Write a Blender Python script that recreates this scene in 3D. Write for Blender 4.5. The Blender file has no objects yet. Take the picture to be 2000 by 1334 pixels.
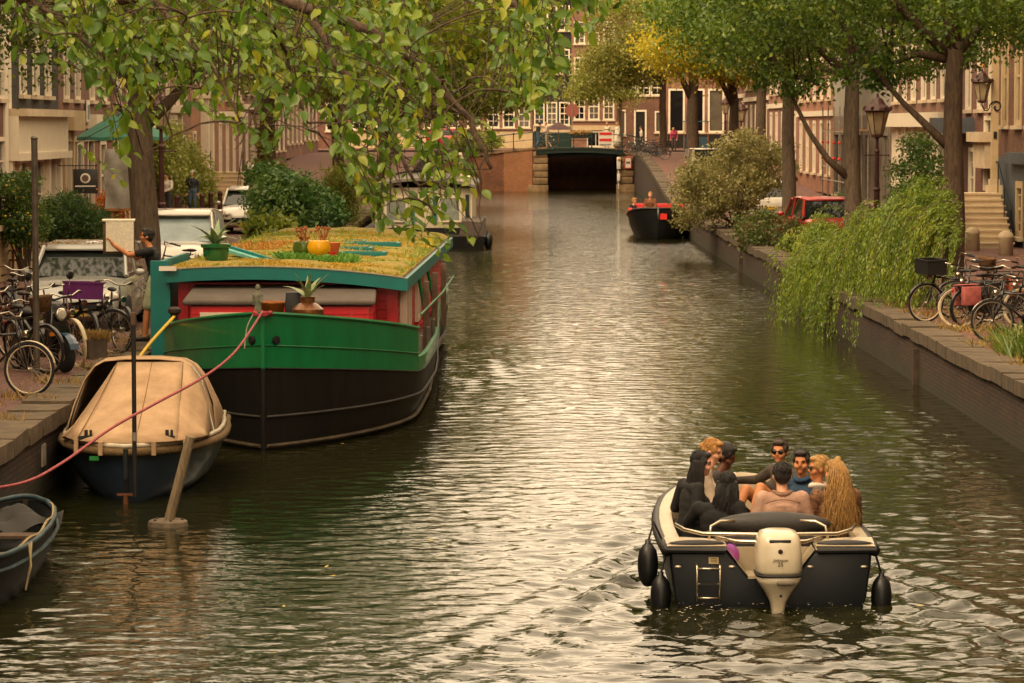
import bpy, math, random
import numpy as np
from mathutils import Vector, Matrix, Euler
R = math.radians
random.seed(7); RNG = np.random.default_rng(7)
scene = bpy.context.scene
COL = scene.collection

# ------------------------------------------------------------------ camera
CAMZ, FPX = 4.4, 6000.0
PITCH = math.atan(422.0 / FPX)
cd = bpy.data.cameras.new('camera'); cam = bpy.data.objects.new('camera', cd); COL.objects.link(cam)
cam.location = (0, 0, CAMZ); cam.rotation_euler = (math.pi / 2 - PITCH, 0, 0)
cd.sensor_width = 36; cd.lens = FPX / 2000 * 36; cd.clip_start = 0.5; cd.clip_end = 1500
cd.dof.use_dof = True; cd.dof.focus_distance = 38; cd.dof.aperture_fstop = 9
scene.camera = cam

def W(px, py, z=None, y=None):
    """a point of the place seen at photo pixel (px, py), on the level z or at the distance y"""
    u, v = (px - 1000) / FPX, (667 - py) / FPX
    d = Vector((u, math.cos(PITCH) + v * math.sin(PITCH), -math.sin(PITCH) + v * math.cos(PITCH)))
    t = (z - CAMZ) / d.z if z is not None else y / d.y
    return Vector((0, 0, CAMZ)) + d * t

# ------------------------------------------------------------------ light: a warm, veiled sky and a soft sun behind the viewer to the left
SUN_EL, SUN_AZ = 48, 222          # elevation; compass angle the light comes from (0 = +Y, clockwise)
wd = bpy.data.worlds.new('World'); scene.world = wd; wd.use_nodes = True
nt = wd.node_tree; bg = nt.nodes['Background']
sky = nt.nodes.new('ShaderNodeTexSky'); sky.sky_type = 'NISHITA'; sky.sun_disc = False
sky.sun_elevation = R(SUN_EL); sky.sun_rotation = R(SUN_AZ); sky.dust_density = 4; sky.air_density = 1.2
bw = nt.nodes.new('ShaderNodeRGBToBW'); nt.links.new(sky.outputs[0], bw.inputs[0])
tint = nt.nodes.new('ShaderNodeMix'); tint.data_type = 'RGBA'; tint.blend_type = 'MULTIPLY'; tint.inputs[0].default_value = 1
cl = nt.nodes.new('ShaderNodeMix'); cl.data_type = 'FLOAT'; cl.inputs[0].default_value = .7; nt.links.new(bw.outputs[0], cl.inputs[2]); cl.inputs[3].default_value = 8.0   # thin even cloud over the clear sky
nt.links.new(cl.outputs[0], tint.inputs[6]); tint.inputs[7].default_value = (1.0, 0.765, 0.50, 1)
nt.links.new(tint.outputs[2], bg.inputs[0]); bg.inputs[1].default_value = 0.15
sl = bpy.data.lights.new('sun', 'SUN'); sun = bpy.data.objects.new('sun', sl); COL.objects.link(sun)
sl.energy = 0.7; sl.angle = R(22); sl.color = (1.0, 0.73, 0.45)
a, e = R(SUN_AZ), R(SUN_EL)
sdir = Vector((math.sin(a) * math.cos(e), math.cos(a) * math.cos(e), math.sin(e)))
sun.rotation_euler = sdir.to_track_quat('Z', 'Y').to_euler(); sun.location = sdir * 60
vs = scene.view_settings
vs.view_transform = 'Standard'; vs.look = 'None'; vs.gamma = 1; vs.exposure = 1.58; vs.use_curve_mapping = False
scene.render.engine = 'CYCLES'
cy = scene.cycles
cy.max_bounces = 6; cy.diffuse_bounces = 3; cy.glossy_bounces = 3; cy.transmission_bounces = 3; cy.transparent_max_bounces = 6
cy.use_denoising = True; cy.caustics_reflective = False; cy.caustics_refractive = False
cy.sample_clamp_indirect = 6

# ------------------------------------------------------------------ materials
def lin(c):
    if isinstance(c, str):
        c = tuple(int(c[i:i + 2], 16) / 255 for i in (0, 2, 4))
    return tuple(x / 12.92 if x <= .04045 else ((x + .055) / 1.055) ** 2.4 for x in c[:3])
MATS = {}
def M(name, col, rough=.6, metal=0, var=.18, scale=6, bump=0, bscale=40, coat=0, rnd=0, col2=None, spec=.5, stretch=None, dirt=0):
    """procedural surface: base colour broken up by noise, fine relief, per-object variation"""
    if name in MATS: return MATS[name]
    m = bpy.data.materials.new(name); m.use_nodes = True; MATS[name] = m
    n = m.node_tree; L = n.links.new; b = n.nodes['Principled BSDF']
    c = lin(col); c2 = lin(col2) if col2 else tuple(x * (1 - var * 2.2) for x in c)
    tc = n.nodes.new('ShaderNodeTexCoord'); vec = tc.outputs['Object']
    if stretch:
        mp = n.nodes.new('ShaderNodeMapping'); mp.inputs['Scale'].default_value = stretch; L(vec, mp.inputs[0]); vec = mp.outputs[0]
    ns = n.nodes.new('ShaderNodeTexNoise'); ns.inputs['Scale'].default_value = scale; ns.inputs['Detail'].default_value = 6; ns.inputs['Roughness'].default_value = .65
    L(vec, ns.inputs['Vector'])
    rp = n.nodes.new('ShaderNodeValToRGB'); rp.color_ramp.elements[0].position = .32; rp.color_ramp.elements[1].position = .68
    rp.color_ramp.elements[0].color = (*c2, 1); rp.color_ramp.elements[1].color = (*c, 1)
    L(ns.outputs[0], rp.inputs[0]); out = rp.outputs[0]
    if rnd:
        oi = n.nodes.new('ShaderNodeObjectInfo'); hs = n.nodes.new('ShaderNodeHueSaturation')
        mr = n.nodes.new('ShaderNodeMapRange'); mr.inputs[3].default_value = 1 - rnd; mr.inputs[4].default_value = 1 + rnd
        L(oi.outputs['Random'], mr.inputs[0]); L(mr.outputs[0], hs.inputs['Value']); L(out, hs.inputs['Color']); out = hs.outputs[0]
    L(out, b.inputs['Base Color'])
    b.inputs['Roughness'].default_value = rough; b.inputs['Metallic'].default_value = metal
    b.inputs['Coat Weight'].default_value = coat; b.inputs['Specular IOR Level'].default_value = spec
    if bump:
        nb = n.nodes.new('ShaderNodeTexNoise'); nb.inputs['Scale'].default_value = bscale; nb.inputs['Detail'].default_value = 5
        L(vec, nb.inputs['Vector'])
        bp = n.nodes.new('ShaderNodeBump'); bp.inputs['Strength'].default_value = bump; bp.inputs['Distance'].default_value = .02
        L(nb.outputs[0], bp.inputs['Height']); L(bp.outputs[0], b.inputs['Normal'])
    return m

def brick_mat(name, c1, c2, mortar, bw_=.22, bh=.065, axis='xz', rough=.85, msize=.012, stain=.5, algae=False):
    if name in MATS: return MATS[name]
    m = bpy.data.materials.new(name); m.use_nodes = True; MATS[name] = m
    n = m.node_tree; L = n.links.new; b = n.nodes['Principled BSDF']
    tc = n.nodes.new('ShaderNodeTexCoord'); sp = n.nodes.new('ShaderNodeSeparateXYZ'); L(tc.outputs['Object'], sp.inputs[0])
    cb = n.nodes.new('ShaderNodeCombineXYZ')
    if axis == 'xy': L(sp.outputs[0], cb.inputs[0]); L(sp.outputs[1], cb.inputs[1])
    else:
        ad = n.nodes.new('ShaderNodeMath'); ad.operation = 'ADD'; L(sp.outputs[0], ad.inputs[0]); L(sp.outputs[1], ad.inputs[1])
        L(ad.outputs[0], cb.inputs[0]); L(sp.outputs[2], cb.inputs[1])
    bt = n.nodes.new('ShaderNodeTexBrick'); L(cb.outputs[0], bt.inputs['Vector'])
    bt.inputs['Scale'].default_value = 1; bt.inputs['Brick Width'].default_value = bw_; bt.inputs['Row Height'].default_value = bh
    bt.inputs['Mortar Size'].default_value = msize; bt.inputs['Bias'].default_value = 0
    bt.inputs['Color1'].default_value = (*lin(c1), 1); bt.inputs['Color2'].default_value = (*lin(c2), 1); bt.inputs['Mortar'].default_value = (*lin(mortar), 1)
    ns = n.nodes.new('ShaderNodeTexNoise'); ns.inputs['Scale'].default_value = .7; ns.inputs['Detail'].default_value = 8; ns.inputs['Roughness'].default_value = .7
    L(tc.outputs['Object'], ns.inputs['Vector'])
    mr = n.nodes.new('ShaderNodeMapRange'); mr.inputs[1].default_value = .3; mr.inputs[2].default_value = .7; mr.inputs[3].default_value = 1 - stain; mr.inputs[4].default_value = 1.15
    L(ns.outputs[0], mr.inputs[0])
    mx = n.nodes.new('ShaderNodeMix'); mx.data_type = 'RGBA'; mx.blend_type = 'MULTIPLY'; mx.inputs[0].default_value = 1
    L(bt.outputs[0], mx.inputs[6]); L(mr.outputs[0], mx.inputs[7]); col_out = mx.outputs[2]
    if algae:   # slimy band just above the water
        n2 = n.nodes.new('ShaderNodeTexNoise'); n2.inputs['Scale'].default_value = 2.5; n2.inputs['Detail'].default_value = 5; L(tc.outputs['Object'], n2.inputs['Vector'])
        ma = n.nodes.new('ShaderNodeMath'); ma.operation = 'MULTIPLY_ADD'; L(n2.outputs[0], ma.inputs[0]); ma.inputs[1].default_value = -.7; L(sp.outputs[2], ma.inputs[2])
        m2 = n.nodes.new('ShaderNodeMapRange'); m2.inputs[1].default_value = -.3; m2.inputs[2].default_value = .12; m2.inputs[3].default_value = .85; m2.inputs[4].default_value = 0; L(ma.outputs[0], m2.inputs[0])
        x2 = n.nodes.new('ShaderNodeMix'); x2.data_type = 'RGBA'; L(m2.outputs[0], x2.inputs[0]); L(col_out, x2.inputs[6]); x2.inputs[7].default_value = (*lin('2c2c18'), 1); col_out = x2.outputs[2]
    L(col_out, b.inputs['Base Color'])
    b.inputs['Roughness'].default_value = rough
    bp = n.nodes.new('ShaderNodeBump'); bp.inputs['Strength'].default_value = .6; bp.inputs['Distance'].default_value = .012; bp.invert = True
    L(bt.outputs['Fac'], bp.inputs['Height']); L(bp.outputs[0], b.inputs['Normal'])
    return m

def leaf_mat(name, cols, trans=.35, rough=.45, clump=1.1, mixn=.5):
    """leaves: one colour per leaf out of the ramp, light shining through"""
    if name in MATS: return MATS[name]
    m = bpy.data.materials.new(name); m.use_nodes = True; MATS[name] = m
    n = m.node_tree; L = n.links.new; b = n.nodes['Principled BSDF']; out = n.nodes['Material Output']
    ge = n.nodes.new('ShaderNodeNewGeometry'); oi = n.nodes.new('ShaderNodeObjectInfo')
    ad = n.nodes.new('ShaderNodeMath'); ad.operation = 'ADD'; L(ge.outputs['Random Per Island'], ad.inputs[0]); L(oi.outputs['Random'], ad.inputs[1])
    fr = n.nodes.new('ShaderNodeMath'); fr.operation = 'FRACT'; L(ad.outputs[0], fr.inputs[0])
    tc = n.nodes.new('ShaderNodeTexCoord'); ns = n.nodes.new('ShaderNodeTexNoise'); ns.inputs['Scale'].default_value = clump; ns.inputs['Detail'].default_value = 3; L(tc.outputs['Object'], ns.inputs['Vector'])
    mr = n.nodes.new('ShaderNodeMapRange'); mr.inputs[1].default_value = .32; mr.inputs[2].default_value = .68; L(ns.outputs[0], mr.inputs[0])
    mm = n.nodes.new('ShaderNodeMix'); mm.data_type = 'FLOAT'; mm.inputs[0].default_value = mixn; L(fr.outputs[0], mm.inputs[2]); L(mr.outputs[0], mm.inputs[3])
    rp = n.nodes.new('ShaderNodeValToRGB'); L(mm.outputs[0], rp.inputs[0])
    el = rp.color_ramp.elements
    while len(el) < len(cols): el.new(.5)
    for i, (p, c) in enumerate(cols): el[i].position = p; el[i].color = (*lin(c), 1)
    L(rp.outputs[0], b.inputs['Base Color']); b.inputs['Roughness'].default_value = rough
    tr = n.nodes.new('ShaderNodeBsdfTranslucent'); L(rp.outputs[0], tr.inputs[0])
    mx = n.nodes.new('ShaderNodeMixShader'); mx.inputs[0].default_value = trans
    L(b.outputs[0], mx.inputs[1]); L(tr.outputs[0], mx.inputs[2]); L(mx.outputs[0], out.inputs[0])
    return m

def glass_mat(name, col='1a1c1c', rough=.06, rnd=.5, col2=None):
    """window glass over a dim room: dark, glossy, a curtain behind some panes"""
    if name in MATS: return MATS[name]
    m = bpy.data.materials.new(name); m.use_nodes = True; MATS[name] = m
    n = m.node_tree; L = n.links.new; b = n.nodes['Principled BSDF']
    oi = n.nodes.new('ShaderNodeObjectInfo'); rp = n.nodes.new('ShaderNodeValToRGB'); L(oi.outputs['Random'], rp.inputs[0])
    rp.color_ramp.interpolation = 'CONSTANT'
    rp.color_ramp.elements[0].color = (*lin(col), 1); rp.color_ramp.elements[1].position = 1 - rnd; rp.color_ramp.elements[1].color = (*lin(col2 or col), 1)
    tc = n.nodes.new('ShaderNodeTexCoord'); ns = n.nodes.new('ShaderNodeTexNoise'); ns.inputs['Scale'].default_value = 1.3; L(tc.outputs['Object'], ns.inputs['Vector'])
    mx = n.nodes.new('ShaderNodeMix'); mx.data_type = 'RGBA'; mx.blend_type = 'MULTIPLY'; mx.inputs[0].default_value = .7
    L(rp.outputs[0], mx.inputs[6]); L(ns.outputs[0], mx.inputs[7]); L(mx.outputs[2], b.inputs['Base Color'])
    b.inputs['Roughness'].default_value = rough; b.inputs['IOR'].default_value = 1.5
    return m

# ------------------------------------------------------------------ mesh builder
class MB:
    def __init__(s): s.v = []; s.f = []; s.m = []; s.mi = 0
    def add(s, vs, fs):
        o = len(s.v); s.v += [tuple(p) for p in vs]; s.f += [tuple(i + o for i in f) for f in fs]; s.m += [s.mi] * len(fs); return s
    def hexa(s, p):   # 8 points, bottom 4 ccw then top 4
        return s.add(p, [(3, 2, 1, 0), (4, 5, 6, 7), (0, 1, 5, 4), (1, 2, 6, 5), (2, 3, 7, 6), (3, 0, 4, 7)])
    def box(s, c, sz, rot=None, top=(1, 1)):
        x, y, z = sz[0] / 2, sz[1] / 2, sz[2] / 2; tx, ty = top
        p = [Vector(q) for q in ((-x, -y, -z), (x, -y, -z), (x, y, -z), (-x, y, -z), (-x * tx, -y * ty, z), (x * tx, -y * ty, z), (x * tx, y * ty, z), (-x * tx, y * ty, z))]
        if rot is not None:
            E = Euler(rot).to_matrix() if not isinstance(rot, Matrix) else rot; p = [E @ q for q in p]
        return s.hexa([q + Vector(c) for q in p])
    def b2(s, a, b):
        return s.box([(a[i] + b[i]) / 2 for i in range(3)], [abs(b[i] - a[i]) for i in range(3)])
    def loft(s, rings, cap=True, closed=True):
        n = len(rings[0]); vs = [p for r in rings for p in r]; fs = []
        for i in range(len(rings) - 1):
            for j in range(n if closed else n - 1):
                k = (j + 1) % n; fs.append((i * n + j, i * n + k, (i + 1) * n + k, (i + 1) * n + j))
        if cap and closed:
            fs.append(tuple(range(n - 1, -1, -1))); o = (len(rings) - 1) * n; fs.append(tuple(o + j for j in range(n)))
        return s.add(vs, fs)
    def tube(s, pts, r, n=8, closed=False, cap=True):
        P = [Vector(p) for p in pts]; k = len(P); rr = r if isinstance(r, (list, tuple)) else [r] * k
        rings = []; up = None
        for i, p in enumerate(P):
            if closed: t = P[(i + 1) % k] - P[i - 1]
            else: t = P[min(i + 1, k - 1)] - P[max(i - 1, 0)]
            t = t.normalized() if t.length > 1e-9 else Vector((0, 0, 1))
            if up is None: up = Vector((0, 0, 1)) if abs(t.z) < .9 else Vector((1, 0, 0))
            a = t.cross(up)
            if a.length < 1e-6: a = t.cross(Vector((1, 0, 0)))
            a.normalize(); b = a.cross(t).normalized(); up = b
            rings.append([p + (a * math.cos(2 * math.pi * j / n) + b * math.sin(2 * math.pi * j / n)) * rr[i] for j in range(n)])
        if closed: rings.append(rings[0]); cap = False
        return s.loft(rings, cap)
    def lathe(s, prof, n=16, c=(0, 0, 0), axis='z', sq=(1, 1)):
        rings = []
        for r, h in prof:
            ring = []
            for j in range(n):
                t = 2 * math.pi * j / n; x, y = r * math.cos(t) * sq[0], r * math.sin(t) * sq[1]
                q = (x, y, h) if axis == 'z' else ((h, x, y) if axis == 'x' else (y, h, x))
                ring.append((q[0] + c[0], q[1] + c[1], q[2] + c[2]))
            rings.append(ring)
        return s.loft(rings)
    def ell(s, c, r, n=14, k=9, rot=None):
        rings = []
        E = (Euler(rot).to_matrix() if not isinstance(rot, Matrix) else rot) if rot is not None else None
        for i in range(k + 1):
            ph = -math.pi / 2 + math.pi * min(max(i / k, .012), .988); ring = []
            for j in range(n):
                t = 2 * math.pi * j / n
                q = Vector((r[0] * math.cos(ph) * math.cos(t), r[1] * math.cos(ph) * math.sin(t), r[2] * math.sin(ph)))
                if E is not None: q = E @ q
                ring.append(q + Vector(c))
            rings.append(ring)
        return s.loft(rings)
    def capsule(s, a, b, ra, rb, n=10):
        a, b = Vector(a), Vector(b); d = b - a; ln = max(d.length, 1e-5); t = d / ln
        pts, rr = [], []
        for q in (0, .35, .7): ang = (1 - q) * math.pi / 2; pts.append(a - t * ra * math.sin(ang)); rr.append(max(ra * math.cos(ang), ra * .06))
        pts += [a, b]; rr += [ra, rb]
        for q in (.3, .65, 1): ang = q * math.pi / 2; pts.append(b + t * rb * math.sin(ang)); rr.append(max(rb * math.cos(ang), rb * .06))
        return s.tube(pts, rr, n)
    def build(s, name, mats, parent=None, smooth=False, loc=None, rot=None, bevel=0, mesh_only=False):
        me = bpy.data.meshes.new(name); me.from_pydata(s.v, [], s.f)
        for m in (mats if isinstance(mats, (list, tuple)) else [mats]): me.materials.append(m)
        if len(me.materials) > 1: me.polygons.foreach_set('material_index', s.m)
        if smooth: me.polygons.foreach_set('use_smooth', [True] * len(me.polygons))
        me.update()
        if mesh_only: return me
        o = link(name, me, parent, loc, rot)
        if smooth and smooth != 1: autosmooth(o, smooth)
        if bevel: bev(o, bevel)
        return o
def link(name, data, parent=None, loc=None, rot=None):
    o = bpy.data.objects.new(name, data); COL.objects.link(o); o.parent = parent
    if loc is not None: o.location = loc
    if rot is not None: o.rotation_euler = rot
    return o
def bev(o, w, seg=2):
    b = o.modifiers.new('bevel', 'BEVEL'); b.width = w; b.segments = seg; b.limit_method = 'ANGLE'; b.angle_limit = R(35)
    for p in o.data.polygons: p.use_smooth = True
    b.harden_normals = False
    return o
def autosmooth(o, deg):
    m = o.data
    try: m.set_sharp_from_angle(angle=R(deg))
    except Exception: pass
def npmesh(name, V, F, mat, parent=None, smooth=False):
    """mesh from arrays, F of one polygon size"""
    me = bpy.data.meshes.new(name); V = np.asarray(V, np.float32); F = np.asarray(F, np.int32); k = F.shape[1]
    me.vertices.add(len(V)); me.vertices.foreach_set('co', V.ravel())
    me.loops.add(F.size); me.loops.foreach_set('vertex_index', F.ravel())
    me.polygons.add(len(F)); me.polygons.foreach_set('loop_start', np.arange(0, F.size, k, dtype=np.int32))
    me.update(calc_edges=True)
    if smooth: me.polygons.foreach_set('use_smooth', np.ones(len(F), bool))
    me.materials.append(mat); me.validate()
    return link(name, me, parent)
def tag(o, label=None, cat=None, group=None, kind=None):
    if label: o['label'] = label
    if cat: o['category'] = cat
    if group: o['group'] = group
    if kind: o['kind'] = kind
    return o
def thing(name, label, cat, loc=(0, 0, 0), rz=0, group=None, scale=1):
    o = bpy.data.objects.new(name, None); COL.objects.link(o); o.location = loc; o.rotation_euler = (0, 0, rz)
    o.empty_display_size = .2; o.scale = (scale,) * 3
    return tag(o, label, cat, group)
def copy_tree(o, parent=None):
    c = o.copy(); COL.objects.link(c); c.parent = parent
    for ch in list(o.children): copy_tree(ch, c)
    return c
def smoothstep(a, b, x):
    t = min(max((x - a) / (b - a), 0), 1); return t * t * (3 - 2 * t)
# ================================================================== the setting
def zq(y):   # level of the streets: low quays that ramp up to the bridge
    return .9 + 1.65 * smoothstep(125, 206, y)
def xr(y): return 6.9 + 1.25 * smoothstep(110, 206, y)
XL = -5.6
paving = brick_mat('clinker_paving', '7a4f42', '5c3c34', '3a2c26', .21, .1, 'xy', .8, .01, .35)
quaybrick = brick_mat('quay_brick', '54392a', '3c2a20', '2c241d', .22, .065, 'xz', .85, .012, .6, True)
copestone = M('coping_stone', '655642', .85, var=.3, scale=5, bump=.5, bscale=30, rnd=.15)
kerbmat = M('kerb_stone', 'a08c74', .85, var=.15, scale=4, bump=.4, rnd=.12)

# ground far and wide, under everything
g = MB().b2((-400, -60, -2.4), (400, 900, -1.6)).build('ground', M('earth', '4a4034', .9)); tag(g, kind='structure')

def street(name, xa, xb, y0=10, y1=216, n=60):
    mb = MB(); rows = []
    for i in range(n + 1):
        y = y0 + (y1 - y0) * i / n; a, b = xa(y), xb(y); z = zq(y)
        rows.append([(a, y, z), (b, y, z), (b, y, -1.5), (a, y, -1.5)])
    mb.loft(rows); return tag(mb.build(name, paving), kind='structure')
street('street_left', lambda y: -13.6, lambda y: XL - .45)
street('street_right', lambda y: xr(y) + .45, lambda y: 14.9)
far = MB().b2((-60, 214.5, -1.5), (60, 262, 2.68)).build('street_far', paving); tag(far, kind='structure')

# quay walls with their coping stones; the stones near the viewer are single pieces
cope_me = MB().box((0, 0, 0), (.62, 1.06, .2)).build('coping_stone', copestone, mesh_only=True)
def quay(name, label, side, x, y0, y1, pieces):
    root = thing(name, label, 'quay wall', (0, 0, 0))
    mb = MB(); rows = []
    for i in range(61):
        y = y0 + (y1 - y0) * i / 60; a = x(y); z = zq(y) - .17
        rows.append([(a, y, z), (a + side * .5, y, z), (a + side * .5, y, -1.4), (a, y, -1.4)])
    if side < 0: rows = [r[::-1] for r in rows]
    mb.loft(rows); mb.build('masonry', quaybrick, root)
    rest = MB(); y = y0
    while y < y1:
        c = Vector((x(y + .5) + side * .25, y + .55, zq(y + .5) - .065 + random.uniform(-.02, .02)))
        tilt = (random.uniform(-.02, .02) + (zq(y + 1) - zq(y)) * .98, random.uniform(-.03, .03), random.uniform(-.025, .025))
        if pieces[0] <= y <= pieces[1]:
            o = link('coping_stone', cope_me, root, c, tilt); bev(o, .03, 1) if y == y0 else None
            o.scale = (1, random.uniform(.97, 1.02), 1)
        else: rest.box(c, (.62, 1.06, .2), tilt)
        y += 1.1
    tag(rest.build('coping', copestone, root), kind='stuff')
    # timber fender beams and rusty mooring rings low on the wall
    return root
ql = quay('quay_wall', 'dark brick quay wall along the left bank with grey coping', -1, lambda y: XL, 12, 205, (22, 62))
qr = quay('quay_wall', 'long brick quay wall along the right bank running to the bridge', 1, xr, 12, 205, (34, 130))
p = W(68, 890, y=36.5)
pl = MB().b2((XL + .001, 36.35, p.z - .12), (XL + .02, 36.62, p.z + .14)).build('plaque', M('plaque_white', 'b8ab98', .5), ql)
for yy in (31, 39.5, 47):
    MB().tube([(XL + .05 + .02, yy + .09 * math.cos(t), .42 + .09 * math.sin(t)) for t in np.linspace(0, 6.28, 13)[:-1]], .012, 6, True).build('mooring_ring', M('rust', '5a3624', .8, .4), ql)
for yy in (52, 66, 78.5, 92):
    MB().b2((xr(yy) - .1, yy - .07, -1), (xr(yy) - .002, yy + .07, .62)).build('fender_post', M('wet_timber', '4a3a2c', .8, var=.3), qr)

# ------------------------------------------------------------------ water: real ripples, longer swell and the motor boat's wake
def water():
    ys = [13.0]
    while ys[-1] < 219: ys.append(ys[-1] + .039 * (max(ys[-1], 20) / 22) ** 1.35)
    ys = np.array(ys); xs = np.linspace(-6.0, 8.6, 262)
    X, Y = np.meshgrid(xs, ys); DY = np.gradient(ys)[:, None] * np.ones_like(X)
    rng = np.random.default_rng(3); Z = np.zeros_like(X)
    patch = np.zeros_like(X)
    for k in range(10):
        a = rng.uniform(0, 6.28); lam = rng.uniform(4, 14); patch += np.sin((X * math.cos(a) + Y * math.sin(a) * .6) * 6.28 / lam + rng.uniform(0, 6.28))
    patch = 1 + .16 * patch
    for k in range(110):
        lam = math.exp(rng.uniform(math.log(.12), math.log(.62))); th = math.pi / 2 + rng.normal(0, .55) + (.18 if k % 2 else -.25)
        kx, ky = math.cos(th) * 6.283 / lam, math.sin(th) * 6.283 / lam
        amp = .0022 * lam ** .85 * rng.uniform(.4, 1.3)
        Z += amp * np.sin(X * kx + Y * ky + rng.uniform(0, 6.28)) * np.exp(-(DY / lam * 2.0) ** 2)
    Z *= np.clip(patch, .35, 1.8)
    # sheltered water between the moored boats lies calmer
    calm = 1 - .75 / (1 + np.exp(-(-2.0 - X) * 3)) * np.exp(-((Y - 37) / 5) ** 2)
    Z *= calm
    # wake of the boat at (2.37, 28..33)
    s = 33.0 - Y; lat = np.abs(X - 2.37); sg = np.clip(s, 0, None)
    fade = np.clip(s / 2, 0, 1) * np.exp(-sg / 7) * np.clip(patch, .2, 1.6)
    for off, kk, A in ((0, 14, .02), (.5, 13, .017), (1.0, 12, .013), (1.6, 10, .009)):
        arm = .75 + .30 * sg - off
        Z += A * fade * np.cos(kk * (lat - arm) + .3 * np.sin(s * 2.1)) * np.exp(-((lat - arm) / .42) ** 2) * (lat > .2)
    Z += .016 * fade * np.cos(6.283 * s / 1.15 + 1.1 * lat) * np.exp(-(lat / 2.0) ** 2) * (Y < 27.9)
    wash = np.exp(-(lat / (.7 + .06 * sg)) ** 2) * np.clip((28.1 - Y) / .5, 0, 1) * np.exp(-np.clip(28 - Y, 0, None) / 4)
    side = np.exp(-((lat - 1.1 - .17 * (31 - Y)) / .32) ** 2) * (Y < 31) * np.clip((Y - 23) / 4, 0, 1)
    nz = np.zeros_like(X)
    for k in range(40):
        lam = rng.uniform(.16, .7); th = rng.uniform(0, 6.28); nz += lam * np.sin((X * math.cos(th) + Y * math.sin(th)) * 6.283 / lam + rng.uniform(0, 6.28))
    Z += nz * .0085 * (1.15 * wash + 1.0 * side)
    V = np.stack([X, Y, Z], -1).reshape(-1, 3); nx, ny = len(xs), len(ys)
    i = (np.arange(ny - 1)[:, None] * nx + np.arange(nx - 1)[None, :]).ravel()
    F = np.stack([i, i + 1, i + nx + 1, i + nx], 1)
    m = bpy.data.materials.new('canal_water'); m.use_nodes = True; n = m.node_tree; L = n.links.new; b = n.nodes['Principled BSDF']
    b.inputs['Base Color'].default_value = (*lin('1d1e0c'), 1); b.inputs['Roughness'].default_value = .02; b.inputs['IOR'].default_value = 1.333
    tc = n.nodes.new('ShaderNodeTexCoord'); prev = None
    for sc, st, dist, stre in ((6.0, (1, 1.6, 1), .008, .45), (1.7, (1, 1.9, 1), .05, .45)):
        mp = n.nodes.new('ShaderNodeMapping'); mp.inputs['Scale'].default_value = st; L(tc.outputs['Object'], mp.inputs[0])
        ns = n.nodes.new('ShaderNodeTexNoise'); ns.inputs['Scale'].default_value = sc; ns.inputs['Detail'].default_value = 3; L(mp.outputs[0], ns.inputs['Vector'])
        bp = n.nodes.new('ShaderNodeBump'); bp.inputs['Strength'].default_value = stre; bp.inputs['Distance'].default_value = dist; L(ns.outputs[0], bp.inputs['Height'])
        if dist > .04:   # beyond the modelled ripples the relief carries the full chop
            sy = n.nodes.new('ShaderNodeSeparateXYZ'); L(tc.outputs['Object'], sy.inputs[0]); mr = n.nodes.new('ShaderNodeMapRange'); mr.inputs[1].default_value = 55; mr.inputs[2].default_value = 150; mr.inputs[3].default_value = dist; mr.inputs[4].default_value = .22
            L(sy.outputs[1], mr.inputs[0]); L(mr.outputs[0], bp.inputs['Distance'])
        if prev: L(prev.outputs[0], bp.inputs['Normal'])
        prev = bp
    L(prev.outputs[0], b.inputs['Normal'])
    o = npmesh('water', V, F, m, smooth=True); tag(o, kind='structure')
water()

# ------------------------------------------------------------------ houses
def window_mesh(w, h, cols, rows, fr, fm, dep=.16, mid=True):
    key = ('win', round(w, 2), round(h, 2), cols, rows, fm.name, dep)
    if key in MATS: return MATS[key]
    mb = MB(); t = fr; y0, y1 = -.035, dep
    mb.b2((-w / 2, y0, 0), (-w / 2 + t, y1, h)); mb.b2((w / 2 - t, y0, 0), (w / 2, y1, h))
    mb.b2((-w / 2 + t, y0, h - t), (w / 2 - t, y1, h)); mb.b2((-w / 2 + t, y0, 0), (w / 2 - t, y1, t * .8))
    for i in range(1, cols): x = -w / 2 + w * i / cols; mb.b2((x - .022, dep - .12, t * .8), (x + .022, dep - .06, h - t))
    for i in range(1, rows):
        z = h * i / rows; k = .04 if (mid and i == rows // 2) else .02; mb.b2((-w / 2 + t, dep - .14, z - k), (w / 2 - t, dep - .065, z + k))
    fmesh = mb.build('window', fm, mesh_only=True)
    pm = MB().b2((-w / 2 + t, dep - .1, t * .8), (w / 2 - t, dep - .08, h - t)).build('pane', MATS['glass_dark'], mesh_only=True)
    sm = MB().b2((-w / 2 - .08, -.14, -.11), (w / 2 + .08, dep, -.003)).build('sill', MATS['sill_stone'], mesh_only=True)
    MATS[key] = (fmesh, pm, sm); return MATS[key]
glass_mat('glass_dark', '14171a', .05, .35, '6a6254'); M('sill_stone', 'c9b69a', .7, var=.12)
white = M('white_paint', 'dccfb8', .45, var=.06, scale=3); cream = M('cream_paint', 'bda680', .5, var=.1, scale=2, bump=.1)
stone = M('pale_stone', 'cdb898', .8, var=.14, scale=2, bump=.3); darkwood = M('dark_door', '23201d', .35, var=.2); dkgreen = M('canal_green', '14302a', .35, var=.15)
roofm = M('roof_slate', '3b3634', .7, var=.2, scale=5)

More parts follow.
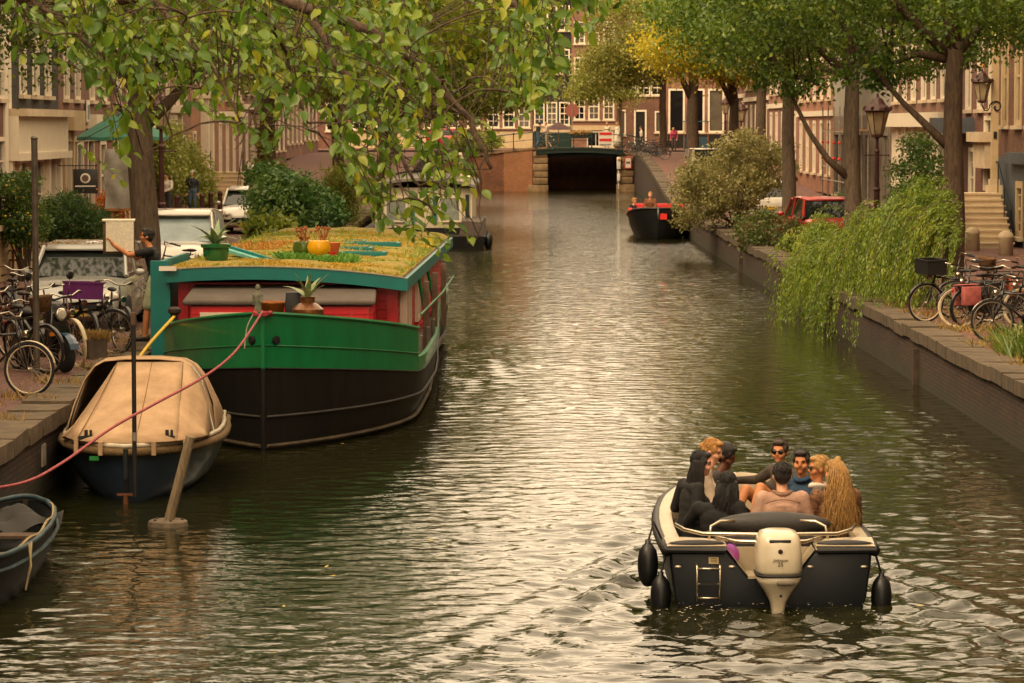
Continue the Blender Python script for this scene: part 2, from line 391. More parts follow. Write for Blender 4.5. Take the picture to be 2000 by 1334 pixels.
def house(label, loc, rz, w, h, wall, wins, bands=(), doors=(), depth=9, fm=None, fr=.1, cat='house', name='canal_house', gable=True, group=None, cols=2, rows=4, lower=None):
    """facade along local x, facing -y. wins: (xc, z0, w, h[, cols, rows]); bands: (x0, x1, z0, z1, out, mat); doors: (xc, z0, w, h, mat); lower: (height, mat)"""
    root = thing(name, label, cat, loc, rz, group); fm = fm or white
    ops = [(a[0] - a[2] / 2, a[0] + a[2] / 2, a[1], a[1] + a[3]) for a in wins] + [(a[0] - a[2] / 2, a[0] + a[2] / 2, a[1], a[1] + a[3]) for a in doors]
    xs = sorted({0, w} | {q for o in ops for q in o[:2]}); zs = sorted({0, h} | {q for o in ops for q in o[2:]} | ({lower[0]} if lower else set()))
    mb = MB()
    for i in range(len(xs) - 1):
        for j in range(len(zs) - 1):
            cx, cz = (xs[i] + xs[i + 1]) / 2, (zs[j] + zs[j + 1]) / 2
            if any(o[0] < cx < o[1] and o[2] < cz < o[3] for o in ops): continue
            mb.mi = 1 if lower and cz < lower[0] else 0
            mb.add([(xs[i], 0, zs[j]), (xs[i + 1], 0, zs[j]), (xs[i + 1], 0, zs[j + 1]), (xs[i], 0, zs[j + 1])], [(0, 1, 2, 3)])
    mb.mi = 0
    for o in ops:
        a, b, c, d = o; k = .2
        mb.add([(a, 0, c), (b, 0, c), (b, 0, d), (a, 0, d), (a, k, c), (b, k, c), (b, k, d), (a, k, d)], [(0, 4, 5, 1), (1, 5, 6, 2), (2, 6, 7, 3), (3, 7, 4, 0)])
    mb.b2((0.01, .21, 0), (w - .01, depth, h - .01)); mb.add([(0, 0, 0), (0, .21, 0), (0, .21, h), (0, 0, h), (w, 0, 0), (w, .21, 0), (w, .21, h), (w, 0, h)], [(0, 3, 2, 1), (4, 5, 6, 7), (3, 7, 6, 2)])
    mb.build('wall', [wall, lower[1] if lower else wall], root)
    for a in wins:
        c, r = (a[4], a[5]) if len(a) > 4 else (cols, rows)
        f, p, s = window_mesh(a[2], a[3], c, r, fr, fm)
        wo = link('window', f, root, (a[0], 0, a[1])); link('pane', p, wo); link('sill', s, wo)
    for xc, z0, dw, dh, dm in doors:
        d = MB(); d.b2((-dw / 2, -.03, 0), (-dw / 2 + .12, .2, dh)); d.b2((dw / 2 - .12, -.03, 0), (dw / 2, .2, dh)); d.b2((-dw / 2 + .12, -.03, dh - .14), (dw / 2 - .12, .2, dh))
        fo = d.build('door_frame', fm, root, loc=(xc, 0, z0))
        lp = MB(); lp.b2((-dw / 2 + .12, .1, 0), (dw / 2 - .12, .16, dh - .14))
        for zz in (.25, 1.15): lp.b2((-dw / 2 + .26, .075, zz), (dw / 2 - .26, .099, zz + .7))
        lp.build('door_leaf', dm, fo)
    for x0, x1, z0, z1, out, m in bands:
        MB().b2((x0, -out, z0), (x1, .02 if out > 0 else .1, z1)).build('moulding' if z1 - z0 < 1.2 else 'pilaster', m, root)
    c = MB(); c.b2((-.08, -.28, h - .32), (w + .08, .3, h - .1)); c.b2((-.16, -.42, h - .1), (w + .16, .3, h + .06)); c.build('cornice', fm, root)
    if gable:
        MB().add([(0, .3, h + .06), (w, .3, h + .06), (w, depth, h + .06), (0, depth, h + .06), (w / 2, .8, h + 2.6), (w / 2, depth - .6, h + 2.6)],
                 [(0, 1, 4), (1, 2, 5, 4), (2, 3, 5), (3, 0, 4, 5), (3, 2, 1, 0)]).build('roof', roofm, root)
    return root
def stoop(label, loc, rz, n, w, rise=.18, tread=.27, mat=None, rail=True, name='stoop'):
    """flight of stone steps climbing towards local +y, landing at the top"""
    root = thing(name, label, 'steps', loc, rz); mat = mat or stone
    for i in range(n):
        st = MB(); st.b2((-w / 2, i * tread, 0), (w / 2, (n + 2) * tread, (i + 1) * rise - .05)) if i == 0 else st.b2((-w / 2 + .001 * i, i * tread, i * rise - .05), (w / 2 - .001 * i, (n + 2.9) * tread, (i + 1) * rise - .05))
        st.b2((-w / 2 - .03, i * tread - .035, (i + 1) * rise - .05), (w / 2 + .03, (i + 1) * tread + .02 if i < n - 1 else (n + 3) * tread, (i + 1) * rise))
        st.build('step', mat, root)
    if rail:
        for sx in (-1, 1):
            r = MB(); x = sx * (w / 2 - .06); p0 = Vector((x, .12, rise)); p1 = Vector((x, n * tread, n * rise)); p2 = Vector((x, (n + 2.7) * tread, n * rise))
            r.tube([p0 + Vector((0, 0, .9)), p1 + Vector((0, 0, .9)), p2 + Vector((0, 0, .9))], .022, 6); 
            for q in (p0, p1, p2, (p0 + p1) / 2): r.tube([q, q + Vector((0, 0, .9))], .016, 6)
            r.build('handrail', M('iron', '1b1d1d', .45, .6), root)
    return root

br_red = brick_mat('brick_red', '82483a', '683a30', '76604e'); br_brown = brick_mat('brick_brown', '7d4f3c', '643f30', '6a5646')
br_black = brick_mat('brick_black', '2b2523', '221e1d', '1c1a19', stain=.3); br_orange = brick_mat('brick_orange', '9e5c3e', '854c34', '8e765c'); br_pink = brick_mat('brick_pink', '96604c', '7f5040', '8a7260')
gray_lo = M('grey_blue_plinth', '4b525a', .6, var=.15, scale=2)
brickhouses = [br_red, br_brown, br_orange, br_pink]

def rowwins(w, n, zs, ww, hh):
    xs = [w * (i + .5) / n for i in range(n)]
    return [(x, z, ww, h) for z, h in zip(zs, hh) for x in xs]
# left bank: facades face +X. local x runs away from the viewer
def left(label, y0, y1, wall, **k):
    return house(label, (-13.5, y0, zq((y0 + y1) / 2)), R(90), y1 - y0, k.pop('h', 13.2), wall, **k)
left('red brick house with white pilasters at the left edge, flower balcony below', 70, 82.3, br_red,
     wins=[(x, z, 1.15, hh) for x in (1.5, 4.2, 6.9, 9.6, 11.3) for z, hh in ((.6, 2.6), (4.2, 2.9), (8.2, 2.3))][:15], bands=[(x, x + .55, 0, 12.8, .04, white) for x in (2.4, 5.2, 7.9)] + [(11.75, 12.29, 0, 12.8, .05, white)], fr=.12)
left('black brick house with three tall white windows above a white pillared shopfront', 82.4, 91.6, br_black,
     wins=[(x, 4.35, 1.15, 3.1) for x in (2.6, 4.9, 7.2)] + [(x, 8.6, 1.15, 2.4) for x in (2.6, 4.9, 7.2)] + [(2.6, .5, 1.5, 2.1, 1, 2), (5.4, .5, 1.6, 2.1, 1, 2)],
     doors=[(7.9, .1, 1.3, 2.6, darkwood)], fr=.13, lower=(2.75, cream), cols=1, rows=2,
     bands=[(0.0, 9.19, 2.75, 3.75, .3, white), (0, 9.19, 3.75, 3.95, .55, stone), (0, 9.19, 2.55, 2.75, .42, white)] + [(x, x + .42, 0, 2.55, .12, white) for x in (.05, 1.2, 3.6, 6.55, 8.76)] + [(0, .5, 3.95, 12.8, .04, white)])
left('reddish brown brick house with white windows behind the green parasol', 91.7, 104, br_red,
     wins=[(x, z, 1.1, hh) for x in (1.6, 4.0, 7.3, 10.3) for z, hh in ((4.3, 2.6), (8.4, 2.3))] + [(4.4, .7, 1.5, 2.3), (9.8, .7, 1.5, 2.3)],
     doors=[(1.7, .3, 1.5, 3.0, darkwood), (6.9, .3, 1.5, 3.0, darkwood)], fr=.13, cols=1, rows=2,
     bands=[(.5, 2.9, 3.35, 3.95, .4, cream), (.62, .98, .2, 3.35, .1, cream), (2.42, 2.78, .2, 3.35, .1, cream), (5.8, 8.0, 3.4, 3.85, .35, white), (0, 12.29, 3.0, 3.15, .06, stone)])
left('orange brick house with cream ground floor behind the walking man', 104.1, 116, br_orange, wins=[(x, z, 1.1, hh) for x in (1.6, 4.4, 7.4, 10.2) for z, hh in ((4.2, 2.5), (8.2, 2.3))] + [(1.8, .8, 1.3, 2.2), (6.4, .8, 1.3, 2.2)],
     doors=[(4.1, .6, 1.3, 2.8, dkgreen), (9.7, .6, 1.3, 2.8, darkwood)], lower=(3.4, cream), bands=[(0, 11.89, 3.3, 3.6, .2, white)], fr=.15)
left('pink brick house with creepers on the facade and white door surround', 116.1, 129, br_pink, wins=[(x, z, 1.15, hh) for x in (1.8, 4.6, 8.2, 11) for z, hh in ((4.3, 2.5), (8.2, 2.3))] + [(2, .9, 1.3, 2.2), (10.6, .9, 1.3, 2.2)],
     doors=[(6.3, 1.2, 1.4, 2.7, darkwood)], bands=[(5.2, 5.5, 1.1, 4.0, .3, white), (7.1, 7.4, 1.1, 4.0, .3, white), (5, 7.6, 4.0, 4.3, .45, white)], fr=.15)
left('orange brick house with white door surround behind a high flight of stone steps', 129.1, 140.5, br_orange, wins=[(x, z, 1.1, hh) for x in (1.7, 4.5, 7.2, 9.8) for z, hh in ((4.7, 2.4), (8.4, 2.2))] + [(1.7, 1, 1.2, 2.2), (9.6, 1, 1.2, 2.2)],
     doors=[(5.6, 1.9, 1.5, 2.6, darkwood)], bands=[(4.4, 4.75, 1.6, 4.6, .35, white), (6.45, 6.8, 1.6, 4.6, .35, white), (4.2, 7, 4.6, 4.95, .5, white)], fr=.13)
yy = 140.6
for i, (wl, lb) in enumerate(((br_orange, 'orange brick house beside the ivy trunk on the left bank'), (br_brown, 'brown brick house half hidden by trees on the left bank'), (br_red, 'dark red brick house deep along the left bank'), (br_pink, 'pinkish brick house next to the corner on the left bank'), (br_brown, 'corner house by the bridge on the left bank'))):
    wd_ = (14, 15, 14, 15, 15.6)[i]
    left(lb, yy, yy + wd_, wl, wins=rowwins(wd_, 4, (.9, 4.4, 8.3), 1.25, (2.5, 2.6, 2.3)), bands=[(0, wd_ - .01, 3.6, 3.85, .12, white)], fr=.15); yy += wd_ + .05
# right bank: facades face -X. local x runs towards the viewer
def right(label, y0, y1, wall, **k):
    return house(label, (14.6, y1, zq((y0 + y1) / 2)), R(-90), y1 - y0, k.pop('h', 13.4), wall, **k)
right('dark brown brick house with cream window frames on a grey plinth at the right edge', 72, 92.4, br_brown,
      wins=[(x, 3.5, 1.2, 4.3, 1, 3) for x in (1.2, 3.6, 6.0, 8.4, 11, 14)] + [(x, 8.8, 1.2, 2.4) for x in (1.2, 3.6, 6.0, 8.4, 11, 14)] + [(x, .3, 1.2, 1.6) for x in (4.0, 6.4, 9)],
      lower=(2.6, gray_lo), bands=[(2.6, 20.3, 2.4, 2.72, .22, gray_lo)], fm=cream, fr=.2)
right('brown brick house with a grey bay window sill beside the near right tree', 92.5, 102.6, br_red,
      wins=[(x, z, 1.15, hh, 1, 2) for x in (1.5, 4.1, 6.6, 8.9) for z, hh in ((4.0, 2.9), (8.5, 2.4))] + [(1.6, .9, 1.3, 1.9), (5.0, .9, 1.3, 1.9)],
      doors=[(8.2, 1.5, 1.5, 2.3, darkwood)], fr=.13, bands=[(.4, 5.4, 3.25, 3.75, .75, gray_lo), (7.0, 9.6, 3.0, 3.3, .5, stone), (7.1, 9.5, 2.2, 3.0, .3, stone)])
right('brown brick house above a white pillared ground floor behind the right street lamp', 102.7, 118.4, br_brown,
      wins=[(x, z, 1.2, hh, 1, 2) for x in (1.4, 3.9, 6.4, 9.2, 11.7, 14.2) for z, hh in ((4.4, 2.8), (8.7, 2.3))] + [(x, .5, 1.3, 2.7) for x in (3.4, 5.7, 8.0)],
      doors=[(10.6, .3, 1.4, 3.0, dkgreen), (13.7, .3, 1.4, 3.0, dkgreen)], lower=(3.5, white), fr=.13,
      bands=[(0, 15.69, 3.45, 3.95, .4, white)] + [(x, x + .4, 0, 3.45, .1, white) for x in (2.2, 4.4, 6.7, 9.0, 11.7, 14.8)])
right('house wrapped in grey scaffold sheeting above a dark shop', 118.5, 140, M('grey_sheet', '8d877c', .8, var=.1, scale=1.2, bump=.4, bscale=3),
      wins=[(x, .4, 1.9, 2.8, 2, 2) for x in (1.8, 4.6, 7.6, 10.6, 13.8, 17, 19.8)], fm=M('grey_wood', '6d6358', .7), fr=.12, lower=(3.9, M('taupe_wall', '6e6051', .8)))
yy = 140.1
for i, (wl, lb) in enumerate(((br_orange, 'orange brick house past the scaffold on the right bank'), (br_pink, 'pinkish brick house with blue awning past the big bush'), (br_brown, 'brown house before the corner on the right bank'), (br_red, 'red brick corner house by the bridge on the right bank'))):
    wd_ = (17, 18, 18, 19)[i]
    right(lb, yy, yy + wd_, wl, wins=rowwins(wd_, 5, (.9, 4.4, 8.3), 1.3, (2.5, 2.6, 2.3)), bands=[(0, wd_ - .01, 3.6, 3.85, .12, white)], fr=.15); yy += wd_ + .05
# the same banks beside and behind the viewer
for i, (y0, y1, wl, lb) in enumerate(((-62, -40, br_brown, 'brown'), (-39.9, -18, br_red, 'red'), (-17.9, 4, br_pink, 'pink'), (4.1, 26, br_orange, 'orange'), (26.1, 48, br_brown, 'dark brown'), (48.1, 69.9, br_red, 'dark red'))):
    left(lb + ' brick house on the left bank outside the view', y0, y1, wl, wins=rowwins(y1 - y0, 6, (.9, 4.4, 8.3), 1.3, (2.4, 2.5, 2.2)))
    right(lb + ' brick house on the right bank outside the view', y0, y1 + (0 if i < 5 else 2), wl, wins=rowwins(y1 - y0, 6, (.9, 4.4, 8.3), 1.3, (2.4, 2.5, 2.2)))
# facing the viewer behind the bridge
def farh(label, x0, x1, wall, **k):
    return house(label, (x0, 234, 2.68), 0, x1 - x0 - .04, k.pop('h', 15), wall, **k)
farh('red brick house far left behind the bridge', -18.5, -12.5, br_red, wins=rowwins(5.9, 3, (1.3, 4.6, 8, 11.4), 1.15, (2.2, 2.1, 2, 1.8)), fr=.13)
farh('orange brick house left behind the bridge', -12.5, -7, br_orange, wins=rowwins(5.4, 3, (1.4, 4.6, 8, 11.4), 1.1, (2.2, 2.1, 2, 1.8)), fr=.13, lower=(1.1, cream))
farh('brown brick house with dark green shutters left of the black house', -7, -2, br_brown, wins=rowwins(4.9, 3, (1.5, 4.7, 8, 11.4), 1.0, (2.2, 2.1, 2, 1.8)), fr=.12, lower=(1.2, cream))
farh('brick house with cream plinth and white framed windows beside the black house', -2, 1.6, br_pink, wins=rowwins(3.5, 3, (1.55, 4.8, 8, 11.4), .92, (2.0, 2.1, 2, 1.8)), fr=.11, lower=(1.25, cream))
farh('black brick house with white windows behind the bridge', 1.6, 4.5, br_black, wins=rowwins(2.86, 3, (1.75, 5.6, 8.9, 12), .8, (1.75, 1.9, 1.9, 1.6)), fr=.1, bands=[(0, 2.85, 1.2, 1.62, .06, cream)], lower=(3.3, dkgreen))
farh('brown brick house with three white sash windows above a cream shop band', 4.5, 8.0, br_pink, wins=[(x, z, .85, h) for x in (.62, 1.72, 2.84) for z, h in ((2.15, 2.0), (5.1, 1.8), (7.9, 1.7), (11, 1.6))] + [(2.2, .1, 2.0, 1.2, 3, 1)], bands=[(0, 3.4, 1.35, 1.72, .12, cream)], fr=.11)
farh('brown brick house with a door and a wide triple window behind the bridge', 8.0, 11.7, br_brown, wins=[(.4, 1.0, .5, 1.9, 1, 1), (3.1, 1.2, .5, 1.6, 1, 1), (.95, 4.0, 1.0, 1.15, 2, 2), (2.0, 4.0, 1.0, 1.15, 2, 2), (3.05, 4.0, 1.0, 1.15, 2, 2)] + [(x, z, .9, 1.8) for x in (.8, 1.9, 3.0) for z in (7, 10.4)],
     doors=[(1.75, .2, .95, 2.7, darkwood)], fr=.1)
farh('brick house with tall dark shop windows and white posts right behind the bridge', 11.7, 16.4, br_pink, wins=[(x, 1.2, 1.25, 3.3, 1, 1) for x in (.8, 2.3, 3.8)] + [(x, z, 1.0, 1.9) for x in (.8, 2.3, 3.8) for z in (5.6, 8.8, 11.6)], fr=.14, lower=(1.0, darkwood))
farh('brown brick house far right behind the bridge', 16.4, 22, br_brown, wins=rowwins(5.5, 3, (1.3, 4.6, 8, 11.4), 1.15, (2.2, 2.1, 2, 1.8)), fr=.13)

# ------------------------------------------------------------------ bridge
def bridge():
    root = thing('canal_bridge', 'brick canal bridge with a dark green iron span at the far end', 'bridge', (0, 205, 0))
    bk = brick_mat('bridge_brick', 'a5643f', '875036', '6e5a48', .22, .065, 'xz', .85, .012, .55); bk2 = brick_mat('bridge_brick_new', 'b87244', 'a06038', '8a7258', .22, .065, 'xz', .85, .012, .3)
    bs = M('bridge_stone', '957a58', .8, var=.25, scale=2, bump=.4, bscale=12, rnd=.12); gm = dkgreen
    def top(x):
        return 1.75 + 1.13 * smoothstep(-9, 3.5, x) if x < 4.5 else 2.88 - .55 * smoothstep(6.2, 9.5, x)
    def wall(name, x0, x1, y0, y1, mat, lo=-1.4):
        mb = MB(); n = max(2, int((x1 - x0) / .6)); mb.loft([[(x, y0, lo), (x, y1, lo), (x, y1, top(x)), (x, y0, top(x))] for x in np.linspace(x0, x1, n + 1)]); return mb.build(name, mat, root)
    wall('abutment', -14, 2.15, 0, 10, bk); wall('brick_facing', -.55, 1.35, -.05, -.001, bk2, -.4)
    wall('abutment', 7.05, 15, 0, 10, bk)
    MB().b2((2.1, 9.4, -1.4), (7.1, 9.95, 2.6)).build('opening_blocker', bk, root)  # added wall that closes the passage so the opening stays dark
    # stone pier: single blocks
    z = -.3
    for i, (h, a, b) in enumerate(((.75, 1.05, 2.42), (.48, 1.4, 2.4), (.42, 1.46, 2.4), (.5, 1.4, 2.4), (.42, 1.46, 2.4), (.4, 1.42, 2.36))):
        o = MB().b2((a, -.22, z + .012), (b, .1, z + h - .012)).build('stone_block', bs, root, bevel=.05); z += h
    z = -.3
    for i, (h, a, b) in enumerate(((.8, 6.95, 8.2), (.5, 7.0, 8.05), (.45, 7.0, 8.1), (.5, 7.0, 8.05), (.42, 7.0, 8.1))):
        MB().b2((a, -.18, z + .012), (b, .1, z + h - .012)).build('stone_block', bs, root, bevel=.05); z += h
    x = -9.0
    while x < 1.6:
        w = .95; MB().add([(x + .01, -.1, top(x)), (x + w - .01, -.1, top(x + w)), (x + w - .01, .4, top(x + w)), (x + .01, .4, top(x)), (x + .01, -.1, top(x) + .14), (x + w - .01, -.1, top(x + w) + .14), (x + w - .01, .4, top(x + w) + .14), (x + .01, .4, top(x) + .14)], [(3, 2, 1, 0), (4, 5, 6, 7), (0, 1, 5, 4), (1, 2, 6, 5), (2, 3, 7, 6), (3, 0, 4, 7)]).build('coping_stone', bs, root); x += w
    # iron span
    def arch(x): return 2.9 - .16 * ((x - 4.4) / 3) ** 2
    mb = MB(); mb.loft([[(x, -.3, arch(x) - .3), (x, 9.2, arch(x) - .3), (x, 9.2, arch(x)), (x, -.3, arch(x))] for x in np.linspace(1.6, 7.45, 14)]); mb.build('span', gm, root)
    mb = MB(); mb.loft([[(x, -.38, arch(x) - .06), (x, -.302, arch(x) - .06), (x, -.302, arch(x) + .05), (x, -.38, arch(x) + .05)] for x in np.linspace(1.55, 7.5, 14)]); mb.build('edge_beam', gm, root)
    for i in range(6): MB().b2((2.2, .4 + i * 1.5, 2.28), (7.0, .62 + i * 1.5, 2.56)).build('girder', M('girder_dark', '1a1e1c', .6), root)
    # railing: single posts, three rails
    def dz(x): return arch(x) if 1.6 < x < 7.45 else top(x) + .14
    posts = [-8.6 + 1.45 * i for i in range(8)] + [2.9, 4.1, 5.3, 7.35, 8.6]
    for x in posts: MB().lathe([(.05, 0), (.05, .12), (.032, .16), (.032, .95), (.05, .98), (.05, 1.06), (.03, 1.1)], 8).build('railing_post', gm, root, loc=(x, -.2, dz(x)))
    for hgt, r in ((1.0, .032), (.52, .022)):
        MB().tube([(x, -.2, dz(x) + hgt) for x in np.linspace(-8.6, 8.6, 40)], r, 6).build('rail', gm, root)
    # far side railing
    for x in posts[4:]: MB().lathe([(.05, 0), (.032, .16), (.032, .95), (.05, 1.06)], 8).build('railing_post', gm, root, loc=(x, 8.9, dz(x)))
    MB().tube([(x, 8.9, dz(x) + 1) for x in np.linspace(-2, 8.6, 20)], .03, 6).build('rail', gm, root)
    return root
bridge()
# red and white board hung on the railing
def board(name, label, cat, x0, x1, z0, z1, y, stripes, base):
    o = thing(name, label, cat, ((x0 + x1) / 2, y, z0)); w = x1 - x0
    MB().b2((-w / 2, 0, 0), (w / 2, .03, z1 - z0)).build('panel', base, o)
    for a, b, c, d, m in stripes: MB().b2((-w / 2 + a * w, -.012, c * (z1 - z0)), (-w / 2 + b * w, -.001, d * (z1 - z0))).build('stripe', m, o)
    return o
sred = M('sign_red', 'd8281e', .4, var=.05); swhite = M('sign_white', 'e8e0d2', .4, var=.05); sblack = M('sign_black', '151515', .5)
board('waterway_sign', 'white board with two red stripes on the bridge railing', 'sign', 5.75, 6.68, 3.0, 3.98, 204.62, [(.06, .94, .78, .96, sred), (.06, .94, .36, .54, sred), (.1, .9, .14, .17, sblack), (.1, .8, .08, .1, sblack)], swhite)
board('mooring_sign', 'small white sign with red border on the right bridge pier', 'sign', 7.5, 7.95, 1.55, 2.3, 204.7, [(0, 1, .93, 1, sred), (0, 1, 0, .07, sred), (0, .1, .07, .93, sred), (.9, 1, .07, .93, sred), (.25, .75, .45, .58, sblack), (.25, .34, .4, .63, sblack), (.66, .75, .4, .63, sblack)], swhite)
o = thing('signal_lamp', 'orange and white signal lamp box beside the bridge opening', 'lamp', (7.1, 204.7, 1.0))
MB().b2((-.13, -.12, .5), (.13, .08, 1.3)).build('housing', swhite, o, bevel=.03); MB().ell((0, -.13, 1.12), (.09, .05, .09)).build('lens', M('amber', 'd8862a', .3), o); MB().b2((-.1, -.1, -.3), (.1, .06, .2)).build('lower_box', swhite, o, bevel=.03); MB().tube([(0, 0, -.8), (0, 0, .6)], .03, 6).build('stem', swhite, o)
# ================================================================== boats
def skin(mb, secs):
    """open loft; secs are rows of points from port rail to starboard rail"""
    return mb.loft(secs, cap=False, closed=False)
def blade_mesh(L=.5, w=.07, curl=.35, n=6, mat=None, thick=.3):
    mb = MB(); rings = []
    for i in range(n + 1):
        t = i / n; ww = w * (1 - t ** 2.2) * (.75 + .5 * math.sin(math.pi * min(t * 1.4, 1))) * .5 + .0015
        a = curl * t; y = L * t * math.sin(.28 + a); z = L * t * math.cos(.28 + a)
        rings.append([(-ww, y - .02 * (1 - t), z), (0, y + ww * thick, z - ww * .4), (ww, y - .02 * (1 - t), z), (0, y - ww * thick * .6 - .012 * (1 - t), z + .004)])
    mb.loft(rings); return mb.build('leaf', mat, mesh_only=True)
agave = M('agave_leaf', '7d8f63', .45, var=.2, scale=5, col2='5f7350'); agave2 = M('agave_leaf_pale', 'a9ac74', .45, var=.15, scale=6, col2='5d7a4c')
AG = [blade_mesh(.5, .1, .5, mat=agave), blade_mesh(.42, .09, .9, mat=agave)]; AG2 = [blade_mesh(.55, .09, .25, mat=agave2), blade_mesh(.45, .08, .5, mat=agave2)]
soil = M('soil', '2e241c', .95, bump=.8, bscale=30)
def pot(name, label, loc, prof, mat, plant=None, n=9, h=None, sc=1.0, rim=None, cat='flower pot', sq=(1, 1)):
    root = thing(name, label, cat, loc)
    o = MB().lathe(prof, 24, sq=sq).build('vessel', mat, root, smooth=True); autosmooth(o, 40)
    top = prof[-1]
    MB().lathe([(0.002, top[1] - .03), (top[0] * .93, top[1] - .03), (top[0] * .93, top[1] - .024), (.002, top[1] - .018)], 16).build('soil', soil, root)
    if plant:
        for i in range(n):
            a = i * 2.4 + random.uniform(-.2, .2); l = link('leaf', plant[i % len(plant)], root, (0, 0, top[1] - .04), (random.uniform(-.25, .25) - (.0 if i % 3 else .18), random.uniform(-.12, .12), a)); s = sc * random.uniform(.8, 1.1); l.scale = (s, s, s)
    return root

# ------------------------------------------------------------------ green houseboat
gpaint = M('green_hull_paint', '0a7c48', .36, var=.14, scale=1.6, bump=.08, bscale=5, coat=.2, stretch=(2.2, 2.2, .7)); blackhull = M('black_hull_paint', '0c0d0e', .5, spec=.3, var=.3, scale=1.5, bump=.15, bscale=4, stretch=(3.5, 3.5, .5), col2='1c1a18')
teal = M('teal_paint', '086e6a', .4, var=.1, scale=2); redp = M('red_paint', 'cc2630', .4, var=.12, scale=2, rnd=.07); deckm = M('brown_deck', '54392c', .7, var=.25, scale=2, bump=.3)
tarfelt = M('grey_felt', '5b524a', .85, var=.15, scale=3, bump=.4, bscale=50)
HB = Vector((-3.36, 41.35, 0)); HBR = R(-1.2)
hb = thing('houseboat', 'green and black houseboat with red cabin and planted roof', 'houseboat', HB, HBR)
def hb_b(y): 
    b = 1.95 * (1 - max(0, 1 - y / 5.0) ** 1.9) ** .85 if y < 5 else 1.95 - .33 * smoothstep(8, 18, y)
    return max(.03, b * (1 - .55 * smoothstep(21, 26.5, y) ** 2))
def hb_sheer(y): return 1.87 - .115 * min(y, 4.0) if y <= 4.1 else .98 + .12 * smoothstep(14, 25, y)
def hb_line(y): return 1.13 - .09 * min(y, 4) + .04 * smoothstep(4, 12, y)
YS = [0, .06, .2, .45, .8, 1.3, 1.9, 2.6, 3.3, 3.9, 4.099, 4.101, 4.6, 5.5, 7, 9, 12, 15, 18, 21, 23, 24.5, 25.6, 26.4]
mb = MB(); skin(mb, [[(s * f, y + (1 - zf) * .0, z) for s, f, z, zf in ([(-hb_b(y), k, z, 1) for k, z in ((1.0, hb_line(y)), (.99, .6), (.965, .3), (.9, 0), (.7, -.4), (0, -.6))] + [(hb_b(y), k, z, 1) for k, z in ((.7, -.4), (.9, 0), (.965, .3), (.99, .6), (1.0, hb_line(y)))])] for y in YS])
mb.build('hull', blackhull, hb, smooth=True)
def gw(ys, name):
    m = MB(); skin(m, [[(-hb_b(y) * 1.0, y, hb_line(y)), (-hb_b(y) * 1.004, y, hb_sheer(y)), (-max(hb_b(y) - .05, .001), y + .04, hb_sheer(y)), (-max(hb_b(y) - .05, .001), y + .04, .7)] for y in ys])
    skin(m, [[(max(hb_b(y) - .05, .001), y + .04, .7), (max(hb_b(y) - .05, .001), y + .04, hb_sheer(y)), (hb_b(y) * 1.004, y, hb_sheer(y)), (hb_b(y), y, hb_line(y))] for y in ys])
    return m.build(name, gpaint, hb, smooth=True)
o = gw([y for y in YS if y < 4.1], 'bow_bulwark'); autosmooth(o, 40); o = gw([y for y in YS if y > 4.1], 'gunwale'); autosmooth(o, 40)
for sx in (-1, 1):   # cut end of the bulwark, rubbing strakes
    b = hb_b(4.1); MB().b2((sx * (b - .055), 4.09, .9), (sx * (b + .006), 4.13, hb_sheer(4.09))).build('bulwark_end', gpaint, hb)
    MB().tube([(sx * (hb_b(y) * 1.002 + .008), y, hb_line(y) + (hb_sheer(y) - hb_line(y)) * .42) for y in YS if y < 4.1], .011, 6).build('strake', gpaint, hb)
    MB().tube([(sx * (hb_b(y) + .006), y, hb_sheer(y) + .005) for y in YS if y < 4.1], .028, 6).build('cap_rail', gpaint, hb)
    MB().tube([(sx * (hb_b(y) + .01), y, hb_line(y) + .0) for y in YS], .013, 6).build('strake', blackhull, hb)
    MB().tube([(sx * (hb_b(y) * .985 + .01), y, .47 - .04 * y / 4) for y in YS if y < 23], .02, 6).build('strake', M('scuffed_black', '3a3733', .6, var=.3), hb)
    MB().tube([(sx * (hb_b(y) * .93 + .012), y, .07) for y in YS if y < 22], .03, 6).build('boot_line', M('waterline_scum', '5b4c36', .7, var=.4, scale=4), hb)
st = MB(); st.tube([(0, -.02, -.5), (0, -.03, .5), (0, -.02, 1.13)], .032, 8); st.build('stem', blackhull, hb); MB().tube([(0, -.02, 1.13), (0, -.01, 1.89)], .032, 8).build('stem_head', gpaint, hb)
for sx in (-1, 1): MB().lathe([(.03, -.02), (.055, -.02), (.062, .01), (.055, .03), (.03, .03)], 14, axis='y').build('hawse_hole', M('hole_black', '0b0b0b', .8), hb, loc=(sx * .17, .12, 1.5), rot=(0, 0, sx * .95))
MB().add([(-hb_b(y) + .06 if s < 0 else hb_b(y) - .06, y, hb_sheer(min(y, 4)) - .2) for y in (.2, 1, 2, 3, 4, 4.5) for s in (-1, 1)], [(2 * i, 2 * i + 1, 2 * i + 3, 2 * i + 2) for i in range(5)]).build('foredeck', deckm, hb)
MB().add([(-hb_b(y) + .03 if s < 0 else hb_b(y) - .03, y, .76) for y in (4.3, 6, 10, 15, 20, 23, 25.5) for s in (-1, 1)], [(2 * i, 2 * i + 1, 2 * i + 3, 2 * i + 2) for i in range(6)]).build('side_deck', deckm, hb)
_before = set(hb.children)
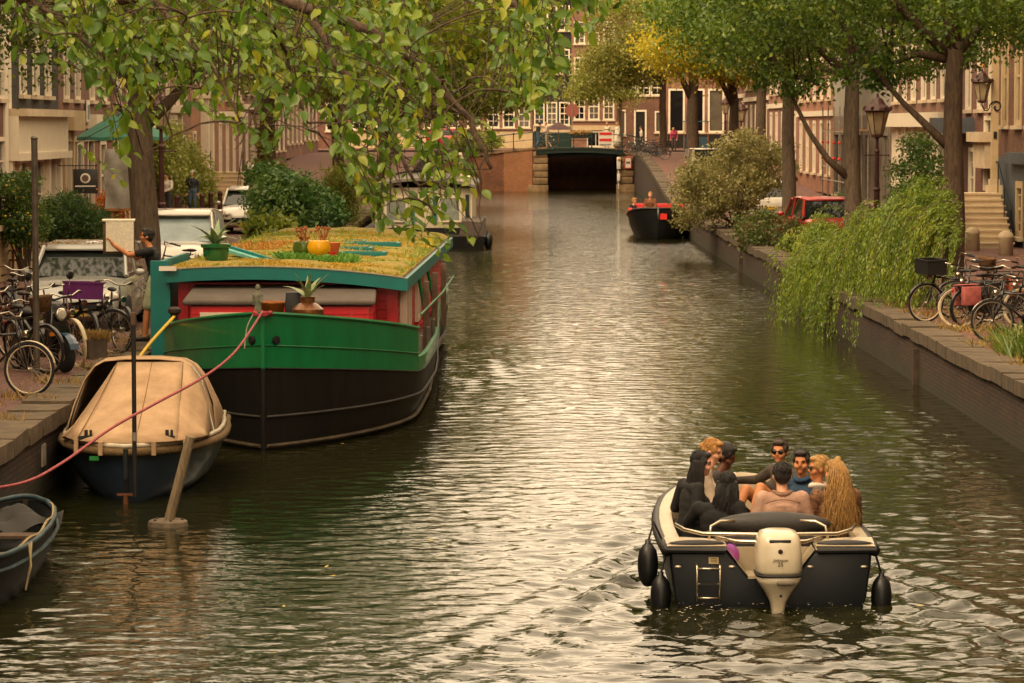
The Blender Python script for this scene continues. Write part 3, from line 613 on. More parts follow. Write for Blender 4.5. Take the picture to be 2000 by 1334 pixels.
# cabin: planked walls
CX0, CX1, CY0, CY1 = -1.6, 1.7, 5.6, 21.5
cw = MB().b2((CX0 + .03, CY0 + .03, .77), (CX1 - .03, CY1, 2.0)).build('cabin_wall', redp, hb)
fp = MB().box((0, 0, 0), (CX1 - CX0, .03, .128)).build('plank', redp, mesh_only=True); sp = MB().box((0, 0, 0), (.03, 3.9, .128)).build('plank', redp, mesh_only=True)
for i in range(9):
    link('plank', fp, cw, ((CX0 + CX1) / 2, CY0 + .013, .84 + i * .136), (.05, 0, 0))
    for j in range(4): link('plank', sp, cw, (CX1 - .013, CY0 + 2.0 + j * 3.95, .84 + i * .136), (0, .07, 0))
for x in (CX0 + .05, CX1 - .05): MB().b2((x - .075, CY0 - .035, .77), (x + .075, CY0 + .1, 2.0)).build('corner_post', redp, hb)
# roof, a little arched and leaning
def rz_(x): return 2.02 - .03 * x + .10 * (1 - (x / 1.8) ** 2)
xs = np.linspace(-1.74, 1.86, 9)
MB().loft([[(x, 5.25, rz_(x)), (x, 22.3, rz_(x)), (x, 22.3, rz_(x) + .12), (x, 5.25, rz_(x) + .12)] for x in xs]).build('roof', deckm, hb)
MB().loft([[(x, 5.2, rz_(x) - .06), (x, 5.247, rz_(x) - .06), (x, 5.247, rz_(x) + .13), (x, 5.2, rz_(x) + .13)] for x in xs]).build('fascia', teal, hb)
MB().b2((1.862, 5.2, rz_(1.86) - .06), (1.91, 22.3, rz_(1.86) + .13)).build('fascia', teal, hb); MB().b2((-1.79, 5.2, rz_(-1.74) - .06), (-1.742, 22.3, rz_(-1.74) + .13)).build('fascia', teal, hb)
MB().loft([[(x, 5.19, rz_(x) + .131), (x, 5.27, rz_(x) + .131), (x, 5.27, rz_(x) + .145), (x, 5.19, rz_(x) + .145)] for x in xs]).build('roof_trim', M('zinc', '9a968c', .5, .5), hb)
wing = MB(); wing.b2((-2.02, 5.35, .9), (-1.72, 5.5, 2.34)); wing.b2((-2.02, 5.5, .9), (-1.95, 9.5, 2.3)); wing.build('wing_wall', teal, hb)
MB().b2((-1.86, 5.14, 2.2), (-1.6, 5.18, 2.27)).build('name_plate', swhite, hb)
# sedum roof: uneven mat and thousands of little shoots
sed = M('sedum_mat', '94843a', .95, var=.3, scale=5, col2='7a6a2c', bump=1, bscale=60)
sx_, sy_ = np.meshgrid(np.linspace(-1.7, 1.82, 46), np.linspace(5.28, 22.2, 140)); hgt = np.zeros_like(sx_)
for k in range(26):
    a = RNG.uniform(0, 6.28); lam = RNG.uniform(.25, 1.6); hgt += lam * np.sin((sx_ * math.cos(a) + sy_ * math.sin(a)) * 6.28 / lam + RNG.uniform(0, 6.28))
edge = np.minimum(1, np.minimum(sx_ + 1.72, 1.84 - sx_) / .12) * np.minimum(1, (sy_ - 5.26) / .1)
zz = np.vectorize(rz_)(sx_) + .13 + (.04 + .005 * hgt) * edge
i = (np.arange(139)[:, None] * 46 + np.arange(45)[None, :]).ravel()
sedo = npmesh('sedum', np.stack([sx_, sy_, zz], -1).reshape(-1, 3), np.stack([i, i + 1, i + 47, i + 46], 1), sed, hb, True); tag(sedo, kind='stuff')
def tufts(n, xr_, yr_, zf, hh, wd, mat, parent, name='sedum_shoots', keep=None, lean=.5):
    x = RNG.uniform(*xr_, n); y = RNG.uniform(*yr_, n)
    if keep is not None: k = keep(x, y); x, y = x[k], y[k]; n = len(x)
    z = zf(x, y); a = RNG.uniform(0, 6.28, n); h = hh * RNG.uniform(.5, 1.3, n); w = wd * RNG.uniform(.6, 1.2, n); lx = RNG.normal(0, lean, n) * h; ly = RNG.normal(0, lean, n) * h
    ca, sa = np.cos(a) * w, np.sin(a) * w
    V = np.stack([np.stack([x - ca, y - sa, z], -1), np.stack([x + ca, y + sa, z], -1), np.stack([x + ca * .5 + lx, y + sa * .5 + ly, z + h], -1), np.stack([x - ca * .5 + lx, y - sa * .5 + ly, z + h], -1)], 1).reshape(-1, 3)
    return tag(npmesh(name, V, np.arange(4 * n).reshape(n, 4), mat, parent), kind='stuff')
szf = lambda x, y: 2.02 - .03 * x + .10 * (1 - (x / 1.8) ** 2) + .155
seedpat = lambda x, y: np.sin(x * 2.1 + 1) + np.sin(y * 1.3) + np.sin(x * 3.7 - y * 2.3)
tufts(42000, (-1.7, 1.82), (5.26, 20), szf, .034, .011, leaf_mat('sedum_yellow', [(0, 'b89a3a'), (.35, 'c9a648'), (.6, 'a08a30'), (.85, 'b8923a'), (1, '7d8a34')], .25, .7), hb, keep=lambda x, y: seedpat(x, y) > -.9)
tufts(26000, (-1.7, 1.82), (5.26, 20), szf, .036, .011, leaf_mat('sedum_green', [(0, '6f8a34'), (.5, '8f9a3c'), (1, '5a7a30')], .25, .7), hb, keep=lambda x, y: seedpat(x, y) < .2)
tufts(1100, (-1.7, -.6), (10, 14), szf, .07, .014, leaf_mat('sedum_rust', [(0, 'a8652c'), (.5, 'b8843a'), (1, '98742c')], .25, .7), hb)
tufts(1500, (-1.7, 1.8), (8, 20), szf, .13, .012, MATS['sedum_green'], hb, keep=lambda x, y: seedpat(x * 1.7, y * 1.4) > 1.0)
tufts(2600, (-.3, 1.0), (6.5, 8.4), szf, .1, .022, leaf_mat('sedum_fresh', [(0, '4f7f2e'), (.5, '6a9a3a'), (1, '3c6a2a')], .25, .6), hb, keep=lambda x, y: ((x - .35) / .65) ** 2 + ((y - 7.4) / 1) ** 2 < 1)
# skylights lying in the sedum
for (x, y, w, l) in ((.2, 11.8, 1.5, .7), (.9, 9.9, .8, .5), (-.3, 15, 1.8, .8), (.8, 14, 1.0, .6)):
    s = MB(); z = 2.24
    for (a, b_, c, d) in ((-w / 2, -l / 2, w / 2, -l / 2 + .07), (-w / 2, l / 2 - .07, w / 2, l / 2), (-w / 2, -l / 2 + .07, -w / 2 + .07, l / 2 - .07), (w / 2 - .07, -l / 2 + .07, w / 2, l / 2 - .07)): s.b2((x + a, y + b_, z - .1), (x + c, y + d, z + .06))
    so = s.build('skylight', teal, hb); MB().b2((x - w / 2 + .07, y - l / 2 + .07, z), (x + w / 2 - .07, y + l / 2 - .07, z + .03)).build('pane', M('skylight_glass', '9aa39a', .1, var=.1), so)
for o_ in set(hb.children) - _before: o_.location.x -= .24
# companion hatch in front of the cabin
hx0, hx1 = -1.55, 1.15
h = MB(); h.b2((hx0, 4.55, .98), (hx1, 5.58, 1.7)); h.build('hatch_box', redp, hb)
for k in range(6):
    MB().b2((hx0 + .02, 4.52, .97 + k * .122), (hx1 - .02, 4.549, 1.082 + k * .122)).build('plank', redp, hb); MB().b2((hx1 + .001, 4.56, .97 + k * .122), (hx1 + .03, 5.55, 1.082 + k * .122)).build('plank', redp, hb)
MB().add([(hx0 - .12, 4.47, 1.71), (hx1 + .08, 4.47, 1.71), (hx1 + .03, 5.56, 1.9), (hx0 - .06, 5.56, 1.9), (hx0 - .12, 4.47, 1.79), (hx1 + .08, 4.47, 1.79), (hx1 + .03, 5.56, 1.98), (hx0 - .06, 5.56, 1.98)], [(3, 2, 1, 0), (4, 5, 6, 7), (0, 1, 5, 4), (1, 2, 6, 5), (2, 3, 7, 6), (3, 0, 4, 7)]).build('hatch_roof', tarfelt, hb, bevel=.03)
f = MB(); f.b2((-1.4, 4.46, 1.54), (-.62, 4.515, 1.61)); f.b2((-1.4, 4.46, 1.1), (-1.33, 4.515, 1.54)); f.b2((-.69, 4.46, 1.1), (-.62, 4.515, 1.54)); fo = f.build('window', white, hb)
MB().b2((-1.33, 4.48, 1.1), (-.69, 4.512, 1.54)).build('pane', M('green_board', '2d6a4a', .4), fo)
_before = set(hb.children)
# starboard windows with white frames, green awning struts, deck posts
for y in (7.0, 8.6, 11.5, 14.5):
    f = MB(); x = CX1
    for a, b_, c, d in ((y - .4, y - .3, 1.05, 1.85), (y + .3, y + .4, 1.05, 1.85), (y - .3, y + .3, 1.77, 1.85), (y - .3, y + .3, 1.05, 1.13)): f.b2((x + .005, a, c), (x + .07, b_, d))
    fo = f.build('window', white, hb); MB().b2((x + .01, y - .3, 1.13), (x + .03, y + .3, 1.77)).build('pane', MATS['glass_dark'], fo)
for y in (9.4, 12.4): MB().tube([(1.85, y, 1.98), (2.0, y + .3, 1.0)], .03, 8).build('strut', gpaint, hb)
MB().b2((1.73, 6.3, .77), (1.83, 6.4, 1.95)).build('downpipe', white, hb)
for y in (8.0, 11.0, 14.5):
    MB().b2((2.0, y - .05, .77), (2.1, y + .05, 1.9)).build('deck_post', M('weathered_wood', '6b5442', .8, var=.25), hb)
for y in (5.3, 7.3, 9.3): MB().tube([(2.1, y, .95), (2.1, y, 1.2), (2.1, y + .12, 1.2), (2.1, y + .12, .95)], .03, 8).build('bollard', M('bollard_iron', '6b6358', .6, .3), hb)
MB().tube([(2.12, 5, 1.55), (2.14, 12, 1.5), (2.1, 18, 1.5)], .018, 6).build('grab_line', gpaint, hb)
for o_ in set(hb.children) - _before: o_.location.x -= .24
for z_ in (0,): 
    MB().lathe([(.09, 0), (.09, .05), (.06, .07), (.06, .25), (.1, .28), (.1, .33), (.05, .36)], 12).build('mooring_bitt', M('bitt_rust', '3a2e28', .7, .3), hb, loc=(-1.68, 3.7, 1.38))
# things standing on the houseboat
def on(x, y, z):
    if y > 5: x -= .24
    return Matrix.Rotation(HBR, 3, 'Z') @ Vector((x, y, z)) + HB
glaze = M('green_glaze', '1f6b3a', .15, var=.2, scale=4, coat=.6)
potp = [(.001, 0), (.13, 0), (.15, .03), (.2, .2), (.205, .3), (.235, .31), (.24, .36), (.2, .37)]
pot('flower_pot', 'glossy dark green pot with a large agave on the roof', on(-1.14, 6.4, 2.2), potp, glaze, AG, 9, sc=1.05)
pot('flower_pot', 'squat olive green glazed pot on the roof beside the yellow one', on(.12, 7.6, 2.28), [(.001, 0), (.1, 0), (.165, .09), (.18, .17), (.155, .27), (.135, .28)], M('olive_glaze', '566a22', .2, var=.25, scale=5, coat=.5))
pot('flower_pot', 'bright yellow round pot on the roof', on(.4, 7.2, 2.28), [(.001, 0), (.1, 0), (.17, .11), (.19, .2), (.16, .3), (.14, .31)], M('yellow_glaze', 'e0a414', .25, var=.12, coat=.5))
pot('flower_pot', 'small orange terracotta pot behind the yellow pot', on(.58, 7.55, 2.28), [(.001, 0), (.08, 0), (.12, .2), (.13, .26), (.11, .26)], M('terracotta', 'c9652c', .7, var=.12))
pot('flower_pot', 'small red square pot in front of the orange one', on(.59, 7.2, 2.28), [(.001, 0), (.07, 0), (.085, .1), (.085, .13), (.07, .13)], M('red_glaze', 'c2281e', .3, coat=.4))
twig = M('dry_twigs', 'a05a30', .8, var=.2)
for lab, (x, y, z, n) in (('dry orange stalks in the olive green pot', (.12, 7.6, 2.54, 22)), ('withered flowers in the yellow pot', (.45, 7.25, 2.57, 16))):
    mb = MB()
    for k in range(n):
        a, l = random.uniform(0, 6.28), random.uniform(.1, .28); p0 = Vector((random.uniform(-.05, .05), random.uniform(-.05, .05), -.04)); p1 = p0 + Vector((math.cos(a) * l * .4, math.sin(a) * l * .4, l)); mb.tube([p0, (p0 + p1) / 2 + Vector((.01, 0, .01)), p1], [.005, .004, .003], 4); mb.ell(p1, (.02, .02, .025), 6, 4)
    o = thing('dried_plant', lab, 'plant', on(x, y, z)); mb.build('stalks', twig, o)
# long teal trestle plank on the roof
o = thing('roof_plank', 'teal painted plank propped on the planted roof behind the agave', 'plank', on(-.75, 6.9, 2.22))
MB().box((.1, .5, .1), (.3, 1.7, .045), (.12, .05, .62)).build('board', M('pale_teal', '6fb5ac', .5, var=.15), o); MB().box((.1, .5, .145), (.06, 1.7, .04), (.12, .05, .62)).build('batten', teal, o); MB().box((.5, -.05, .02), (.2, .1, .1)).build('block', teal, o)
# figures and vessels on the hatch and bulwark
o = thing('statuette', 'small grey stone figurine on the bow rail', 'statuette', on(-.13, .62, 1.79))
s = MB(); s.lathe([(.001, 0), (.055, 0), (.06, .03), (.05, .1), (.045, .18), (.065, .26), (.06, .31), (.03, .34), (.028, .36)], 12, sq=(1, .8)); s.ell((0, 0, .4), (.035, .04, .045), 10, 7); s.capsule((.06, 0, .3), (.05, -.05, .2), .02, .016); s.capsule((-.06, 0, .3), (-.06, .01, .17), .02, .016); s.capsule((.03, -.02, .06), (.05, -.03, .0), .03, .025); s.build('figure', M('lichen_stone', '8b8c78', .85, var=.25, scale=15, bump=.4), o, smooth=True)
o = thing('bucket', 'copper coloured bucket standing beside the stone figurine', 'bucket', on(.03, .95, 1.68))
MB().b2((-.16, -.12, -.14), (.16, .12, -.002)).build('stand', deckm, o)
s = MB(); s.lathe([(.001, 0), (.15, 0), (.17, .26), (.185, .27), (.185, .3), (.165, .3), (.145, .03), (.001, .03)], 20); s.build('vessel', M('copper', 'b2682a', .35, .4, var=.2), o, smooth=True)
o = thing('metal_box', 'dark slatted metal box standing on the foredeck', 'box', on(.28, 1.5, 1.52))
s = MB(); s.box((0, 0, .28), (.26, .26, .56), None, (.8, .8)); s.build('body', M('anthracite', '202224', .5), o, bevel=.01); 
for k in range(4): MB().b2((-.1, -.128 + .006 * k, .06 + k * .09), (.1, -.124 + .007 * k, .09 + k * .09)).build('slat', M('slat_grey', '4a4c4c', .5), o)
pot('jar', 'large round bronze jar with a pale agave on the bow', on(.5, 1.2, 1.62), [(.001, 0), (.12, 0), (.19, .07), (.23, .16), (.22, .24), (.14, .31), (.1, .33), (.105, .4), (.12, .41), (.1, .41)], M('bronze_glaze', '8a5a2c', .3, .35, var=.25, scale=6, col2='5a3420'), AG2, 8, sc=.95, cat='jar')
o = thing('dried_plant', 'thin red twigs sticking up beside the bronze jar', 'plant', on(.95, 1.9, 1.5))
s = MB()
for k in range(9): x = k * .05 - .1; s.tube([(x, 0, 0), (x + random.uniform(-.06, .06), random.uniform(-.05, .05), random.uniform(.15, .38))], [.006, .003], 4)
s.build('twigs', M('red_twig', 'b0685a', .7), o)

# ------------------------------------------------------------------ small boat with a beige canvas cover
BB = Vector((-4.5, 35.6, 0)); bb = thing('covered_boat', 'small blue motor boat under a beige canvas hood at the left quay', 'boat', BB, R(1))
navy = M('navy_hull', '2c3a4c', .35, var=.2, scale=2, coat=.3); canvas = M('beige_canvas', 'b89a78', .85, var=.12, scale=2.5, bump=.8, bscale=5, col2='96795a'); ropem = M('rope_tan', '8a6f48', .9, var=.3, scale=40, bump=1, bscale=120)
def bbb(y): return max(.02, .96 * (1 - max(0, 1 - y / 2.1) ** 2.1) ** .62) * (1 - .12 * smoothstep(2.6, 4.3, y))
YB = [0, .03, .1, .22, .4, .65, 1, 1.4, 1.9, 2.5, 3.2, 3.8, 4.3]
mb = MB(); skin(mb, [[(s * bbb(y) * k, y + dy, z) for s, k, z, dy in ((-1, 1, .64, 0), (-1, .95, .4, .08), (-1, .82, .15, .16), (-1, .55, -.1, .24), (0, 0, -.25, .3), (1, .55, -.1, .24), (1, .82, .15, .16), (1, .95, .4, .08), (1, 1, .64, 0))] for y in YB]); mb.add([(s * bbb(4.3) * k, 4.3, z) for s, k, z in ((-1, 1, .64), (-1, .82, .15), (1, .82, .15), (1, 1, .64))], [(0, 1, 2, 3)]); mb.build('hull', navy, bb, smooth=True)
def rim(f, z, r, name, m, dy=0, n=8):
    pts = [(-f(y) - dy, y, z) for y in YB[::-1]] + [(f(y) + dy, y, z) for y in YB[1:]]; return MB().tube(pts, r, n).build(name, m, bb, smooth=True)
rim(bbb, .6, .05, 'rope_fender', ropem, .02); rim(bbb, .672, .03, 'gunwale', M('gunwale_white', 'c9bda6', .4, var=.15), -.02)
MB().add([(s * (bbb(y) - .02), y, .6) for y in YB for s in (-1, 1)], [(2 * i, 2 * i + 1, 2 * i + 3, 2 * i + 2) for i in range(len(YB) - 1)]).build('deck', M('interior_shade', '1c1713', .9), bb)  # near-black sheet: the shade under the hood is put into its colour
def hoop(y, o=0.0): return [(-.9 + o, y - .45, .68), (-.84 + o, y - .25, .98), (-.72 + o, y - .08, 1.3), (-.6 + o, y, 1.46), (-.47, y, 1.535 - o), (-.2, y, 1.56 - o), (.2, y, 1.56 - o), (.47, y, 1.535 - o), (.6 - o, y, 1.46), (.72 - o, y - .08, 1.3), (.84 - o, y - .25, .98), (.9 - o, y - .45, .68)]
def sheet(rows, name, m=canvas, th=.008):
    o = skin(MB(), rows).build(name, m, bb, smooth=True); so = o.modifiers.new('thickness', 'SOLIDIFY'); so.thickness = th; return o
h0, h1 = hoop(2.0, .015), hoop(2.32); h0 = [(x, y - .03, z) for x, y, z in h0]
sheet([h0, [(x, y - .1, z - .0) for x, y, z in h0][:0] or [(x * 1.004, y + .12, z + .012) for x, y, z in h0], h1], 'hood_band', th=.012)
back = [[(x * f, 2.32 + k - (.45 if z < .8 else 0) * (1 - k / 2), .66 + (z - .66) * q) for x, _, z in hoop(0)] for k, f, q in ((.0, 1, 1), (.5, 1.0, .95), (1.1, .98, .75), (1.7, .95, .35), (1.95, .92, .08))]
sheet(back, 'rear_cover')
def lerp(a, b, t): return tuple(a[i] + (b[i] - a[i]) * t for i in range(3))
def panel(name, top, bot, n=7, sag=.03, fold=.012):
    rows = []
    for i in range(n + 1):
        t = i / n; row = []
        for j, (a, b) in enumerate(zip(top, bot)):
            q = lerp(a, b, t); s = math.sin(math.pi * t); row.append((q[0], q[1], q[2] - sag * s + fold * math.sin(j * 2.1 + t * 3) * s))
        rows.append(row)
    return sheet(rows, name)
panel('front_canvas', [(-.3 + .1 * i, 1.96, 1.5) for i in range(9)], [(-.78, .68, .71), (-.66, .44, .7), (-.5, .26, .7), (-.28, .12, .7), (0, .06, .7), (.25, .1, .7), (.44, .2, .7), (.52, .27, .7), (.57, .32, .7)])
panel('side_canvas', [(.5, 1.962, 1.5), (.62, 1.95, 1.42), (.72, 1.88, 1.28), (.8, 1.74, 1.08), (.86, 1.6, .8)], [(.565, .315, .7), (.68, .48, .7), (.76, .62, .7), (.83, .8, .7), (.88, 1.0, .7)], sag=.06, fold=.03)
panel('rolled_canvas', [(-.32, 1.95, 1.49), (-.36, 1.93, 1.42), (-.4, 1.9, 1.3), (-.52, 1.5, 1.0), (-.72, .95, .74)], [(-.8, .72, .72), (-.81, .75, .71), (-.84, .8, .71), (-.87, .9, .7), (-.89, 1.1, .7)], n=5, sag=.05, fold=.03)
for x0_, x1_ in ((-.3, -.62), (.12, .1), (.5, .57)): MB().tube([(x0_ + (x1_ - x0_) * t_, 1.96 + ((.36 if abs(x1_) > .2 else .09) - 1.96) * t_, 1.505 - .8 * t_ - .026 * math.sin(math.pi * t_)) for t_ in np.linspace(0, 1, 9)], .006, 5).build('seam', M('seam_brown', '7a5c3c', .9), bb)
for s in (-1, 1): MB().tube([(s * .9, 1.6, .68), (s * .72, 1.95, 1.3), (s * .6, 2.0, 1.45)], .014, 6).build('hood_frame', M('steel', '9a9488', .3, .8), bb)
for x, y in ((-.62, .4), (-.3, .1), (0.32, .11), (.66, .46)): MB().b2((x - .025, y - .06, .56), (x + .025, y - .01, .72)).build('strap', canvas, bb)
for x in (-.5, .45): 
    c = MB(); c.b2((x - .09, .34, .7), (x + .09, .38, .76)); c.b2((x - .02, .34, .7), (x + .02, .37, .83)); c.b2((x + .04, .34, .7), (x + .07, .37, .83)); c.build('cleat', M('cleat_black', '181818', .5), bb)
o = MB(); o.tube([(0, -.035, .64), (0, -.03, .3), (0, .05, .05), (0, .16, -.25)], .03, 8); o.build('stem_band', M('stem_dark', '1f252c', .5), bb); MB().b2((-.1, -.06, .1), (.1, -.02, .125)).build('stem_foot', M('rust_foot', '7a4a30', .7, .3), bb); MB().tube([(0, -.045, .12), (0, -.03, -.06)], .03, 8).build('stem_shoe', M('rust_foot', '7a4a30', .7, .3), bb)
MB().b2((-.44, .195, .49), (-.33, .2, .54)).build('sticker', M('green_sticker', '1f8a3c', .5), bb, rot=(0, 0, 0), loc=(0, -.04, 0))
o = thing('bow_pole', 'dark upright pole standing at the bow of the covered boat', 'pole', BB + Vector((.12, -.13, 0)))
MB().tube([(0, 0, .1), (0, 0, 2.2)], .027, 10).build('shaft', M('pole_dark', '1e1c1a', .5, var=.2), o); MB().tube([(0, 0, .75), (0, 0, .85)], .03, 10).build('band', M('pole_grey', '8a8072', .5), o); MB().tube([(0, 0, 2.1), (0, 0, 2.24)], .034, 10).build('top_cap', M('pole_brown', '5a4434', .6), o)
# slanting timber post on a round float
d0 = W(328, 1016, z=.06); d1 = W(372, 842, y=d0.y - .05)
o = thing('float_post', 'weathered wooden post slanting up from a round grey float', 'post', (d0.x, d0.y, 0))
v = d1 - d0; s = MB(); s.tube([(0, 0, .02), tuple(v * .5 + Vector((.005, 0, .02))), tuple(v)], [.055, .055, .05], 8); s.build('post', M('grey_timber', '8f7d62', .85, var=.25, scale=5, bump=.6, bscale=20, stretch=(8, 8, 1)), o)
s = MB(); s.lathe([(.001, -.04), (.2, -.04), (.225, .0), (.215, .05), (.19, .065), (.001, .07)], 22); s.build('float', M('float_wood', '6a5c4c', .85, var=.25, scale=8, bump=.4), o)
for k in range(5): MB().ell((.16 * math.cos(k * 1.25), .16 * math.sin(k * 1.25), .072), (.018, .018, .012), 8, 5).build('bolt', M('bolt_rust', '3a2e26', .7, .5), o)

# ------------------------------------------------------------------ open dinghy at the lower left
DD = Vector((-5.04, 29.7, 0)); dd = thing('dinghy', 'dark open rowing boat at the lower left corner', 'boat', DD, R(2))
dhull = M('dinghy_hull', '0f1517', .6, var=.3, scale=3, bump=.2); drim = M('dinghy_rim', '2a4a54', .6, var=.35, scale=5)
def dbr(y): return max(.03, .5 * (1 - abs(y / 2.5) ** 2.6) ** .6)
YD = [-2.5, -2.42, -2.2, -1.8, -1.2, -.5, .3, 1, 1.6, 2.1, 2.4, 2.5]
mb = MB(); skin(mb, [[(s * dbr(y) * k, y * (1 - .04 * (1 - k)), z) for s, k, z in ((-1, 1, .46), (-1, .93, .2), (-1, .7, -.05), (0, 0, -.15), (1, .7, -.05), (1, .93, .2), (1, 1, .46))] for y in YD]); skin(mb, [[(s * dbr(y) * k * .93, y * .97, z) for s, k, z in ((1, 1, .46), (1, .88, .2), (1, .6, .06), (0, 0, .03), (-1, .6, .06), (-1, .88, .2), (-1, 1, .46))] for y in YD]); mb.build('hull', dhull, dd, smooth=True)
MB().tube([(-dbr(y), y, .47 + .03 * abs(y / 2.5) ** 2) for y in YD] + [(dbr(y), y, .47 + .03 * abs(y / 2.5) ** 2) for y in YD[::-1]], .028, 8, True).build('gunwale', drim, dd, smooth=True)
MB().tube([(dbr(y) + .03, y, .36) for y in YD], .02, 6).build('strake', drim, dd)
for y in (-1.0, .9): MB().b2((-dbr(y) * .9, y - .13, .28), (dbr(y) * .9, y + .13, .31)).build('thwart', M('thwart_wood', '5a4432', .8, var=.25), dd)
MB().tube([(dbr(y) * .96, y, .505 + .02 * math.sin(y * 5)) for y in np.linspace(-2.2, 1.8, 24)], .012, 5).build('rope', M('rope_straw', 'a8946a', .9), dd)
MB().tube([(dbr(-1.2) + .03, -1.2, .5), (dbr(-1.2) + .06, -1.32, .3), (dbr(-1.2) + .02, -1.4, .1), (dbr(-1.2) + .05, -1.3, .3), (dbr(-1.2) + .04, -1.1, .5)], .01, 5).build('rope_loop', M('rope_straw', 'a8946a', .9), dd)
o = thing('tarpaulin', 'crumpled dark tarpaulin in the far end of the rowing boat', 'tarpaulin', DD + Vector((-.1, 1.6, .3)))
gx, gy = np.meshgrid(np.linspace(-.45, .5, 18), np.linspace(-.5, .5, 18)); gz = .1 * np.exp(-((gx / .3) ** 2 + (gy / .35) ** 2)) + .05 * np.sin(gx * 11 + gy * 5) + .04 * np.sin(gy * 14 - gx * 6) + .05
i = (np.arange(17)[:, None] * 18 + np.arange(17)[None, :]).ravel(); npmesh('cloth', np.stack([gx, gy, gz], -1).reshape(-1, 3), np.stack([i, i + 1, i + 19, i + 18], 1), M('grey_tarp', '25221f', .7, var=.2), o, True)

# ------------------------------------------------------------------ ropes
def rope(name, label, pts, r, m, n=24, cat='rope', flat=1):
    P = [Vector(p) for p in pts]; out = []
    for i in range(len(P) - 1):
        a, b, c, d = P[max(i - 1, 0)], P[i], P[i + 1], P[min(i + 2, len(P) - 1)]
        for t in np.linspace(0, 1, n, endpoint=(i == len(P) - 2)):
            t2, t3 = t * t, t ** 3; out.append(.5 * (2 * b + (c - a) * t + (2 * a - 5 * b + 4 * c - d) * t2 + (3 * b - a - 3 * c + d) * t3))
    return tag(MB().tube(out, r, 6).build(name, m, smooth=True), label, cat)
pinkr = M('pink_rope', 'b45a60', .8, var=.2, scale=20, bump=.6, bscale=150)
a = on(0, -.03, 1.9); 
rope('mooring_rope', 'pink mooring rope slung from the green bow down to the quay wall', [a, W(460, 686, y=38.6), W(395, 738, y=36.9), W(300, 790, y=35.0), W(215, 838, y=33.9), W(120, 905, y=32.5), W(40, 944, y=31.4), W(-90, 962, y=30.6)], .016, pinkr)
rope('rope_knot', 'red rope wound in a knot round the bow stem head', [a + Vector((.12 * math.cos(t) , .1 * math.sin(t), .02 * math.sin(t * 2.3) - .03)) for t in np.linspace(0, 15, 22)], .02, M('red_rope', 'b03a40', .8, var=.2), 6)
rope('rope_end', 'thin white line hanging from the bow', [a + Vector((-.1, -.02, 0)), a + Vector((-.2, -.08, -.2)), a + Vector((-.24, -.1, -.5))], .008, M('white_line', 'c4b8a0', .8), 8)
rope('yellow_rope', 'yellow mooring rope stretched between the quay and the green bow', [on(-1.68, 3.7, 1.6), W(295, 668, y=42.0), W(262, 712, y=40.2)], .024, M('yellow_rope', 'd8b41e', .7, var=.15), 10)
# ================================================================== people: one continuous surface grown over a posed skeleton
def sd_caps(P, a, b, ra, rb):
    a, b = np.array(a), np.array(b); ab = b - a; t = np.clip(((P - a) @ ab) / max(ab @ ab, 1e-9), 0, 1)
    return np.linalg.norm(P - a - t[:, None] * ab, axis=1) - (ra + (rb - ra) * t)
def remesh(mb, vox, smooth=2, name='body'):
    me = mb.build('tmp', MATS['white_paint'], mesh_only=True); o = bpy.data.objects.new('tmp', me); COL.objects.link(o)
    m = o.modifiers.new('r', 'REMESH'); m.mode = 'VOXEL'; m.voxel_size = vox; m.adaptivity = 0
    if smooth: s = o.modifiers.new('s', 'SMOOTH'); s.iterations = smooth; s.factor = .5
    dg = bpy.context.evaluated_depsgraph_get(); ev = o.evaluated_get(dg); out = bpy.data.meshes.new_from_object(ev)
    bpy.data.objects.remove(o); bpy.data.meshes.remove(me); out.name = name; return out
SKIN = {'fair': M('skin_fair', 'd9a282', .5, var=.06, scale=9, spec=.35), 'tan': M('skin_tan', 'b9794f', .5, var=.06, scale=9, spec=.35), 'dark': M('skin_dark', '5a3524', .5, var=.08, scale=9, spec=.4)}
LIP = M('lips', 'a8604e', .5); EYE = M('eye_dark', '2a1d18', .3)
HAIR = {k: M('hair_' + k, c, .45, var=.25, scale=8, col2=c2, bump=.5, bscale=60, stretch=(14, 14, 2)) for k, c, c2 in (('black', '1b1615', '0e0b0b'), ('brown', '3d2a20', '21150f'), ('blonde', 'c6924e', '8a5d2c'), ('honey', 'c09658', '86602e'), ('dark', '241c19', '151010'), ('grey', '6e655c', '3c3631'))}
def fabric(c, n=None, **k): return M(n or ('cloth_' + c), c, .9, var=.2, scale=7, bump=1.0, bscale=9, **k)

SIT = dict(pelvis=(0, 0, .09), chest=(0, .03, .43), neck=(0, .05, .60), head=(0, .085, .735), sl=(-.175, .03, .535), sr=(.175, .03, .535), el=(-.23, .1, .28), er=(.23, .1, .28), wl=(-.12, .32, .22), wr=(.12, .32, .22),
           hl=(-.09, .02, .08), hr=(.09, .02, .08), kl=(-.11, .44, .1), kr=(.11, .44, .1), al=(-.1, .42, -.3), ar=(.1, .42, -.3), look=(0, 1, 0))
STAND = dict(pelvis=(0, 0, .95), chest=(0, .01, 1.29), neck=(0, .0, 1.47), head=(0, .03, 1.61), sl=(-.18, 0, 1.4), sr=(.18, 0, 1.4), el=(-.24, -.02, 1.12), er=(.24, -.02, 1.12), wl=(-.24, .08, .87), wr=(.24, .08, .87),
             hl=(-.09, 0, .92), hr=(.09, 0, .92), kl=(-.1, .03, .49), kr=(.1, .03, .49), al=(-.1, -.02, .08), ar=(.1, -.02, .08), look=(0, 1, 0))
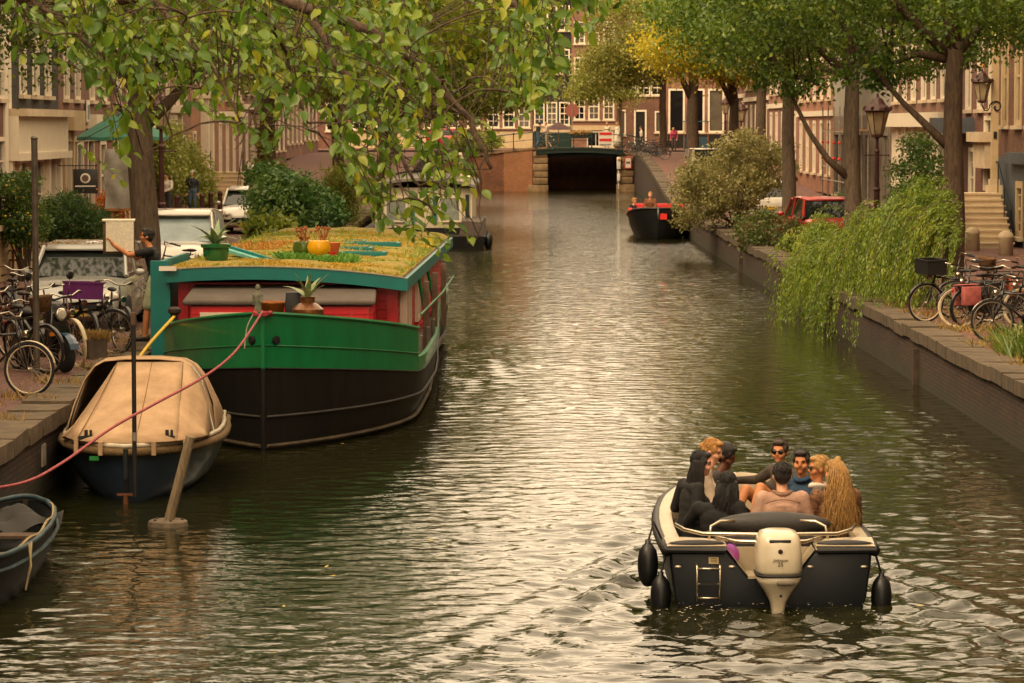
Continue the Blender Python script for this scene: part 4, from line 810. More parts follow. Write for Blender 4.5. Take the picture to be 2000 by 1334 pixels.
def person(label, loc, rz=0, base='SIT', pose=None, skin='fair', top='333333', bottom='2b2b33', shoes='1d1a18', hair='brown', hairstyle='short', sleeves='long', legs='long', vox=.011, scale=1.0, group=None, female=False, glasses=False, hat=None, bulk=1.0, tipm=None, collar=None, feet=True, grip=(None, None)):
    J = dict(SIT if base == 'SIT' else STAND); J.update(pose or {}); J = {k: Vector(v) for k, v in J.items()}
    root = thing('person', label, 'person', loc, rz, group, scale)
    sk = SKIN[skin]; tm = tipm or fabric(top); bm_ = fabric(bottom); sh = M('shoe_' + shoes, shoes, .6)
    mats = [sk, tm, bm_, sh, LIP, EYE, HAIR[hair]]; pr = []; mb = MB()
    def cap(a, b, ra, rb, m): a, b = Vector(a), Vector(b); pr.append((tuple(a), tuple(b), ra, rb, m)); mb.capsule(a, b, ra, rb, 12)
    def ell(c, r, m, fr=None): 
        pr.append((tuple(c), tuple(c), min(r) * .5 + max(r) * .5, min(r) * .5 + max(r) * .5, m)); mb.ell(c, r, 14, 10, fr)
    up = (J['chest'] - J['pelvis']).normalized(); rt = (J['sr'] - J['sl']).normalized(); fw = up.cross(rt).normalized(); rt = fw.cross(up).normalized()
    fr = Matrix((rt, fw, up)).transposed(); K = bulk
    w = .9 if female else 1.0
    P0, C0 = J['pelvis'], J['chest']
    ell(P0 + up * .02, (.165 * K, .125 * K, .13), 2, fr)
    for t, rx, ry in ((.3, .145, .108), (.55, .148 * w, .108), (.8, .168 * w, .115), (1.0, .178 * w, .118)): ell(P0.lerp(C0, t), (rx * K, ry * K, .12), 1, fr)
    if female: 
        for s in (-1, 1): ell(C0 + rt * .075 * s + fw * .085 - up * .03, (.07, .06, .07), 1, fr)
    cap(J['sl'] + rt * .02 - up * .015, J['sr'] - rt * .02 - up * .015, .066 * K * w, .066 * K * w, 1); cap(C0 + up * .04, J['neck'] - up * .055, .125 * w * K, .06, 1)
    cap(J['neck'] - up * .06, J['head'] - Vector((0, 0, .06)), .055 * w, .05 * w, 0)
    for s in 'lr':
        S, E, Wr = J['s' + s], J['e' + s], J['w' + s]; slv = 1 if sleeves in ('long', 'short') else 0; g = .012 if slv else 0
        if sleeves == 'short': mid = S.lerp(E, .6); cap(S, mid, .064 * w * K, .058 * w, 1); cap(mid, E, .046 * w, .04 * w, 0); fa = 0
        else: cap(S, E, (.055 + g) * w * K, (.043 + g) * w, slv); fa = slv
        cap(E, E.lerp(Wr, .92), (.041 + (.012 if fa else 0)) * w, (.029 + (.012 if fa else 0)) * w, fa)
        d = (Wr - E).normalized(); gv = grip[0 if s == 'l' else 1]; hd = (Vector(gv) if gv else d + Vector((0, 0, -.25))).normalized()
        side = hd.cross(Vector((0, 0, 1))); side = side.normalized() if side.length > .1 else Vector((1, 0, 0)); nrm = side.cross(hd).normalized(); sg = -1 if s == 'l' else 1
        cap(Wr, Wr + hd * .025, .027 * w, .03, 0)
        for q in (-.028, -.009, .01, .028): cap(Wr + hd * .02 + side * q * .8, Wr + hd * .085 + side * q, .016, .0135, 0)
        for q, ln in ((-.03, .034), (-.0105, .042), (.0095, .039), (.029, .028)):
            b0 = Wr + hd * .085 + side * q * 1.1; b1 = b0 + (hd - nrm * .35).normalized() * ln; cap(b0, b1, .0105, .0095, 0); cap(b1, b1 + (hd - nrm * 1.1).normalized() * ln * .8, .0095, .0085, 0)
        tb = Wr + hd * .035 - side * sg * .03; cap(tb, tb + (hd * .6 - side * sg * .8 - nrm * .3).normalized() * .04, .0135, .0115, 0); tt = tb + (hd * .6 - side * sg * .8 - nrm * .3).normalized() * .04; cap(tt, tt + (hd - nrm * .4).normalized() * .03, .011, .009, 0)
        Hp, Kn, An = J['h' + s], J['k' + s], J['a' + s]; lg = .014
        if legs == 'long': cap(Hp, Kn, (.09 + .01) * K, .062 + .008, 2); cap(Kn, An, .06 + .006, .045 + .006, 2)
        elif legs == 'shorts': 
            mid = Hp.lerp(Kn, .85); cap(Hp, mid, .1 * K, .09, 2); cap(mid, Kn, .06, .055, 0); cm = Kn.lerp(An, .35); cap(Kn, cm, .054, .056, 0); cap(cm, An, .056, .036, 0)
        else: mid = Hp.lerp(Kn, .25); cap(Hp, mid, .1 * K, .09, 2); cap(Hp, Kn, .082, .056, 0); cm = Kn.lerp(An, .35); cap(Kn, cm, .052, .055, 0); cap(cm, An, .055, .036, 0)
        if feet: 
            ff = Vector(fw); ff.z = 0; ff = ff.normalized() if ff.length > .1 else Vector((0, 1, 0)); cap(An - ff * .04 - Vector((0, 0, .035)), An + ff * .15 - Vector((0, 0, .05)), .042, .032, 3)
    # head, built looking along L
    L = J['look'].normalized(); Rr = L.cross(Vector((0, 0, 1))).normalized(); U = Rr.cross(L).normalized(); H = J['head']; hm = Matrix((Rr, L, U)).transposed(); h = .95 if female else 1
    def hp(x, y, z): return H + hm @ (Vector((x, y, z)) * h)
    ell(hp(0, -.012, .03), (.074 * h, .093 * h, .09 * h), 0, hm); ell(hp(0, .028, -.035), (.056 * h, .06 * h, .075 * h), 0, hm); cap(hp(0, .06, -.082), hp(0, .045, -.07), .027 * h, .04 * h, 0)
    cap(hp(0, .082, .025), hp(0, .097, -.016), .008, .012, 0)
    for s in (-1, 1): 
        ell(hp(s * .077, -.01, -.005), (.011, .022, .032), 0, hm); cap(hp(s * .04, .068, -.03), hp(s * .05, .045, -.02), .02, .022, 0); cap(hp(s * .018, .083, .032), hp(s * .045, .071, .034), .008, .008, 0)
    me = remesh(mb, vox); n = len(me.polygons); Pc = np.empty(n * 3); me.polygons.foreach_get('center', Pc); Pc = Pc.reshape(-1, 3)
    best = np.full(n, 9.0); idx = np.zeros(n, int)
    for a, b, ra, rb, m in pr:
        d = sd_caps(Pc, a, b, ra, rb); k = d < best; best[k] = d[k]; idx[k] = m
    # eyes, brows and mouth are coloured skin
    Hi = np.array(hm.transposed()) ; Q = (Pc - np.array(H)) @ Hi.T / h
    face = Q[:, 1] > .052
    for s in (-1, 1):
        idx[face & (np.hypot((Q[:, 0] - s * .031) / .0125, (Q[:, 2] - .012) / .007) < 1)] = 5
        idx[face & (np.hypot((Q[:, 0] - s * .032) / .018, (Q[:, 2] - .034) / .0045) < 1)] = 6
    idx[face & (np.hypot(Q[:, 0] / .022, (Q[:, 2] + .05) / .0075) < 1)] = 4
    for m in mats: me.materials.append(m)
    while len(me.materials) > len(mats): me.materials.pop(index=0)
    me.polygons.foreach_set('material_index', idx.astype(np.int32)); me.polygons.foreach_set('use_smooth', np.ones(n, bool)); me.update()
    link('body', me, root)
    # hair
    hb_ = MB(); hs_ = MB(); hs = hairstyle
    def he(c, r): hb_.ell(hp(*c), tuple(q * h for q in r), 14, 10, hm)
    if hs != 'none':
        he((0, -.022, .05), (.082, .093, .084)); he((0, -.05, .01), (.08, .068, .085)); he((0, .035, .1), (.058, .05, .03))
        for s in (-1, 1): he((s * .07, .008, .035), (.016, .05, .045))
    if hs != 'none':   # hair lying on the skull
        for k in range(150):
            th, ph = random.uniform(0, 6.28), random.uniform(-.5, 1.45); pts = []; dth = random.gauss(0, .12)
            for i in range(5):
                a, b = th + dth * i, ph - .16 * i; q = Vector((math.cos(b) * math.cos(a) * .084, math.cos(b) * math.sin(a) * .1 - .022, math.sin(b) * .092 + .045))
                if q.y > .045 and q.z < .085: q = Vector((q.x * .8, .03, .09))
                pts.append(hp(*q))
            hs_.tube(pts, [.0045, .005, .0045, .0035, .002], 4, cap=False)
    def strands(n_, x0, length, out, r0=.014, back=.06, wav=.012, spread=1.0, start=(0, -.05, .04)):
        for k in range(n_):
            a = (k / (n_ - 1) - .5) * 2 if n_ > 1 else 0; st_ = hp(a * .072 * spread, start[1] - .03 * (1 - a * a), start[2] + random.uniform(-.02, .02)); pts = [st_]
            ln = length * random.uniform(.85, 1.08)
            for i in range(1, 8):
                t = i / 7; q = st_ + hm @ Vector((a * out * t, -back * math.sin(t * 2.2), 0)) + Vector((wav * math.sin(t * 7 + k * 1.7), wav * math.cos(t * 6 + k), -ln * t)); pts.append(q)
            (hb_ if n_ < 40 else hs_).tube(pts, [r0 * (1 - .55 * i / 7) for i in range(8)], 5)
    if hs in ('long', 'loose'):
        strands(13, 0, .42 if hs == 'long' else .3, .05, .02, .05); strands(110, 0, .47 if hs == 'long' else .36, .065, .0042, .065, .014)
        for s in (-1, 1):
            for k in range(4): 
                p0 = hp(s * (.076 + .004 * k), .02 - .03 * k, .04); hb_.tube([p0, p0 + hm @ Vector((s * .012, .0, -.1)), p0 + hm @ Vector((s * .014, .01, -.2)), p0 + hm @ Vector((s * .0, .02, -.33))], [.016, .018, .016, .008], 6)
    if hs == 'ponytail':
        he((0, -.075, .105), (.045, .045, .045)); he((.01, -.07, .14), (.035, .03, .03))
        strands(14, 0, .5, .06, .018, .07, .014, .6, (0, -.075, .1)); strands(210, 0, .66, .095, .004, .1, .03, .75, (0, -.09, .1)); strands(130, 0, .58, .14, .0038, .07, .036, 1.0, (0, -.07, .04))
    if hs == 'bun': he((0, -.115, .02), (.042, .04, .042))
    if hs == 'slick': he((0, -.1, .0), (.04, .035, .05))
    if hs == 'afro': he((0, -.02, .06), (.094, .1, .09))
    if hs != 'none':
        hme = remesh(hb_, .008 if vox < .014 else .014, 1, 'hair'); hme.materials.clear(); hme.materials.append(HAIR[hair]); hme.polygons.foreach_set('use_smooth', np.ones(len(hme.polygons), bool)); ho_ = link('hair', hme, root)
        if hs_.v: hs_.build('strands', HAIR[hair], ho_, smooth=True)
    if glasses:
        g = MB()
        for s in (-1, 1): g.ell(hp(s * .034, .088, .012), (.026, .008, .02), 12, 8, hm); g.tube([hp(s * .058, .083, .018), hp(s * .078, .0, .018)], .004, 5)
        g.tube([hp(-.012, .092, .02), hp(.012, .092, .02)], .004, 5); g.build('sunglasses', M('lens_black', '0d0d0f', .1), root, smooth=True)
    if hat:
        g = MB(); g.ell(hp(0, -.012, .06), (.09, .106, .082), 16, 10, hm); g.ell(hp(0, .11, .048), (.065, .07, .012), 12, 6, hm); g.build('cap', fabric(hat), root, smooth=True)
    if collar:
        g = MB(); g.tube([J['neck'] - up * .03 + (rt * math.cos(t) * .075 + fw * math.sin(t) * .07) + up * (.012 + .01 * math.cos(t * 2)) for t in np.linspace(0, 6.28, 15)[:-1]], .026, 6, True); g.tube([C0 + up * .1 - fw * .118 + rt * q * .15 - up * .03 * q * q for q in np.linspace(-1, 1, 9)], .006, 5); g.build('collar', fabric(collar), root, smooth=True)
    return root
# ================================================================== open motor boat with nine people
SB = Vector((2.37, 27.95, 0)); sb = thing('motor_boat', 'dark blue open motor boat carrying a party of people', 'boat', SB, 0)
shull = M('sloop_navy', '14181d', .45, var=.2, scale=1.5, coat=0, spec=.3, bump=.05, bscale=6, col2='0e141a'); liner = M('gelcoat_cream', 'b3a48a', .4, var=.1, scale=3); rub = M('rubber_strake', '1a1a1c', .55, var=.15); steel = M('stainless', 'c8bda8', .2, .9, var=.05); vinyl = M('grey_vinyl', '2a2726', .5, var=.15, bump=.2)
SY = [0, .5, 1.05, 1.7, 2.45, 3.1, 3.65, 4.05, 4.35, 4.5]
def sbr(y): return float(np.interp(y, SY, [.93, .945, .95, .94, .9, .82, .68, .5, .28, .05]))
def sbz(y): return float(np.interp(y, SY, [.56, .565, .57, .58, .6, .63, .66, .69, .71, .715]))
YF = list(np.linspace(0, 3.95, 16)) + [4.15, 4.28, 4.4, 4.47, 4.5]
mb = MB(); skin(mb, [[(s * sbr(y) * k, y - .02 * (1 - k), z if z < .5 else sbz(y) - .04) for s, k, z in ((-1, 1, 1), (-1, .985, .36), (-1, .95, .12), (-1, .86, -.1), (0, 0, -.3), (1, .86, -.1), (1, .95, .12), (1, .985, .36), (1, 1, 1))] for y in YF]); mb.build('hull', shull, sb, smooth=True)
# transom with the motor well cut out
t = MB(); 
def poly(pts, y0, y1):
    n = len(pts); t.add([(x, y0, z) for x, z in pts] + [(x, y1, z) for x, z in pts], [tuple(range(n)), tuple(range(2 * n - 1, n - 1, -1))] + [(i, i + n, (i + 1) % n + n, (i + 1) % n) for i in range(n)])
for s in (-1, 1): poly([(s * x, z) for x, z in ((.92, .5), (.4, .5), (.21, .27), (.0, .27), (.0, -.2), (.78, -.2), (.88, .1))][::s], -.045, .05)
t.build('transom', shull, sb, bevel=.02)
# inside: liner, sole, benches
mb = MB(); skin(mb, [[(s * (sbr(y) - .12 if sbr(y) > .2 else .01), min(y + .12, 4.25), z) for s, z in ((1, sbz(y)), (1, .1), (-1, .1), (-1, sbz(y)))] for y in YF]); mb.build('liner', liner, sb)
cap_ = []
for s in (-1, 1):
    m_ = MB(); m_.loft([[(s * (sbr(y) + .01), y, sbz(y) - .03), (s * (sbr(y) + .0), y, sbz(y) + .015), (s * max(sbr(y) - .12, 0), min(y, 4.3), sbz(y) + .03), (s * max(sbr(y) - .13, 0), min(y, 4.27), sbz(y) - .03)][::s] for y in YF]); m_.build('gunwale', liner, sb, bevel=.01)
    MB().tube([(s * (sbr(y) + .02), y, sbz(y) - .045) for y in YF], .058, 8).build('rub_strake', rub, sb, smooth=True)
    MB().b2((s * .38, .25, .1), (s * .76, 3.1, .37)).build('bench', liner, sb, bevel=.02); MB().b2((s * .4, .3, .372), (s * .75, 3.0, .43)).build('cushion', vinyl, sb, bevel=.025)
    c = MB(); poly_pts = [(s * .94, -.06, .53), (s * .42, -.06, .53), (s * .42, .22, .55), (s * .78, .3, .56), (s * .95, .3, .56)]
    n = 5; top = [(x, y, z + .035) for x, y, z in poly_pts]; c.add(poly_pts + top, [tuple(range(n))[::s], tuple(range(n, 2 * n))[::-s]] + [((i, (i + 1) % n, (i + 1) % n + n, i + n) if s > 0 else (i + n, (i + 1) % n + n, (i + 1) % n, i)) for i in range(n)]); c.build('quarter_deck', liner, sb, bevel=.012)
    MB().tube([(s * .96, -.06, .53), (s * .42, -.075, .525)], .03, 8).build('transom_strake', rub, sb)
    m_ = MB(); m_.ell((s * .68, .02, .575), (.26, .05, .035), 14, 8); m_.build('pad', rub, sb, smooth=True)
    MB().add([(s * .4, -.05, .53), (s * .21, -.05, .285), (s * .21, .3, .285), (s * .4, .3, .53)], [(0, 1, 2, 3)]).build('well_side', liner, sb)
    for x in (.85, .36): MB().ell((s * x, -.05, .37), (.035, .01, .014), 10, 6).build('stern_fitting', steel, sb)
MB().b2((-.21, -.05, .26), (.21, .32, .285)).build('well_floor', liner, sb); MB().b2((-.4, .32, .1), (.4, .36, .5)).build('well_front', liner, sb)
MB().b2((-.72, .36, .08), (.72, 3.6, .115)).build('sole', M('sole_brown', '6b4a34', .7), sb); MB().b2((-.55, 3.2, .1), (.55, 3.75, .42)).build('bow_seat', liner, sb, bevel=.03)
# stern bench with its dark bolster and the rails
MB().ell((0.06, .5, .69), (.55, .1, .12), 22, 12).build('bolster', vinyl, sb, smooth=True); MB().b2((-.4, .42, .36), (.5, .62, .62)).build('seat_back', vinyl, sb, bevel=.04)
for z, x, y0 in ((.655, .74, .1), (.6, .44, -.02)):
    MB().tube([(-x - .1, y0 + .5, z + .02), (-x - .03, y0 + .2, z + .01), (-x + .12, y0, z), (0, y0 - .02, z - .005), (x - .12, y0, z), (x + .03, y0 + .2, z + .01), (x + .1, y0 + .5, z + .02)], .018, 8).build('stern_rail', steel, sb, smooth=True)
for s in (-1, 1): MB().tube([(s * .55, .25, .58), (s * .53, .28, .7), (s * .44, .34, .74), (s * .3, .36, .74)], .014, 8).build('grab_rail', steel, sb, smooth=True)
# boarding ladder, plates
l = MB()
for x in (-.68, -.47): l.tube([(x, -.06, .4), (x, -.1, .38), (x, -.11, .06)], .012, 8)
for z in (.36, .22, .09): l.tube([(-.68, -.105, z), (-.47, -.105, z)], .011, 8)
lo = l.build('ladder', steel, sb, smooth=True); MB().b2((-.655, -.125, .21), (-.495, -.09, .235)).build('step_pad', rub, lo)
pm = MB(); pm.b2((-.57, -.056, .4), (-.48, -.047, .46)); pm.build('registration_plate', M('plate_cream', 'c9b486', .5), sb)
for z in (.445, .43, .415): MB().b2((-.555, -.0585, z), (-.495, -.0565, z + .005)).build('print', sblack, sb)
# fenders
fend = MB().lathe([(.002, -.2), (.04, -.19), (.085, -.13), (.1, -.03), (.1, .06), (.085, .14), (.05, .19), (.028, .21), (.028, .24), (.002, .24)], 18).build('fender', M('fender_black', '141619', .4, var=.2), mesh_only=True)
for p in fend.polygons: p.use_smooth = True
for x, y, z, lab in ((-1.11, .32, .33, 'upper black fender on the port quarter'), (-1.0, .12, .06, 'lower black fender at the port stern corner'), (1.03, .1, .06, 'black fender at the starboard stern corner')):
    f = thing('boat_fender', lab + ' of the motor boat', 'fender', SB + Vector((x, y, z))); b = link('body', fend, f); b.scale = (.95, .95, 1.0); MB().tube([(0, 0, .22), (-x * .05, .04, .4), (-x * .12, .1, .56 - z)], .012, 6).build('cord', rub, f)
# outboard motor
ob = thing('outboard_motor', 'cream white outboard motor on the transom of the motor boat', 'motor', SB + Vector((.05, -.2, 0)))
cowl = M('motor_white', 'd2c6ac', .28, var=.06, coat=.4); 
def rr(w, d, z, e=.34, n=24, dy=0): return [(w * math.copysign(abs(math.cos(t)) ** e, math.cos(t)), d * math.copysign(abs(math.sin(t)) ** e, math.sin(t)) + dy, z) for t in np.linspace(0, 2 * math.pi, n, endpoint=False)]
MB().loft([rr(.2, .25, .345, .55), rr(.212, .26, .38, .5), rr(.212, .26, .5, .5), rr(.203, .25, .6, .5), rr(.19, .235, .67, .5), rr(.165, .2, .715, .55), rr(.11, .13, .735, .6), rr(.02, .02, .738)]).build('cowl', cowl, ob, smooth=True)
MB().loft([rr(.209, .257, .325, .5), rr(.215, .264, .33, .5), rr(.215, .264, .344, .5), rr(.209, .257, .35, .5)]).build('cowl_seam', rub, ob, smooth=True)
MB().loft([rr(.05, .08, -.12, .6), rr(.06, .11, 0, .6), rr(.075, .13, .08, .6), rr(.13, .17, .18, .55), rr(.185, .22, .26, .5), rr(.208, .255, .325, .5)]).build('midsection', cowl, ob, smooth=True)
MB().loft([rr(.04, .08, -.5, .7), rr(.048, .1, -.1, .7)]).build('leg', cowl, ob); MB().loft([rr(.075, .14, -.085, .6), rr(.078, .145, -.07, .6), rr(.06, .1, -.055, .6)]).build('cavitation_plate', M('plate_ochre', 'b98f45', .4), ob)
MB().lathe([(.001, -.25), (.035, -.15), (.04, .05), (.001, .15)], 10, axis='y', c=(0, 0, -.35)).build('gearcase', cowl, ob)
g = MB(); g.box((0, -.222, .655), (.2, .04, .035), (.25, 0, 0)); g.build('air_vent', M('vent_black', '151412', .4), ob, bevel=.012); MB().b2((-.03, -.268, .26), (.13, -.235, .3)).build('handle_recess', M('recess_grey', '7a7062', .4), ob, bevel=.012); MB().ell((.01, -.215, .155), (.014, .02, .014), 10, 6).build('drain_hole', M('vent_black', '151412', .4), ob)
MB().b2((-.1, .18, .2), (.1, .3, .4)).build('clamp', rub, ob); MB().b2((-.14, .24, -.05), (-.06, .28, .3)).build('bracket', M('bracket_brown', '4a3028', .6), ob)
def text(s, name, m, parent, loc, rot, size, ext=.001, ital=0):
    c = bpy.data.curves.new(name, 'FONT'); c.body = s; c.size = size; c.extrude = ext; c.align_x = 'CENTER'; c.shear = ital; o = link('tmp', c); dg = bpy.context.evaluated_depsgraph_get(); me = bpy.data.meshes.new_from_object(o.evaluated_get(dg)); bpy.data.objects.remove(o); me.materials.clear(); me.materials.append(m); return link(name, me, parent, loc, rot)
text('Johnson', 'lettering', M('letter_brown', '3a2018', .5), ob, (0, -.2645, .475), (math.pi / 2, 0, 0), .042, ital=.3); text('25', 'lettering', M('letter_brown', '3a2018', .5), ob, (0, -.2655, .435), (math.pi / 2, 0, 0), .05)
e = MB(); e.lathe([(.013, -.002), (.022, -.002), (.022, .002), (.013, .002)], 18, axis='y', c=(.0, -.2585, .565)); e.box((.004, -.2585, .565), (.02, .004, .006), (0, .7, 0)); e.box((-.003, -.2585, .557), (.014, .004, .005), (0, -.5, 0)); e.build('emblem', M('letter_brown', '3a2018', .5), ob)

# ---- the party
def sit(label, x, y, hz, rz, look, pose=None, **k):
    """seated on the boat, head centre at height hz"""
    sc = k.pop('scale', 1.05); base = hz - .735 * sc
    p = dict(pose or {}); lk = Matrix.Rotation(-R(rz), 3, 'Z') @ Vector(look); p['look'] = lk
    return person(label, SB + Vector((x, y, base)), R(rz), 'SIT', p, scale=sc, **k)
# rz turns the body: 0 faces the bow, -90 faces starboard, 90 faces port
sit('person in black with long black hair, profile to the right, arm on the left rail', -.66, 1.75, 1.11, -70, (1, -.1, -.12), dict(el=(-.3, .0, .3), wl=(-.34, .26, .26), er=(.25, -.02, .3), wr=(.3, .24, .22), chest=(0, .05, .42), neck=(0, .09, .6), head=(0, .14, .735)), hair='black', hairstyle='long', top='1b1a1b', bottom='1c1c20', female=True, skin='fair', vox=.0108)
sit('person with tied fair hair bending forward behind the long haired one in black', -.52, 2.55, 1.15, -80, (1, -.35, -.35), dict(chest=(0, .05, .42), neck=(0, .1, .6), head=(0, .15, .735)), hair='blonde', hairstyle='bun', top='c9b6a0', female=True, skin='fair', vox=.0108)
sit('person with short black curls and dark skin looking down to the right', -.36, 3.15, 1.05, -80, (1, -.3, -.4), dict(chest=(0, .05, .42), neck=(0, .1, .6), head=(0, .16, .72)), hair='black', hairstyle='afro', top='3a3330', skin='dark', vox=.0108)
sit('person in a black jacket with black hair seen from behind on the left', -.4, 1.05, 1.0, -25, (.25, 1, -.1), dict(sl=(-.2, .0, .51), el=(-.34, .08, .36), wl=(-.42, .3, .38), er=(.27, .0, .26), wr=(.26, .24, .16), chest=(-.02, .03, .42), head=(.05, .09, .72)), hair='black', hairstyle='loose', top='161517', bottom='19191c', female=True, vox=.0108, bulk=1.12)
sit('person in sunglasses with brown hair leaning back near the bow, arm outstretched', .42, 3.15, 1.09, 125, (-.35, -1, -.05), dict(sl=(-.18, .02, .53), el=(-.3, .08, .4), er=(.36, .06, .43), wr=(.52, .22, .42), kl=(-.12, .42, .42), kr=(.1, .42, .38), al=(-.3, .68, .05), ar=(.0, .72, .05)), hair='brown', hairstyle='bun', glasses=True, top='4a4038', bottom='4a4440', female=True, skin='tan', legs='bare', vox=.0108)
sit('person with slicked back hair and dark denim shirt facing the camera', .54, 2.4, 1.07, 150, (-.25, -1, -.12), dict(), hair='dark', hairstyle='slick', top='28405a', collar='2a4664', female=True, skin='tan', vox=.0108)
sit('person in a tan shirt seen from behind beside the motor', .2, 1.05, 1.07, 0, (-.05, 1, -.1), dict(el=(-.27, .02, .27), er=(.27, .04, .27), wl=(-.22, .28, .2), wr=(.2, .3, .22)), hair='dark', hairstyle='short', top='b5907c', bottom='4a3c34', vox=.0108, bulk=1.16, collar='93705c')
sit('person in sunglasses with pinned fair hair in profile to the left', .66, 1.75, 1.07, 75, (-1, -.15, -.05), dict(chest=(0, .0, .42), head=(0, .05, .735)), hair='honey', hairstyle='bun', glasses=True, top='5a5048', female=True, skin='tan', collar='e0d6c6', vox=.0108)
leo = M('leopard_coat', '8a6040', .9, var=.4, scale=38, col2='2a1a14', bump=.3)
sit('person with long golden ponytail and leopard print coat seen from behind', .72, 1.1, 1.09, 12, (-.35, 1, -.05), dict(), hair='honey', hairstyle='ponytail', tipm=leo, female=True, vox=.0108, bulk=1.12)
# bare legs stretched over the bow bench belong to the one in sunglasses; a purple bag and a white strap lie by the stern
o = thing('bag', 'purple and pink bag on the floor beside the stern rail', 'bag', SB + Vector((-.36, .2, .33)))
MB().ell((0, 0, .11), (.09, .07, .11), 14, 9).build('pouch', M('purple_bag', '8a58b0', .5, var=.35, scale=12, col2='c24a9a'), o, smooth=True); MB().tube([(-.05, 0, .2), (0, 0, .27), (.05, 0, .2)], .01, 6).build('strap', M('purple_strap', '6a4490', .6), o)
o = thing('scarf', 'white scarf hanging over the shoulder of the profile person on the right', 'scarf', SB + Vector((.52, 1.55, .55)))
MB().loft([[(x, y, z), (x + .07, y - .02, z), (x + .07, y - .005, z), (x, y + .015, z)] for x, y, z in ((-.06, -.03, .0), (-.03, -.03, .12), (.0, -.02, .22), (.03, .03, .36))]).build('cloth', fabric('d8cbb8'), o, smooth=True)
o = thing('cup', 'red cup held beside the leopard print coat', 'cup', SB + Vector((.5, .8, .62)))
MB().lathe([(.001, 0), (.03, 0), (.038, .1), (.034, .1), (.001, .08)], 14).build('body', sred, o, smooth=True)

# churned flecks of foam round the stern
FR = np.random.default_rng(5)
tufts(420, (1.5, 3.3), (26.2, 27.95), lambda x, y: .035 + 0 * x, .002, .012, M('foam', 'cfc4b0', .6), None, 'foam', keep=lambda x, y: FR.random(len(x)) < np.exp(-(27.9 - y) * 1.3), lean=6)
tufts(260, (1.15, 3.6), (27.2, 31), lambda x, y: .035 + 0 * x, .002, .011, MATS['foam'], None, 'foam', keep=lambda x, y: np.abs(np.abs(x - 2.37) - 1.08) < .12, lean=6)
# ================================================================== further boats
wh = thing('houseboat', 'white houseboat with grey roof and white chimney behind the green one', 'houseboat', (-3.2, 111, 0), 0)
wl_ = M('white_boards', 'd6c9ac', .55, var=.12, scale=2); 
MB().loft([[(-2.05, y, -.4), (2.0, y, -.4), (2.15, y, .7), (-2.15, y, .7)] for y in (0, 14)]).build('hull', blackhull, wh)
MB().b2((-1.75, .4, .7), (1.75, 13, 2.15)).build('cabin', wl_, wh)
MB().loft([[(x, .1, 2.15 + .26 * (1 - (x / 1.9) ** 2)), (x, 13.3, 2.15 + .26 * (1 - (x / 1.9) ** 2)), (x, 13.3, 2.25 + .26 * (1 - (x / 1.9) ** 2)), (x, .1, 2.25 + .26 * (1 - (x / 1.9) ** 2))] for x in np.linspace(-1.92, 1.92, 9)]).build('roof', M('roof_grey', '7d7870', .7, var=.15), wh)
r = MB()
for k in range(34): r.ell((-1.8 + k * .108, 13.0, 2.35 + .26 * (1 - ((-1.8 + k * .108) / 1.9) ** 2)), (.06, .15, .05), 6, 4)
r.build('ridge_tiles', M('tile_black', '26221f', .7), wh)
for x in (-1.0, .95):
    f = MB()
    for a, b_, c, d in ((-.42, -.34, .9, 1.85), (.34, .42, .9, 1.85), (-.34, .34, 1.77, 1.85), (-.34, .34, .9, .97)): f.b2((x + a, .33, c), (x + b_, .398, d))
    fo = f.build('window', white, wh); MB().b2((x - .34, .35, .97), (x + .34, .38, 1.77)).build('pane', M('pale_glass', '8f978c', .12, var=.2), fo)
for x in (-1.6, -.4, .4, 1.58): MB().b2((x - .07, .34, .85), (x + .07, .395, 1.9)).build('shutter', teal if abs(x) < 1 else dkgreen, wh)
MB().lathe([(.09, 0), (.09, 1.05), (.12, 1.05), (.12, 1.15), (.08, 1.16)], 14).build('chimney', wl_, wh, loc=(1.35, 1.5, 2.25)); MB().lathe([(.06, 0), (.06, .18), (.12, .2), (.02, .28)], 12).build('vent', wl_, wh, loc=(1.6, 2.2, 2.3))
o = MB(); o.loft([[(1.3, -1.2, .45), (2.2, -1.2, .45), (2.1, -1.2, .95), (1.4, -1.2, 1.0)], [(1.3, 1.4, .45), (2.3, 1.4, .45), (2.2, 1.4, 1.05), (1.4, 1.4, 1.1)]]); o.build('stern_box', M('dark_tarp', '5d5148', .8, var=.2), wh)
MB().loft([[(-2.0, -1.5, -.3), (2.1, -1.5, -.3), (2.25, -1.6, .45), (-2.1, -1.6, .45)], [(-2.05, 0, -.3), (2.1, 0, -.3), (2.3, 0, .5), (-2.15, 0, .5)]]).build('fore_hull', blackhull, wh)
for y in (-.9, .3): b = link('fender', fend, wh, (2.35, y, .25)); b.scale = (1.5, 1.5, 1.4)

